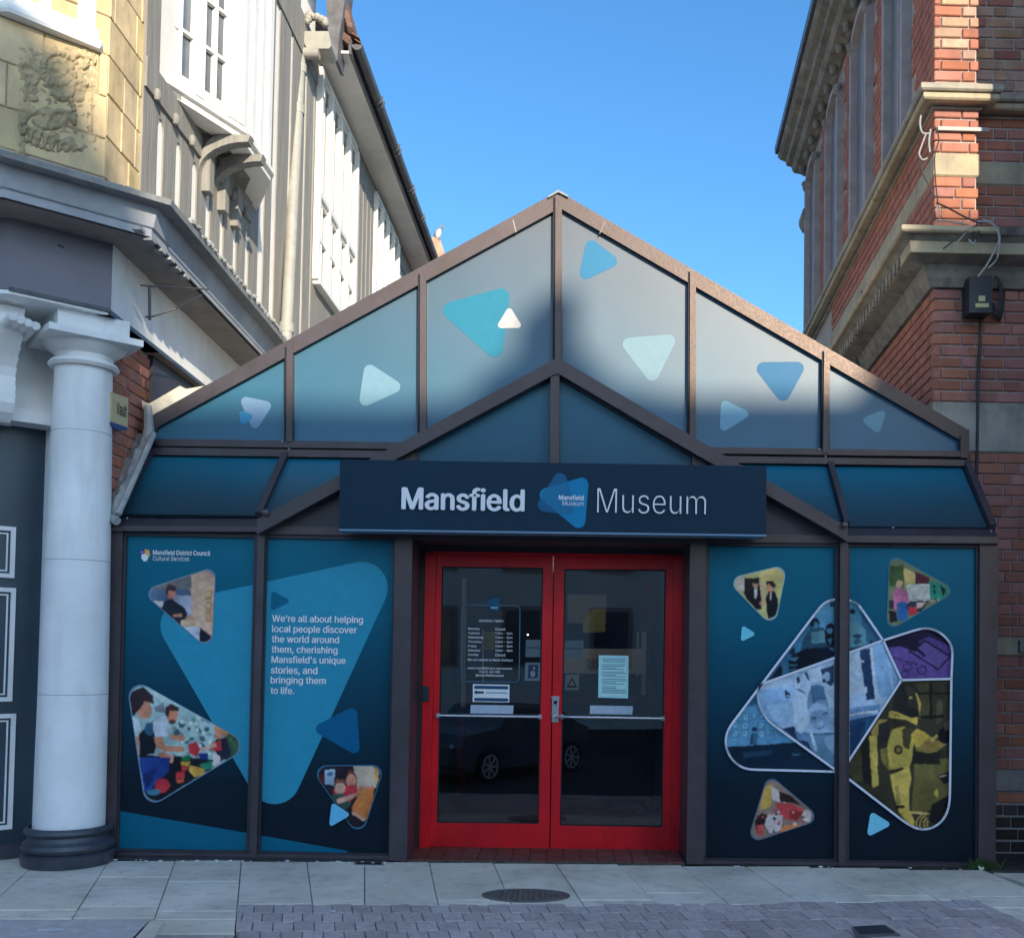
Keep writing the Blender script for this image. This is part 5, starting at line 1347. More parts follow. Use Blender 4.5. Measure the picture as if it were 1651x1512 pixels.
# lower cornice
SLW = [side_xy(SL), side_xy(0), (RX + PIX + .02, .55)]
zc = PY(1520, 363, .22).z
slabmould('cornice', zc - .05, zc, .335, 'stone_yellow', SLW)
MB().sweep([(-.05, zc - .05), (.30, zc - .05), (.33, zc - .0), (.30, zc), (-.05, zc + .02)], [(RX + PIX + .02, .55), (6.5, .55)]).build('cornice', M['stone_dirty'], rb)
MB().sweep([(-.05, zc - .09), (.24, zc - .09), (.29, zc - .05), (-.05, zc - .05)], path_lo).build('cornice_bed', M['stone_dirty'], rb)
MB().sweep([(-.05, zc - .175), (.245, zc - .175), (.25, zc - .092), (-.05, zc - .092)], path_lo).build('frieze', M['stone_yellow'], rb)
MB().sweep([(-.05, zc - .36), (.03, zc - .36), (.07, zc - .3), (.10, zc - .21), (.22, zc - .175), (-.05, zc - .175)], path_lo).build('cornice_bed', M['stone_dirty'], rb)
# dentil-like ribs under the side cornice (weathered)
for i in range(26):
    t = .05 + i * .13
    x, y = side_xy(t); MB().prism([Vector((x, y, zc - .175)) + WS.n * .246, Vector((x, y, zc - .175)) + WS.n * .246 + WS.d * .07, Vector((x, y, zc - .095)) + WS.n * .246 + WS.d * .07, Vector((x, y, zc - .095)) + WS.n * .246], WS.n * .014).build('dentil', M['stone_dirty'], rb)
# bricks
def mf(u, z, rr):
    if z < zY(1290): return 'brick_grimy'
    if z > zY(166): return 'brick_buff' if rr.random() < .7 else 'brick'
    return 'brick'
L_ = []
skips = [(-9, 99, zY(730), zY(650)), (-9, 99, zY(1057), zY(1027)), (-9, 99, zY(1276), zY(1241))]
L_ += brick_list(WF, .0, .95, .0, zc - .36, skips, mf)
sk2 = [(-9, 99, B1a, B1b), (-9, 99, zS0, zS1)]
L_ += brick_list(WF, .0, PIX, zc + .02, 7.6, sk2, mf, zoff=.03)
L_ += brick_list(WU, PIX + .01, .95, zc + .02, 7.6, sk2, mf, 1, zoff=.03)
L_ += brick_list(WS, .01, 3.4, 3.0, zc - .36, [], mf, 1)
L_ += brick_list(WS, .01, 4.6, zc + .02, zS0, [(-9, 99, B1a, B1b)], lambda u, z, r: 'brick', 1, zoff=.03)
WN = [(.48, 1.17), (2.0, 2.76), (3.54, 4.32), (5.12, 5.92)]
# pilaster positions from measured windows
wn_u = []
for xa, xb in ((1465, 1434), (1405, 1380), (1358.5, 1339), (1321.5, 1306)):
    ua = WS.hit(xa, 250)[0]; ub = WS.hit(xb, 250)[0]; wn_u.append((ua, ub))
sk3 = [(a - .02, b + .02, zS1, 8.5) for a, b in wn_u]
L_ += brick_list(WS, .01, SL, zS1, 8.45, sk3, lambda u, z, r: 'brick', 1, zoff=.03)
place_bricks(L_, rb, 300)
print('bricks', len(L_))
# metal strap
q0 = WF.p(.04, zY(215), .012)
MB().wbox(WF, .02, PIX + .07, zY(214), zY(208), .01, .03).build('metal_strap', M['cable_grey'], rb)
# side windows: stone jambs, blind pane, arched head
for a, b in wn_u:
    fr_ = MB()
    zt_, zb_ = 8.1, zS1 + .06
    for u in (a - .03, b - .05): fr_.wbox(WS, u, u + .085, zb_, zt_, -.02, .07)
    n = 8; mid = (a + b) / 2; hw = (b - a) / 2 + .03
    arc = [(mid + math.cos(PI * i / n) * hw, zt_ + math.sin(PI * i / n) * hw * .55) for i in range(n + 1)]
    arc2 = [(mid + math.cos(PI * i / n) * (hw - .09), zt_ + math.sin(PI * i / n) * (hw * .55 - .08)) for i in range(n + 1)]
    for i in range(n): fr_.wpoly(WS, [arc[i], arc[i + 1], arc2[i + 1], arc2[i]], -.02, .07)
    fr_.wbox(WS, a - .05, b + .05, zb_ - .06, zb_, -.02, .1)
    o = fr_.build('window', M['jamb_stone'], rb)
    MB().wpoly(WS, [(a, zb_), (b, zb_), (b, zt_)] + arc2 + [(a, zt_)], -.08, -.004).build('window_pane', M['blind'], o)
    MB().wbox(WS, mid - .02, mid + .02, zb_, zt_ + .2, -.004, .01).build('glazing_bar', M['jamb_stone'], o)
    # label moulding and carved capital
    for u in (a + .01, b - .01):
        cp = MB()
        p = WS.p(u, zt_ + .02, .06); cp.ball(p, .045, .045, .06, 8, 5); cp.ball(p + Vector((0, 0, .05)), .06, .06, .05, 8, 5)
        cp.build('carved_capital', M['stone_dirty'], o, smooth=True)
# great eaves cornice
ze = 8.5
MB().sweep([(-.05, ze), (.02, ze), (.06, ze + .03), (.16, ze + .05), (.19, ze + .09), (.2, ze + .14), (.27, ze + .16), (.29, ze + .22), (.36, ze + .25), (.40, ze + .29), (.40, ze + .32), (-.05, ze + .36)], [side_xy(SL + .1), side_xy(0), (6.5, .6)]).build('eaves_cornice', M['stone_dirty'], rb)
MB().sweep([(.3, ze + .32), (.44, ze + .34), (.45, ze + .42), (.3, ze + .42)], [side_xy(SL + .1), side_xy(0), (6.5, .6)]).build('gutter', M['gutter'], rb)
MB().prism([side_xy(SL) + (ze + .42,), (2.85, .6, ze + .42), (6.5, .6, ze + .42), (6.5, 7.2, ze + .42)], (0, 0, .1)).build('roof', M['slate'], rb)
for t in [i * .42 + .3 for i in range(16)]:
    x, y = side_xy(t); p = Vector((x, y, ze + .0)) + WS.n * .08
    MB().ball(p, .05, .05, .09, 8, 5).build('corbel', M['stone_dirty'], rb, smooth=True)
# string return bracket at the far corner
MB().sweep([(-.05, 7.6), (.05, 7.62), (.10, 7.72), (.10, 7.8), (-.05, 7.86)], [side_xy(SL), side_xy(SL - .4)][::1]).build('corner_bracket', M['stone_dirty'], rb)
# bracket at lower right edge
MB().wbox(WF, PY(1640, 1040, .55).x - RX, .95, zY(1050), zY(1032), .0, .05).build('stone_bracket', M['stone_dirty'], rb)
# projecting wing of the same building further right (outside the picture): its shade lies on the wall
MB().box(3.85, 9, -1.0, .53, -.05, 9.2).build('front_wing', M['brick_stuff'], rb)

# cables and boxes on the pier
jb = thing('junction_box', 'dark junction box with yellow labels and coiled cables on the brick wall at right', 'junction box', PY(1580, 470, .5))
bx = MB().pxprism(tofw([(1563, 446), (1600, 444), (1600, 504), (1563, 504)]), .40, .14); bx.build('box', M['black_plastic'], jb)
MB().pxprism(tofw([(1573, 489), (1594.5, 489), (1594.5, 495.5), (1573, 495.5)]), .396, .01).build('label', M['label_yellow'], jb)
MB().pxprism(tofw([(1578, 477), (1588.5, 477), (1588.5, 485.5), (1578, 485.5)]), .396, .01).build('label', M['label_yellow'], jb)
mb = MB()
for k in range(5):
    pts = [PY(1606 + 7 * math.cos(t) + k * 1.2 + random.uniform(-1, 1), 478 + (32 + k * 2) * math.sin(t), .46 + .02 * k) for t in [PI * 1.4 + i * PI * 1.5 / 14 for i in range(15)]]
    mb.tube(pts, .006, 5)
mb.build('coiled_cable', M['cable'], jb, smooth=True)
cb = thing('wall_cable', 'black cable dropping down the brick wall from the junction box', 'cable', PY(1578, 740, .53))
MB().tube([PY(x, y, .535) for x, y in ((1581, 505), (1580, 560), (1577, 610), (1576, 680), (1575, 760), (1574, 800), (1573, 870))], .011, 7).build('lead', M['cable'], cb, smooth=True)
cb = thing('cable_tangle', 'tangle of loose grey and black wires on the stone ledge of the brick pier', 'wires', PY(1590, 375, .25))
def wire(pts, r, Y=.2, m_='cable'):
    P_ = [Vector(p) for p in pts]; out = []
    for i in range(len(P_) - 1):
        a, b_ = P_[i], P_[i + 1]; p0 = P_[max(0, i - 1)]; p3 = P_[min(len(P_) - 1, i + 2)]
        for k in range(5):
            t = k / 5; q = .5 * ((2 * a) + (b_ - p0) * t + (2 * p0 - 5 * a + 4 * b_ - p3) * t * t + (3 * a - p0 - 3 * b_ + p3) * t ** 3); out.append(q)
    out.append(P_[-1])
    return MB().tube([PY(q[0], q[1], Y) for q in out], r, 6)
zr = lambda x, y: (1480 + x * .18526, 240 + y * .18526)
for pts, r, m_ in (([(160, 470), (270, 520), (400, 590), (510, 640), (560, 650)], .006, 'cable'), ([(220, 870), (340, 780), (430, 710), (520, 660)], .006, 'cable'), ([(285, 885), (380, 770), (450, 690), (540, 655)], .005, 'cable_grey'),
                   ([(510, 635), (600, 635), (660, 670), (695, 730), (705, 800), (660, 900), (600, 1010), (525, 1110)], .007, 'cable_grey'), ([(560, 615), (640, 640), (680, 690), (712, 760), (700, 900), (680, 970), (610, 1040)], .006, 'cable_grey'),
                   ([(600, 635), (650, 620), (668, 600)], .005, 'cable_grey'), ([(460, 740), (500, 730), (490, 770), (540, 740), (510, 700)], .006, 'cable'), ([(150, 640), (220, 625), (320, 645), (440, 660)], .006, 'cable_grey'), ([(440, 790), (480, 830), (500, 800)], .008, 'lead_pale')):
    wire([zr(*p) for p in pts], r, .22, m_).build('wire', M[m_], cb, smooth=True)
cb = thing('corner_cable', 'thin looping cables clipped to the brick corner above the stone ledge', 'wires', PY(1500, 270, .5))
z5 = lambda x, y: (1220 + x * .2646, y * .2646)
for pts, r, m_ in (([(1000, 705), (995, 760), (1010, 810), (1050, 815)], .008, 'cable_grey'), ([(1030, 820), (1000, 900), (990, 940), (1010, 975), (1040, 965)], .007, 'cable_grey'), ([(1060, 790), (1050, 860), (1055, 930)], .008, 'cable_grey'), ([(1085, 770), (1110, 850), (1085, 950), (1090, 1100), (1105, 1250)], .005, 'cable'), ([(1000, 970), (1005, 1040), (1045, 1120), (1085, 1200)], .006, 'cable'), ([(1090, 1290), (1110, 1250), (1120, 1320)], .006, 'cable_grey')):
    wire([z5(*p) for p in pts], r, .50, m_).build('wire', M[m_], cb, smooth=True)
dp = thing('side_pipe', 'short dark pipe on the brick side wall under the lower cornice', 'pipe', WS.p(1.6, 3.9, .1))
ua, _ = WS.hit(1398, 580); MB().tube([WS.p(ua, 3.1, .08), WS.p(ua, zc - .2, .08)], .035, 10).build('pipe', M['black_plastic'], dp, smooth=True)
ws = thing('wall_spike', 'small black bracket standing on the side cornice of the brick building', 'bracket', WS.p(2.2, 4.8, .2))
MB().tube([WS.p(1.75, zc, .2), WS.p(1.75, zc + .24, .2)], .012, 6).tube([WS.p(1.75, zc + .14, .2), WS.p(1.9, zc + .14, .1)], .02, 6).build('rod', M['cable'], ws)

# ------------------------------------------------------------------ left corner building (stone, white columns, navy fascia)
lb_ = thing('corner_building', 'sandstone corner building with white columned entrance and dark navy fascia at left', 'building', (-3.6, 0, 0))
Cn = PZ(178.8, 500.8, 3.78); Cm = PZ(14.6, 465, 3.78)
cn = (Cn.x, Cn.y); cm = (Cm.x, Cm.y)
chd = Vector((Cn.x - Cm.x, Cn.y - Cm.y)).normalized()
q_ = PZ(329.8, 620.7, 3.78); sf = (q_.x, q_.y)
se = (cn[0] + (sf[0] - cn[0]) * 7, cn[1] + (sf[1] - cn[1]) * 7)
SPX = lambda y: cn[0] + (sf[0] - cn[0]) * (y - cn[1]) / (sf[1] - cn[1])
WBX = PY(200, 700, .25).x
fpath = [(-9, cm[1]), cm, cn, sf]
zb, ztf = 3.78, 4.24
# fascia: navy board on the chamfer, blue white board along the side
MB().sweep([(-.3, zb), (0, zb), (0, ztf), (-.3, ztf)], [(-9, cm[1]), cm], True).build('navy_fascia', M['navy_board'], lb_)
wc = Wall(cm[0], cm[1], chd.x, chd.y); Lc = (Vector(cn) - Vector(cm)).length
MB().wbox(wc, 0, Lc, zb, ztf, -.3, .0).build('navy_fascia', M['navy_board'], lb_)
MB().wbox(wc, .0, Lc, zb - .012, zb + .012, -.3, .006).build('fascia_trim', M['black_paint'], lb_)
for t in (.0, 1.0): pass
ws1 = Wall(cn[0], cn[1], sf[0] - cn[0], sf[1] - cn[1]); Ls = 3.6
MB().wbox(ws1, .004, .62, zb, ztf, -.3, .0).build('white_fascia', M['white_paint'], lb_)
MB().wbox(ws1, .625, Ls + 9, zb, ztf, -.3, -.006).build('white_fascia', M['white_paint'], lb_)
MB().wbox(ws1, .0, Ls + 9, zb - .03, zb, -.3, .006).build('fascia_trim', M['black_paint'], lb_)
# keyhole ornament
for dz, r_ in ((.0, .03), (-.08, .018)):
    u_, z_ = wc.hit(98, 396); 
MB().tube([wc.p(u_ - .02, z_, .002), wc.p(u_ + .02, z_ - .01, .002)], .006, 6).build('bracket_stub', M['navy_paint'], lb_)
# soffit & upper cornice
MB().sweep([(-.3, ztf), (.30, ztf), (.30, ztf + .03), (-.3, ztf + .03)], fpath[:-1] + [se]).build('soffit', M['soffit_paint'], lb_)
MB().sweep([(.28, ztf), (.315, ztf), (.315, ztf + .05), (.33, ztf + .06), (.35, ztf + .15), (.36, ztf + .19), (.0, ztf + .2), (.0, ztf + .03), (.28, ztf + .03)], fpath[:-1] + [se]).build('cornice', M['cornice_paint'], lb_)
MB().sweep([(.26, ztf + .19), (.46, ztf + .19), (.47, ztf + .225), (.34, ztf + .27), (.1, ztf + .30), (-.25, ztf + .42), (-.25, ztf + .19)], fpath[:-1] + [se]).build('lead_roof', M['lead'], lb_)
# white facing panels of side cornice (paint)
MB().wbox(Wall(cn[0] + .317, cn[1] + .14, sf[0] - cn[0], sf[1] - cn[1]), .02, 4.5, ztf + .035, ztf + .13, -.02, .004).build('cornice_paint_strip', M['white_paint'], lb_)
# rough lead drips along the edge
mb = MB(); rr = random.Random(5)
for i in range(90):
    y = cn[1] + .2 + i * .05; x = cn[0] + .455 + (se[0] - cn[0]) * (i * .05 / 13)
    mb.ball((x + rr.uniform(-.012, .012), y, ztf + .245 + rr.uniform(-.012, .016)), rr.uniform(.015, .035), .035, rr.uniform(.012, .028), 6, 4)
mb.build('lead_edge', M['lead_pale'], lb_, kind='stuff')
q0 = Vector((cn[0], cn[1]))
for t in (.0, .5, 1.0):
    p = Vector(cm).lerp(Vector(cn), t); n2 = Vector((chd.y, -chd.x)); p = p + n2 * .37
    MB().tube([(p.x - n2.x * .28, p.y - n2.y * .28, ztf + .36), (p.x - n2.x * .02, p.y - n2.y * .02, ztf + .265), (p.x, p.y, ztf + .235)], .02, 8).build('lead_roll', M['lead'], lb_, smooth=True)
for x_, y_ in ((223.7, 371), (241.7, 388), (257.5, 405), (272, 419), (283, 433), (296, 446)):
    p = PZ(x_, y_, ztf - .01); MB().box(p.x - .028, p.x + .028, p.y - .04, p.y + .04, ztf - .022, ztf).build('soffit_block', M['lead_pale'], lb_)
# white soffit under the entablature and lower wall
mb = MB(); mb.prism([(-9, cm[1] + .01, zb - .03), (cm[0], cm[1] + .01, zb - .03), (cn[0] - .005, cn[1] + .01, zb - .03), (SPX(.6), .6, zb - .03), (WBX - .4, .6, zb - .03), (-9, 2, zb - .03)], (0, 0, .028)); mb.build('porch_soffit', M['white_paint'], lb_)
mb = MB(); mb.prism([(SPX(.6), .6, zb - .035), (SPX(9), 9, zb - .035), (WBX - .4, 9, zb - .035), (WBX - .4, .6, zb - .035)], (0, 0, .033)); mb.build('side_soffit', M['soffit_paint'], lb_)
# chamfer wall behind the column, with door
D0 = PZ(20, 1385, 0); wd_ = Wall(D0.x, D0.y, chd.x, chd.y)
uj, _ = wd_.hit(70, 1000); ur, _ = wd_.hit(90, 1000)
u_r = .66
MB().wbox(wd_, uj, u_r, 0, zb - .03, -.3, .0).build('entrance_wall', M['white_paint'], lb_)
_, zl = wd_.hit(60, 683)
MB().wbox(wd_, -3, uj, zl, zb - .03, -.3, .0).build('entrance_wall', M['white_paint'], lb_)
ul, _ = wd_.hit(118, 690)
MB().wbox(wd_, -.4, ul + .06, zl - .02, zl + .07, -.1, .10).build('door_lintel', M['white_paint'], lb_)
# door
dd = MB().wbox(wd_, -2.4, uj, 0, zl - .02, -.34, -.10).build('navy_door', M['navy_paint'], lb_)
for (y0, y1) in ((850, 932), (948, 1130), (1150, 1335)):
    u1, z1 = wd_.hit(25, y0, -.10); u0_, z0 = wd_.hit(22, y1, -.10)
    f_ = MB(); ua_, ub_ = u1 - .6, u1
    for a4 in ((ua_, ub_, z1 - .03, z1), (ua_, ub_, z0, z0 + .03), (ub_ - .03, ub_, z0 + .03, z1 - .03), (ua_, ua_ + .03, z0 + .03, z1 - .03)): f_.wbox(wd_, *a4, -.10, -.08)
    for a4 in ((ua_ + .045, ub_ - .045, z1 - .055, z1 - .045), (ua_ + .045, ub_ - .045, z0 + .045, z0 + .055), (ub_ - .055, ub_ - .045, z0 + .055, z1 - .055)): f_.wbox(wd_, *a4, -.10, -.088)
    f_.build('panel_moulding', M['white_paint'], dd)
MB().wbox(wd_, -2.4, uj, .0, .1, -.10, -.04).build('kick_board', M['black_paint'], dd)
# console bracket (keystone) over the door
uk, zk_ = wd_.hit(0, 480, .1); uk2, _ = wd_.hit(26, 600, .1)
cs = MB(); zb2 = wd_.hit(10, 680, .15)[1]; zt2 = zb - .05
n = 12
prof = []
for i in range(n + 1):
    t = i / n; z = zt2 + (zb2 - zt2) * t; prof.append((z, .30 * (1 - t) ** .8 + .10 + .05 * math.sin(t * 9)))
for i in range(n):
    (za, oa), (zb_, ob) = prof[i], prof[i + 1]
    pa = [wd_.p(uk - .35, za, oa), wd_.p(uk2 - .02 * t, za, oa), wd_.p(uk2 - .03, zb_, ob), wd_.p(uk - .35, zb_, ob)]
    cs.face(pa)
    cs.face([wd_.p(uk2, za, 0), wd_.p(uk2, zb_, 0), wd_.p(uk2 - .03, zb_, ob), wd_.p(uk2 - .02, za, oa)])
cs.face([wd_.p(uk - .35, zb2, 0), wd_.p(uk2, zb2, 0), wd_.p(uk2 - .03, zb2, prof[-1][1]), wd_.p(uk - .35, zb2, prof[-1][1])])
o = cs.build('console_bracket', M['white_paint'], lb_)
ro = MB()
for i in range(4):
    p = PZ(20 + i * 12.5, 509 + i * 3.2, 3.62); q = wd_.n
    ro.tube([Vector((p.x, p.y, 3.62 - .008 * i)) - q * .35, Vector((p.x, p.y, 3.62 - .008 * i)) - q * .02, Vector((p.x, p.y, 3.61 - .008 * i)) + q * .02], .034, 12, .026)
ro.build('scroll', M['white_paint'], o, smooth=50)
# curved white panel between console and column
# column
cyy = -.12; cxx = PY(111, 1345, cyy).x
hs = lambda y: PY(112, y, cyy).z
S = 7.06 / F
col = []
rb0, rt0 = 53 * S, 43 * S
zc0, zc1 = hs(1337), hs(597)
for i in range(11):
    t = i / 10; col.append((rb0 + (rt0 - rb0) * (t ** 1.5), zc0 + (zc1 - zc0) * t))
col += [(rt0 + .03, zc1 + .0), (rt0 + .045, zc1 + .02), (rt0 + .03, zc1 + .045), (rt0, zc1 + .05), (rt0 + .005, zc1 + .09), (rt0 + .03, zc1 + .105), (rt0 + .075, zc1 + .145), (rt0 + .085, zc1 + .165)]
MB().lathe(cxx, cyy, col, 48).build('column', M['white_paint'], lb_, smooth=35)
w2 = Wall(cxx, cyy, chd.x, chd.y)
zab = zc1 + .165
MB().wbox(w2, -.30, .30, zab, zab + .045, -.30, .30).build('abacus', M['white_paint'], lb_)
MB().wbox(w2, -.23, .23, zab + .045, zb - .03, -.40, .22).build('abacus', M['white_paint'], lb_)
base = [(.285, 0), (.29, .01), (.30, .075), (.285, .085), (.27, .09), (.285, .10), (.295, .125), (.285, .15), (.262, .165), (.255, .18), (.252, .20), (.268, .208), (.278, .225), (.272, .245), (.25, .258), (.245, zc0 + .0)]
MB().lathe(cxx, cyy, base, 48).build('column_base', M['black_paint'], lb_, smooth=35)
mb = MB(); 
for zz_ in (hs(905), hs(1118), hs(700)):
    r_ = rb0 + (rt0 - rb0) * (((zz_ - zc0) / (zc1 - zc0)) ** 1.5) + .0008
    mb.lathe(cxx, cyy, [(r_, zz_ - .002), (r_, zz_ + .002)], 48)
mb.build('column_joint', M['cornice_paint'], lb_)
# curved wall left of the column under the entablature (white)
# brick side wall behind the column
WB = Wall(WBX, -.1, 0, 1)
uB = PX(237, 700, WBX).y + .1
MB().wbox(WB, .1, 1.6, 0, zb - .035, -.3, -.012).build('wall_core', M['mortar'], lb_)
bl = brick_list(WB, .1, 1.55, 2.0, zb - .06, [], None, 0)
place_bricks(bl, lb_, 90)
MB().wbox(WB, uB, uB + 9, 2.9, zb - .04, -.2, .03).build('painted_recess', M['brown_metal_dark'], lb_)  # solid box whose dark colour stands in for a recess under the soffit
# upper stone walls
SX = -3.1
Cs = PX(172, 200, SX); cs_y = Cs.y
wch = Wall(SX - chd.x * 2.0, cs_y - chd.y * 2.0, chd.x, chd.y)      # chamfer wall, ends at u=2
wsd = Wall(SX, cs_y, 0, 1)
MB().wbox(wch, -2, 2.0, ztf + .2, 9.5, -.4, -.012).build('wall_core', M['mortar'], lb_)
yT = PX(229, 200, SX).y
MB().wbox(wsd, .0, yT - cs_y + .02, ztf + .2, 9.5, -.4, -.012).build('wall_core', M['mortar'], lb_)
def stones(w, u0, u1, z0, z1, h, lens, seed):
    r = random.Random(seed); z = z0; k = 0
    while z < z1:
        u = u0 - (.0 if k % 2 else r.uniform(.1, .3)); hh = h * r.choice((1, 1, .92))
        while u < u1:
            l = r.choice(lens); a_, b_ = max(u, u0), min(u + l, u1); u += l + .006
            if b_ - a_ < .05: continue
            o = random.uniform(-.003, .004); c = .007
            p0 = [w.p(a_ + c, z + c, o), w.p(b_ - c, z + c, o), w.p(b_ - c, z + hh - c, o), w.p(a_ + c, z + hh - c, o)]
            p1 = [w.p(a_, z, o - c), w.p(b_, z, o - c), w.p(b_, z + hh - .002, o - c), w.p(a_, z + hh - .002, o - c)]
            mb = MB(); mb.v = [tuple(v) for v in p0 + p1] + [tuple(v - w.n * .04) for v in p1]
            mb.f = [(0, 1, 2, 3)] + [(i, 4 + i, 4 + (i + 1) % 4, (i + 1) % 4) for i in range(4)] + [(4 + i, 8 + i, 8 + (i + 1) % 4, 4 + (i + 1) % 4) for i in range(4)]; mb.c = [(1, 1, 1)] * 9
            mb.build('stone_block', M['sandstone'], lb_)
        z += hh + .006; k += 1
stones(wch, .9, 2.0, 4.62, 6.5, .28, (.33, .42, .5), 3)
stones(wsd, .0, yT - cs_y, 4.62, 6.8, .28, (.22, .35, .5), 4)
# carved relief
from mathutils import noise
cr_ = MB(); r = random.Random(11)
k3 = .2911
prims = [(320, 400, 95, .55), (335, 480, 80, .5), (300, 330, 60, .45), (440, 470, 48, .6), (435, 540, 34, .55), (160, 420, 52, .5), (165, 500, 46, .5), (250, 650, 60, .5), (330, 660, 60, .5), (200, 740, 44, .5), (290, 770, 44, .5), (380, 800, 44, .5)]   # (x, y, radius, height) in the zoomed frame
def arc(cx, cy, rad, a0, a1, w, h, n=16):
    for i in range(n + 1):
        t = a0 + (a1 - a0) * i / n; prims.append((cx + rad * math.cos(t), cy + rad * math.sin(t), w * (1 - .3 * i / n), h))
arc(320, 385, 85, .4, 5.4, 26, 1.0); arc(320, 385, 45, 2, 7, 22, .8); arc(440, 345, 42, 3.6, 7.2, 20, .9); arc(500, 350, 26, 2.4, 6.4, 16, .8)
arc(345, 500, 50, -.2, 2.6, 24, .9); arc(440, 500, 46, 3.4, 5.6, 22, .9); arc(150, 420, 60, -2.4, 1.2, 24, .7); arc(190, 500, 50, 1.5, 4.5, 20, .7)
arc(270, 600, 110, .3, 2.4, 22, .8); arc(200, 690, 70, 3.3, 5.9, 22, .8); arc(330, 700, 80, 3.3, 6.1, 22, .9)
for i in range(12): prims.append((400 + 12 * math.sin(i * .8), 380 + i * 26, 17, .9))
for i in range(8): arc(150 + i * 40, 730 + i * 17, 22, 2.8, 6.6, 17, .9, 6); arc(150 + i * 40, 770 + i * 17, 14, 0, 3, 13, .7, 5)
for i in range(26): prims.append((r.uniform(110, 500), r.uniform(270, 720), r.uniform(8, 18), r.uniform(.3, .6)))
NX, NY = 120, 150; gx0, gx1, gy0, gy1 = 80, 560, 235, 860
idx = {}
for j in range(NY + 1):
    for i in range(NX + 1):
        x = gx0 + (gx1 - gx0) * i / NX; y = gy0 + (gy1 - gy0) * j / NY; h = 0
        for px_, py_, w_, hh in prims:
            d2 = ((x - px_) ** 2 + (y - py_) ** 2) / (w_ * w_)
            if d2 < 1: h = max(h, hh * math.sqrt(1 - d2))
        nz = noise.fractal(Vector((x * .035, y * .035, 1)), 1, 2, 4)
        e = min(1, min(x - gx0, gx1 - x, y - gy0, gy1 - y) / 30)
        yy_ = y + (x - 300) * .0
        u, z = wch.hit(x * k3, (y) * k3)
        q = wch.p(u, z, -.012 + e * (.012 + h * .024 + nz * .009))
        cr_.v.append(tuple(q))
for j in range(NY):
    for i in range(NX):
        a_ = j * (NX + 1) + i; cr_.f.append((a_, a_ + NX + 1, a_ + NX + 2, a_ + 1)); cr_.c.append((1, 1, 1))
cr_.build('carved_relief', M['carved_stone'], lb_, smooth=60)
# oriel window at top left
zo = 5.45
op = [PZ(-40, 17.2, zo), PZ(14.6, 17.5, zo), PZ(163, 78.6, zo), PZ(189, 137, zo)]
opath = [(p.x, p.y) for p in op]
opath = [(opath[1][0] - 1.2, opath[1][1])] + opath[1:]
win = MB().sweep([(-.25, zo), (-.01, zo), (0, zo + .02), (0, zo + .05), (-.02, zo + .06), (-.02, zo + .085), (-.25, zo + .085)], opath).build('oriel_window', M['white_paint'], lb_)
MB().sweep([(-.2, zo + .085), (-.05, zo + .085), (-.05, 8.5), (-.2, 8.5)], [opath[0], opath[1]]).build('window_wall', M['window_white'], win)
w3 = Wall(opath[1][0], opath[1][1], opath[2][0] - opath[1][0], opath[2][1] - opath[1][1]); l3 = (Vector(opath[2]) - Vector(opath[1])).length
MB().wbox(w3, .0, l3, zo + .085, 8.5, -.3, -.10).build('window_wall', M['window_white'], win)
ug0, zg = w3.hit(82, 20, -.06); ug1, _ = w3.hit(112, 20, -.06)
MB().wbox(w3, ug0, ug1, zo + .15, 7.5, -.12, -.092).build('window_pane', M['pane_dark'], win)
MB().wbox(w3, ug1 - .03, ug1 + .06, zo + .15, 7.5, -.12, -.088).build('curtain', M['curtain'], win)
f_ = MB(); 
for a_, b_ in ((0, .05), (ug0 - .07, ug0 - .0), (ug1 + .05, ug1 + .11), (l3 - .09, l3 - .03)): f_.wbox(w3, a_, b_, zo + .085, 8.5, -.1, -.045)
f_.wbox(w3, 0, l3, zo + .086, zo + .15, -.1, -.05); f_.build('window_frame', M['window_white'], win)
w4 = Wall(opath[2][0], opath[2][1], opath[3][0] - opath[2][0], opath[3][1] - opath[2][1]); l4 = (Vector(opath[3]) - Vector(opath[2])).length
f_ = MB(); f_.wbox(w4, 0, l4, zo + .085, 8.5, -.3, -.08)
for a_ in (.02, l4 * .45, l4 - .07): f_.wbox(w4, a_, a_ + .05, zo + .085, 8.5, -.1, -.045)
f_.build('window_frame', M['window_white'], win)
# building mass behind
MB().prism([(-9, -.2, ztf), (-4.2, -.2, ztf), (-3.45, .5, ztf), (-3.45, 3, ztf), (-9, 3, ztf)], (0, 0, 5.5)).build('rear_mass', M['mortar'], lb_)
MB().prism([(-9, .9, -.02), (-3.45, .9, -.02), (-3.45, 8, -.02), (-9, 8, -.02)], (0, 0, 4.2)).build('rear_mass', M['mortar'], lb_)
MB().wbox(wd_, -6, -2.4, 0, zb - .03, -.3, 0).build('entrance_wall', M['white_paint'], lb_)

# alarm box
WBX2 = WBX
al = thing('alarm_box', 'yellow and blue alarm box marked Vault on the brick wall beside the column', 'alarm box', PX(193, 660, -3.2))
q_ = PX(181, 660, WBX + .07); wa = Wall(q_.x, q_.y, .22, 1)
def ah(x, y): u, z = wa.hit(x, y, .0); return (u, z)
MB().wpoly(wa, [ah(180, 680), ah(180, 632), ah(207, 642), ah(206, 689)], -.08, .0).build('case', M['box_yellow'], al)
MB().wpoly(wa, [ah(179, 680.5), ah(206, 690), ah(204, 694), ah(188, 692), ah(179, 684)], -.075, .004).build('lens', M['box_blue'], al)
vs, fs = text_mesh('Vault', .01)
ax = max(v.x for v in vs); by = max(v.y for v in vs); mb = MB(); (ua_, za_) = ah(187, 667); (ub_, zb_) = ah(204, 650)
zb_ = za_ + .085
for v in vs: mb.v.append(tuple(wa.p(ua_ + (ub_ - ua_) * v.x / ax, za_ + (zb_ - za_) * v.y / by, .004)))
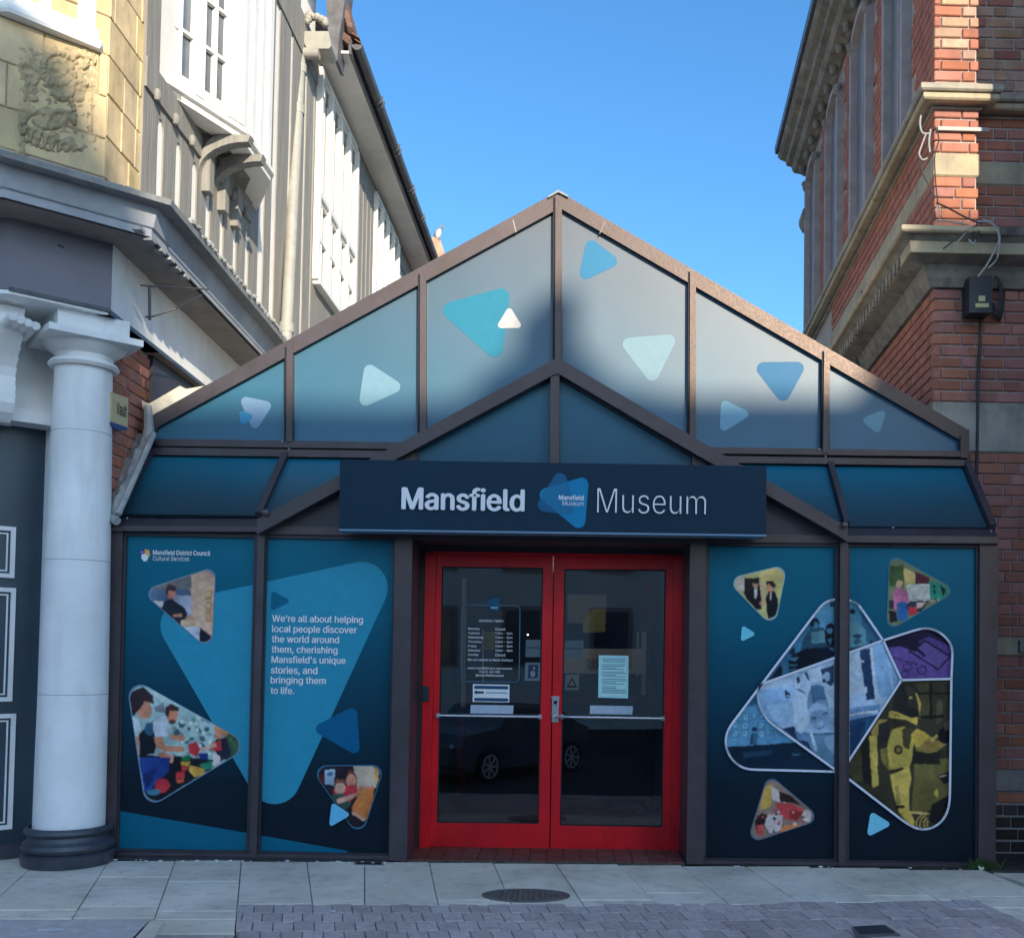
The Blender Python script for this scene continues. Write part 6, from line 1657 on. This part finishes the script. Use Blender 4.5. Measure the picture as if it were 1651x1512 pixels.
mb.f = [f for f in fs]; mb.c = [(1, 1, 1)] * len(fs); mb.build('vault_lettering', M['ink'], al)

# hanging sign bracket rods on the white fascia
hb = thing('iron_bracket', 'thin black iron rod bracket fixed to the white fascia at left', 'bracket', PX(241, 490, -2.8))
P = lambda x, y, X=-2.85: PX(x, y, X)
mb = MB(); mb.tube([P(241, 463), P(241.5, 516)], .011, 6); mb.tube([P(227, 460, -3.0), P(245, 462), P(300, 464, -2.8), P(336, 467, -2.66)], .006, 5); mb.tube([P(235, 511), P(243, 511), P(283, 498, -2.7), P(325, 476, -2.66)], .007, 5)
mb.build('rod', M['cable'], hb, smooth=True)

# ------------------------------------------------------------------ half-timbered building
tb = thing('half_timbered_building', 'black and white half-timbered building with bay window and long eaves at left', 'building', (-3.6, 6, 0))
WT = Wall(SX, yT, .018, 1)
def tu(x, y=400, o=0.0): return WT.hit(x, y, o)[0]
zE = WT.hit(562, 224)[1] + .12; print('zE', zE, WT.hit(648, 431))
Lt = 12.3
u_eave = tu(507, 96)
MB().wbox(WT, -.02, Lt, 4.3, zE, -.4, .0).build('infill_wall', M['white_plaster'], tb)
MB().wbox(WT, -.02, u_eave, zE, 11.5, -.4, .0).build('infill_wall', M['white_plaster'], tb)
TO = .014
def stud(u0, u1, z0, z1, o=TO, name='timber_stud'):
    b = .008
    return MB().wbox(WT, u0, u1, z0, z1, -.01, o).build(name, M['timber_grey'], tb)
# gaps of white seen in the photograph (px at a height), everything between them is timber
zlo = ztf + .2
ub0 = tu(228.5, 300)
gaps = [(249, 259, 290), (278.5, 287, 330), (304.5, 313, 365), (327.5, 335, 395), (350.5, 357, 420), (372, 378, 445), (391.5, 397, 455)]
edges = [(-.02)]
gs = [(tu(a_, y_), tu(b_, y_)) for a_, b_, y_ in gaps]
gs2 = [(tu(a_, y_), tu(b_, y_)) for a_, b_, y_ in ((412, 421.5, 450), (436, 443.5, 300), (461.5, 465, 300), (485.5, 488.5, 330), (497.5, 499.5, 430))]
allg = gs + gs2
prev = -.02
ztop = 5.55
for i, (a_, b_) in enumerate(allg):
    zt_ = ztop if b_ < tu(400, 300) else zE - .35
    stud(prev, a_, zlo, zt_); prev = b_
# rounded heads of the gaps
for a_, b_ in gs:
    m_ = (a_ + b_) / 2; w_ = (b_ - a_) / 2
    n = 6; pts = [(m_ + w_ * math.cos(PI * i / n), ztop - .17 + w_ * 1.6 * math.sin(PI * i / n)) for i in range(n + 1)]
    MB().wpoly(WT, [(a_, ztop), (a_, ztop - .17)][::1] + [(x, z) for x, z in pts[::-1]][1:-1] + [(b_, ztop - .17), (b_, ztop)], -.01, TO - .002).build('arched_head', M['timber_grey'], tb)
stud(-.02, tu(402, 300), ztop, ztop + .22, TO + .02, 'timber_rail')
for i in range(7):
    u = gs[i][0] - .1 if i < len(gs) else 0
    p = WT.p(u, ztop + .02, TO + .03); MB().ball(p, .03, .03, .05, 8, 5).build('timber_pendant', M['timber_grey'], tb, smooth=True)
# corner post
stud(-.02, tu(249.5, 200), ztop + .22, 11.5, TO + .01)
# windows
def tl_window(xa, xb, lights, z0, z1, zt_, par=tb):
    ua, ub = tu(xa, 350), tu(xb, 350)
    f = MB(); f.wbox(WT, ua, ub, z0 - .05, z0, -.01, .10); f.wbox(WT, ua, ub, z1, z1 + .06, -.01, .07)
    st = (ub - ua) / lights
    for i in range(lights + 1): f.wbox(WT, ua + st * i - .035, ua + st * i + .035, z0, z1, -.01, .085)
    f.wbox(WT, ua, ub, zt_ - .035, zt_ + .035, -.01, .08)
    o = f.build('window', M['window_white'], par)
    for i in range(lights):
        MB().wbox(WT, ua + st * i + .035, ua + st * (i + 1) - .035, z0, z1, -.01, .012).build('window_pane', M['pane_dark'], o)
        s_ = MB()
        for zz_ in [z0 + .01, zt_ - .085, zt_ + .035, z1 - .05] + [z0 + (zt_ - z0) * .5]: s_.wbox(WT, ua + st * i + .035, ua + st * (i + 1) - .035, zz_, zz_ + .045, .01, .05)
        s_.wbox(WT, ua + st * (i + .5) - .012, ua + st * (i + .5) + .012, z0, z1, .01, .045)
        s_.build('sash', M['window_white'], o)
    return ua, ub
w1a, w1b = tl_window(505, 567, 4, 5.85, 8.36, 6.9)
w2a, w2b = tl_window(600, 638, 4, 5.95, 8.36, 6.9)
stud(prev, w1a, zlo, zE - .35)
stud(prev, Lt, zE - .35, zE, TO + .015, 'timber_rail')
stud(w1a, w1b, zlo, 5.8); stud(w2a, w2b, zlo, 5.9)
uu = w1b + .03
n = 5; st = (w2a - w1b) / n
for i in range(n): stud(w1b + st * i + .05, w1b + st * (i + 1) - .02, zlo, zE - .35, TO + .02)
u = w2b + .1
while u < Lt - .3: stud(u, u + .3, zlo, zE - .35); u += .48
stud(gs2[0][0] - .3, u_eave, zE - .35, zE + .1, TO + .015, 'timber_rail')
# timbers of the tall near part above the rail
for a_, b_, y_ in ((403, 412, 100), (419, 436, 100), (443, 462, 60), (466, 482, 60)): stud(tu(a_, y_), tu(b_, y_), zE + .1, 11.5)
# eaves
sA, sB = u_eave, Lt
MB().prism([WT.p(sA, zE, 0), WT.p(sB, zE, 0), WT.p(sB, zE, .40), WT.p(sA, zE, .40)], (0, 0, .03)).build('eaves_soffit', M['eave_soffit'], tb)
MB().wbox(WT, sA, sB, zE - .01, zE + .16, .40, .43).build('fascia_board', M['gutter'], tb)
g_ = MB(); prof = [(.43 + .065 + .065 * math.cos(t), zE + .12 + .065 * math.sin(t)) for t in [PI + PI * i / 6 for i in range(7)]] + [(.43 + .12, zE + .12), (.44, zE + .12)]
g_.sweep([(o_, z_) for o_, z_ in prof], [(WT.p(sA + .02, 0).x, WT.p(sA + .02, 0).y), (WT.p(sB, 0).x, WT.p(sB, 0).y)])
for x_ in (606, 636, 661, 679): 
    uu = WT.hit(x_, 250, .5)[0]
    for d_ in (0, .12): 
        pr_ = [(.43 + .065 + .075 * math.cos(t), zE + .12 + .075 * math.sin(t)) for t in [PI + PI * i / 6 for i in range(7)]] + [(.575, zE + .15), (.43, zE + .15)]
        a_, b_ = WT.p(uu + d_, 0), WT.p(uu + d_ + .03, 0); g_.sweep(pr_, [(a_.x, a_.y), (b_.x, b_.y)])
g_.build('gutter', M['gutter'], tb, smooth=30)
MB().prism([WT.p(sA, zE + .2, .42), WT.p(sB, zE + .2, .42), WT.p(sB, zE + 3.0, -3.6), WT.p(sA, zE + 3.0, -3.6)], (0, 0, -.1)).build('roof', M['roof_tile'], tb)
t_ = MB()
for i in range(70):
    a_ = sA + i * (sB - sA) / 70; t_.prism([WT.p(a_ + .01, zE + .21, .52), WT.p(a_ + .09, zE + .21, .52), WT.p(a_ + .09, zE + .40, .22), WT.p(a_ + .01, zE + .40, .22)], (0, 0, -.02))
t_.build('eaves_tiles', M['roof_tile'], tb, kind='stuff')
MB().wbox(WT, Lt - .02, Lt + .5, 4.3, zE + .25, -.4, .25).build('end_wall', M['brick_stuff'], tb)
MB().prism([WT.p(-.6, 9.95, -.3), WT.p(u_eave - .1, 9.95, -.3), WT.p(u_eave - .1, 9.95, 1.0), WT.p(-.6, 9.95, 1.0)], (0, 0, .12)).build('upper_eaves', M['timber_grey'], tb)
# barge board, darkened to stand in for shade, and hopper at start of the eaves
kz = 130 / 1512
def zb6(x, y): return (470 + x * kz, y * kz)
YB = WT.p(u_eave - .15, 0).y
MB().prism([PY(*zb6(x, y), YB) for x, y in tofw([(620, -400), (1050, -400), (960, 300), (900, 620), (860, 1130), (790, 1090), (680, 560)])], (0, .35, 0)).build('barge_board', M['barge'], tb)
MB().prism([PY(*zb6(x, y), YB + .4) for x, y in tofw([(560, 900), (760, 900), (820, 1120), (600, 1110)])], (0, .2, 0)).build('barge_board', M['slate'], tb)
rt_ = MB()
for i in range(9):
    x_, y_ = zb6(960 + i * 22 * (1 if i < 4 else .9), 60 + i * 70)
    p = PY(x_, y_, YB + .25); rt_.ball(p, .07, .2, .09, 7, 5)
rt_.build('ridge_tiles', M['roof_tile'], tb)
YH = WT.p(tu(486, 80), 0).y
hp_ = MB().prism([PY(*zb6(x, y), YH) for x, y in tofw([(130, 590), (690, 590), (745, 860), (700, 915), (540, 915), (300, 940)])], (0, .3, 0)).build('rain_hopper', M['pipe_grey'], tb)
ns = MB()
for x_, y_, s_ in ((340, 300, .06), (320, 360, .05), (290, 420, .04), (400, 330, .04), (480, 330, .05), (560, 370, .05), (620, 400, .05), (630, 450, .045)):
    p = PY(*zb6(x_, y_), YH + .05); ns.ball(p, s_, .05, s_ * .9, 8, 5)
ns.build('nest_straw', M['pipe_grey'], hp_, smooth=True)
# downpipe
pipe = MB(); ptop = [PY(*zb6(x, y), YH + .02) for x, y in ((520, 1010), (380, 1010), (250, 1005), (175, 1040), (155, 1120), (152, 1300))]
pu = WT.hit(483, 108, .12)[0]
pipe.tube(ptop[:-1] + [Vector((ptop[-1].x, ptop[-1].y, ptop[-1].z)), WT.p(WT.hit(461, 530, .12)[0], 4.6, .12)], .062, 12)
for y_ in (100, 175, 500):
    v = ptop[-1].lerp(WT.p(WT.hit(461, 530, .12)[0], 4.6, .12), (y_ - 110) / 420 if y_ > 110 else .0); pipe.tube([v + Vector((0, 0, -.05)), v + Vector((0, 0, .05))], .078, 12)
pipe.build('downpipe', M['pipe_grey'], tb, smooth=35)
# brick stack and pigeon at the far end
YB2 = WT.p(Lt, 0).y + .6
st_ = MB().prism([PY(x, y, YB2) for x, y in tofw([(690, 384), (700, 382), (711, 389), (719, 416), (719, 470), (680, 470), (680, 395)])], (0, .6, 0)).build('gable_coping', M['brick_buff_stuff'], tb)
pg = thing('pigeon', 'grey pigeon perched on the far roof end above the gable', 'pigeon', PY(708, 387, YB2 + .2))
S2 = (YB2 + .2 + 7.3) / F
def pp2(x, y): return PY(x, y, YB2 + .2)
bdy = MB(); bdy.ball(pp2(706.5, 378.5), 5 * S2, .10, 9 * S2, 12, 8, rot=-.25); bdy.ball(pp2(710, 369.5), 3.4 * S2, .06, 5.5 * S2, 10, 7, rot=-.3); bdy.ball(pp2(711.8, 366), 2.8 * S2, .04, 2.6 * S2, 10, 7)
bdy.tube([pp2(713.5, 365.8), pp2(715.5, 365)], .012, 6, .003)
bo = bdy.build('body', M['pigeon_light'], pg, smooth=True)
hd = MB(); hd.ball(pp2(711.8, 366) + Vector((0, -.01, 0)), 2.9 * S2, .045, 2.7 * S2, 10, 7); hd.ball(pp2(710.6, 369) + Vector((0, -.01, 0)), 3.3 * S2, .06, 3.2 * S2, 10, 7); hd.build('head', M['pigeon_grey'], pg, smooth=True)
wg = MB(); wg.ball(pp2(702.5, 378), 2.6 * S2, .1, 7.5 * S2, 10, 7, rot=-.25); wg.tube([pp2(702, 383), pp2(699.5, 391)], .04, 8, .02); wg.build('wing', M['pigeon_grey'], pg, smooth=True)
MB().tube([pp2(706, 386), pp2(706, 389.5)], .012, 5).tube([pp2(708.5, 386), pp2(708.5, 389.5)], .012, 5).build('leg', M['roof_tile'], pg)

# bay window
zs = 5.80
bp_ = [(-3.1, yT + .02)]
a1 = PZ(243, 131, zs); a2 = PZ(397, 217, zs); a3 = PZ(442, 284, zs)
a4 = Vector((SX + .03, a3.y + (a2.y - a1.y), zs))
bpath = [(SX, a1.y), (a2.x, a2.y), (a3.x, a3.y), (a4.x, a4.y)]
bw = MB().sweep([(-.2, zs - .05), (-.03, zs - .05), (-.03, zs), (.0, zs + .01), (.0, zs + .05), (-.03, zs + .07), (-.05, zs + .09), (-.2, zs + .09)], bpath).build('bay_window', M['window_white'], tb)
MB().prism([(bpath[0][0], bpath[0][1] + .06, zs - .045)] + [(x - .05, y, zs - .045) for x, y in bpath[1:3]] + [(bpath[3][0], bpath[3][1] - .05, zs - .045)], (0, 0, .04)).build('bay_soffit', M['timber_grey'], bw)
zbt = 9.6
def bayface(pa, pb, mull, name='bay_light', inset=-.06, curtains=True):
    w = Wall(pa[0], pa[1], pb[0] - pa[0], pb[1] - pa[1]); l = (Vector(pb) - Vector(pa)).length
    f = MB()
    for a_, b_ in mull: f.wbox(w, a_ * l, b_ * l, zs + .09, zbt, inset - .08, inset + .03)
    f.wbox(w, 0, l, zs + .089, zs + .14, inset - .08, inset + .02)
    o = f.build('bay_frame', M['window_white'], tb)
    for (a0, a1_), (b0, b1) in zip(mull, mull[1:]):
        ua, ub = a1_ * l, b0 * l
        if ub - ua < .06: 
            MB().wbox(w, ua, ub, zs + .14, zbt, inset - .05, inset - .02).build('window_pane', M['window_white'], o); continue
        MB().wbox(w, ua, ub, zs + .14, zbt, inset - .06, inset - .035).build('window_pane', M['pane_dark'], o)
        s_ = MB(); z = zs + .14
        mm = (ua + ub) / 2
        s_.wbox(w, ua, ua + .016, zs + .14, zbt, inset - .035, inset - .01); s_.wbox(w, ub - .016, ub, zs + .14, zbt, inset - .035, inset + .01)
        s_.wbox(w, mm - .012, mm + .018, zs + .14, zbt, inset - .035, inset + .005)
        z = zs + .14; i = 0
        while z < zbt: s_.wbox(w, ua, ub, z, z + (.04 if i == 0 else .026), inset - .035, inset + .003); z += .39; i += 1
        s_.build('sash', M['window_white'], o)
        MB().wbox(w, ua + .03, ua + .03 + (ub - ua) * .07, zs + .17, zbt, inset - .036, inset - .030).build('curtain', M['curtain'], o)
    return w, l
wq, lq = bayface(bpath[0], bpath[1], [(.01, .06), (.40, .50), (.80, .99)])
bayface(bpath[1], bpath[2], [(.02, .14), (.3, .42), (.58, .7), (.86, .98)])
bayface(bpath[2], bpath[3], [(.02, .2), (.8, .98)])
MB().prism([(x, y, zs + .1) for x, y in [(bpath[0][0] - .2, bpath[0][1] + .5), (bpath[1][0] - .3, bpath[1][1] + .15), (bpath[2][0] - .3, bpath[2][1] - .15), (bpath[3][0] - .2, bpath[3][1] - .5)]], (0, 0, 4)).build('bay_core', M['curtain'], bw)
# curved brackets under the bay
for (x0_, y0_), (x1_, y1_), (x2_, y2_) in (((1120, 1120), (1160, 1000), (1340, 890)), ((1200, 1210), (1230, 1100), (1400, 985))):
    k3 = .2911
    ua = WT.hit(x0_ * k3, y0_ * k3, .05)[0]
    br = MB(); n = 8; pts = []
    for i in range(n + 1):
        t = i / n; ang = t * PI / 2; pts.append((TO + .40 * (1 - math.cos(ang)), ztop - .05 + (.25) * math.sin(ang) - .06))
    outer = pts; inner = [(o_ + .02 if i else o_, min(zs - .05, z_ + .13)) for i, (o_, z_) in enumerate(pts)]
    for i in range(n):
        q = [WT.p(ua, outer[i][1], outer[i][0]), WT.p(ua, outer[i + 1][1], outer[i + 1][0]), WT.p(ua, inner[i + 1][1], inner[i + 1][0]), WT.p(ua, inner[i][1], inner[i][0])]
        br.prism(q, WT.d * .10)
    br.build('bay_bracket', M['timber_grey'], bw)
for xx, yy, h_ in ((1150, 1090, .3), (1235, 1190, .3), (1305, 1270, .25)):
    u_ = WT.hit(xx * .2911, yy * .2911, .05)[0]
    MB().wbox(WT, u_ - .05, u_ + .05, ztop - .25, ztop + .1, TO, TO + .07).build('timber_pendant', M['timber_grey'], tb)

# ------------------------------------------------------------------ small things on the ground
lt = MB(); r = random.Random(2)
for i in range(46):
    x_ = r.choice((r.uniform(180, 640), r.uniform(180, 640), r.uniform(1140, 1600))); p = PY(x_, 1384 + (x_ - 180) * .009, -.02)
    s_ = r.uniform(.004, .014); lt.ball((p.x, -.03 - r.random() * .05, s_ * .5), s_ * 1.5, s_, s_ * .6, 6, 4)
lt.build('grit', M['litter'], None, kind='stuff', label='white grit and litter crumbs along the foot of the museum front', cat='litter')
gt = MB(); r = random.Random(9)
for i in range(150):
    x_ = PY(r.gauss(1580, 13), 1400, -.03).x; y_ = -.03 + r.uniform(-.03, .01); h = r.uniform(.02, .085); a_ = r.uniform(-.5, .5) * h * 1.3; b_ = r.uniform(-.6, .2) * h; w_ = .004
    gt.face([(x_ - w_, y_, 0), (x_ + w_, y_, 0), (x_ + a_ * .5 + w_ * .8, y_ + b_ * .4, h * .6), (x_ + a_ * .5 - w_ * .8, y_ + b_ * .4, h * .6)]); gt.face([(x_ + a_ * .5 - w_ * .8, y_ + b_ * .4, h * .6), (x_ + a_ * .5 + w_ * .8, y_ + b_ * .4, h * .6), (x_ + a_, y_ + b_, h)])
wd2 = thing('weed_tuft', 'green weed tuft with tiny white flowers at the foot of the right end post', 'weed', PY(1580, 1402, -.03))
gt.build('blades', M['leaf'], wd2)
fl_ = MB()
for x_, y_ in ((1579, 1397), (1584.5, 1399), (1581, 1400.5)):
    p = PY(x_, y_, -.06)
    for k in range(5): fl_.ball(p + Vector((.006 * math.cos(k * 1.26), 0, .006 * math.sin(k * 1.26))), .005, .003, .005, 6, 4)
fl_.build('flower', M['petal'], wd2)
gt = MB(); r = random.Random(19)
for i in range(24):
    x_ = PY(r.gauss(432, 7), 1384, -.03).x; y_ = -.03; h = r.uniform(.01, .03); a_ = r.uniform(-.5, .5) * h
    gt.face([(x_ - .002, y_, 0), (x_ + .002, y_, 0), (x_ + a_, y_ - .01, h)])
w5 = thing('weed_tuft', 'tiny pale weed in the joint below the second left panel', 'weed', PY(432, 1386, -.03)); gt.build('blades', M['leaf'], w5)
mp_ = thing('metal_plate', 'small grey metal strip lying in the paving at the foot of the second left panel', 'metal plate', gpt(597, 1391))
MB().prism([gpt(572, 1393, .006), gpt(618, 1394, .006), gpt(617, 1387.5, .006), (gpt(571, 1387, .006))], (0, 0, -.02)).build('plate', M['steel'], mp_)
MB().prism([gpt(575, 1391.6, .0075), gpt(614, 1392.4, .0075), gpt(613.5, 1389.6, .0075), (gpt(574.5, 1389, .0075))], (0, 0, -.003)).build('slot', M['black_rubber'], mp_)
for nm, lab, q in (('paper_scrap', 'thin white paper strip on the asphalt patch at bottom left', [(60, 1500), (104, 1498.5), (104, 1495.5), (60, 1496.5)]), ('paper_scrap', 'tiny white paper scrap on the slab right of the manhole cover', [(1139, 1439), (1147, 1438.5), (1148, 1435.5), (1141, 1435.5)]), ('paper_scrap', 'white scrap at the foot of the third blue panel', [(1183, 1397.5), (1193, 1397.5), (1193, 1394.5), (1183, 1394.5)]), ('paper_scrap', 'small pale scrap on the brick paving right of the asphalt patch', [(533, 1469), (541, 1469), (542, 1466), (534, 1466)])):
    p = [gpt(x, y, .004) for x, y in q]; o = MB().prism(p, (0, 0, -.003)).build(nm, M['litter']); o['label'] = lab; o['category'] = 'litter'
ga = MB(); p0 = gpt(1555, 1511, .01); ga.ball((p0.x, p0.y, .006), .035, .02, .006, 8, 5)
o = ga.build('dry_leaf', M['sandstone']); o['label'] = 'pale dry leaf on the brick paving at the bottom right'; o['category'] = 'leaf'

# ------------------------------------------------------------------ across the road, behind the viewer: the terrace that shades the street
op_ = thing('terrace_opposite', 'brick terrace across the road with parapet and chimney', 'building', (10, -30, 0))
YO = -27.0
dX, dZ = 27.5 * math.tan(SUN_AZ), 27.5 * math.tan(SUN_EL) / math.cos(SUN_AZ)
def opx(px, py):   # shade edge seen on the museum gable -> roofline
    p = PY(px, py, YG); return (p.x + dX, p.z + dZ)
prof = [(5.0, 17.0), (7.1, 17.0), (7.4, 16.75), (7.65, 16.35), (7.9, 15.9), (8.02, 15.4), opx(215, 655), opx(440, 652), opx(640, 655), opx(775, 640), opx(800, 585), opx(850, 572), opx(878, 545), opx(884, 468), opx(932, 468), opx(936, 560), opx(965, 585), opx(985, 615), opx(1050, 630), opx(1100, 640), opx(1400, 640), opx(1440, 560), opx(1460, 480), opx(1480, 345), opx(1560, 345)]
prof += [(prof[-1][0] + 1, prof[-1][1])]
XR = prof[-1][0]
mb = MB(); mb.prism([(5.0, YO, -1.13)] + [(XR, YO, -1.13)] + [(x, YO, z) for x, z in prof[::-1]], (0, -.6, 0)); mb.build('facade', M['brick_stuff'], op_)
MB().box(5.0, XR, YO - 9, YO - .6, 0, 13.5).build('mass', M['slate'], op_)
MB().box(-30, 4.99, YO - 7, YO, -1.13, 6.2).build('low_range', M['white_plaster'], op_)
MB().box(XR + .01, 40, YO - 7, YO, -1.13, 6.2).build('low_range', M['white_plaster'], op_)
ow = MB(); og = MB()
for fl__ in range(4):
    for i in range(23):
        x_ = -28.3 + i * 3; z_ = 1.0 + fl__ * 3.3
        if fl__ > 1 and not 5.5 < x_ < XR - .8: continue
        ow.box(x_ - .75, x_ + .75, YO, YO + .08, z_ - .1, z_ + 2.0); og.box(x_ - .6, x_ + .6, YO + .08, YO + .1, z_, z_ + 1.85)
ow.build('window', M['jamb_stone'], op_); og.build('window_pane', M['pane_dark'], op_)

# parked car across the road (seen mirrored in the door glass)
def make_car(X, Y, rot):
    car = thing('parked_car', 'dark hatchback parked across the road, mirrored in the door glass', 'car', (X, Y, -1.1))
    prof = [(-2.0, .35), (-2.05, .7), (-1.9, .95), (-1.0, 1.02), (-.45, 1.42), (.9, 1.46), (1.65, 1.05), (2.0, .95), (2.05, .4), (1.7, .25), (-1.7, .25)]
    def T(x, y, z): c, s = math.cos(rot), math.sin(rot); return (X + x * c - y * s, Y + x * s + y * c, z - 1.1)
    mb = MB(); mb.prism([T(x, -.85, z) for x, z in prof], Vector(T(0, .85, 0)) - Vector(T(0, -.85, 0)))
    mb.build('body', M['pane_dark'], car)
    mb = MB(); mb.prism([T(x, -.8, z) for x, z in ((-.92, 1.04), (-.42, 1.38), (.85, 1.41), (1.45, 1.06))], Vector(T(0, 1.6, 0)) - Vector(T(0, 0, 0))); mb.build('side_windows', M['black_rubber'], car)
    for x in (-1.3, 1.3):
        for y in (-.86, .86):
            s = 1 if y > 0 else -1
            ty = MB().tube([T(x, y - .1 * s, .32), T(x, y + .08 * s, .32)], .32, 24).build('wheel', M['black_rubber'], car)
            rim = MB()
            for k in range(7):
                a_ = k * 2 * PI / 7; rim.tube([T(x, y + .09 * s, .32), T(x + .22 * math.cos(a_), y + .09 * s, .32 + .22 * math.sin(a_))], .022, 5)
            ring = [T(x + .22 * math.cos(t), y + .09 * s, .32 + .22 * math.sin(t)) for t in [i * PI / 12 for i in range(25)]]
            rim.tube(ring, .02, 5); rim.build('rim', M['letter_white'], ty)
    for y in (-.6, .6):
        MB().ball(T(-1.98, y, .72), .08, .2, .08, 8, 6).build('headlight', M['steel'], car)
make_car(-1.28, -13.55, -.9)
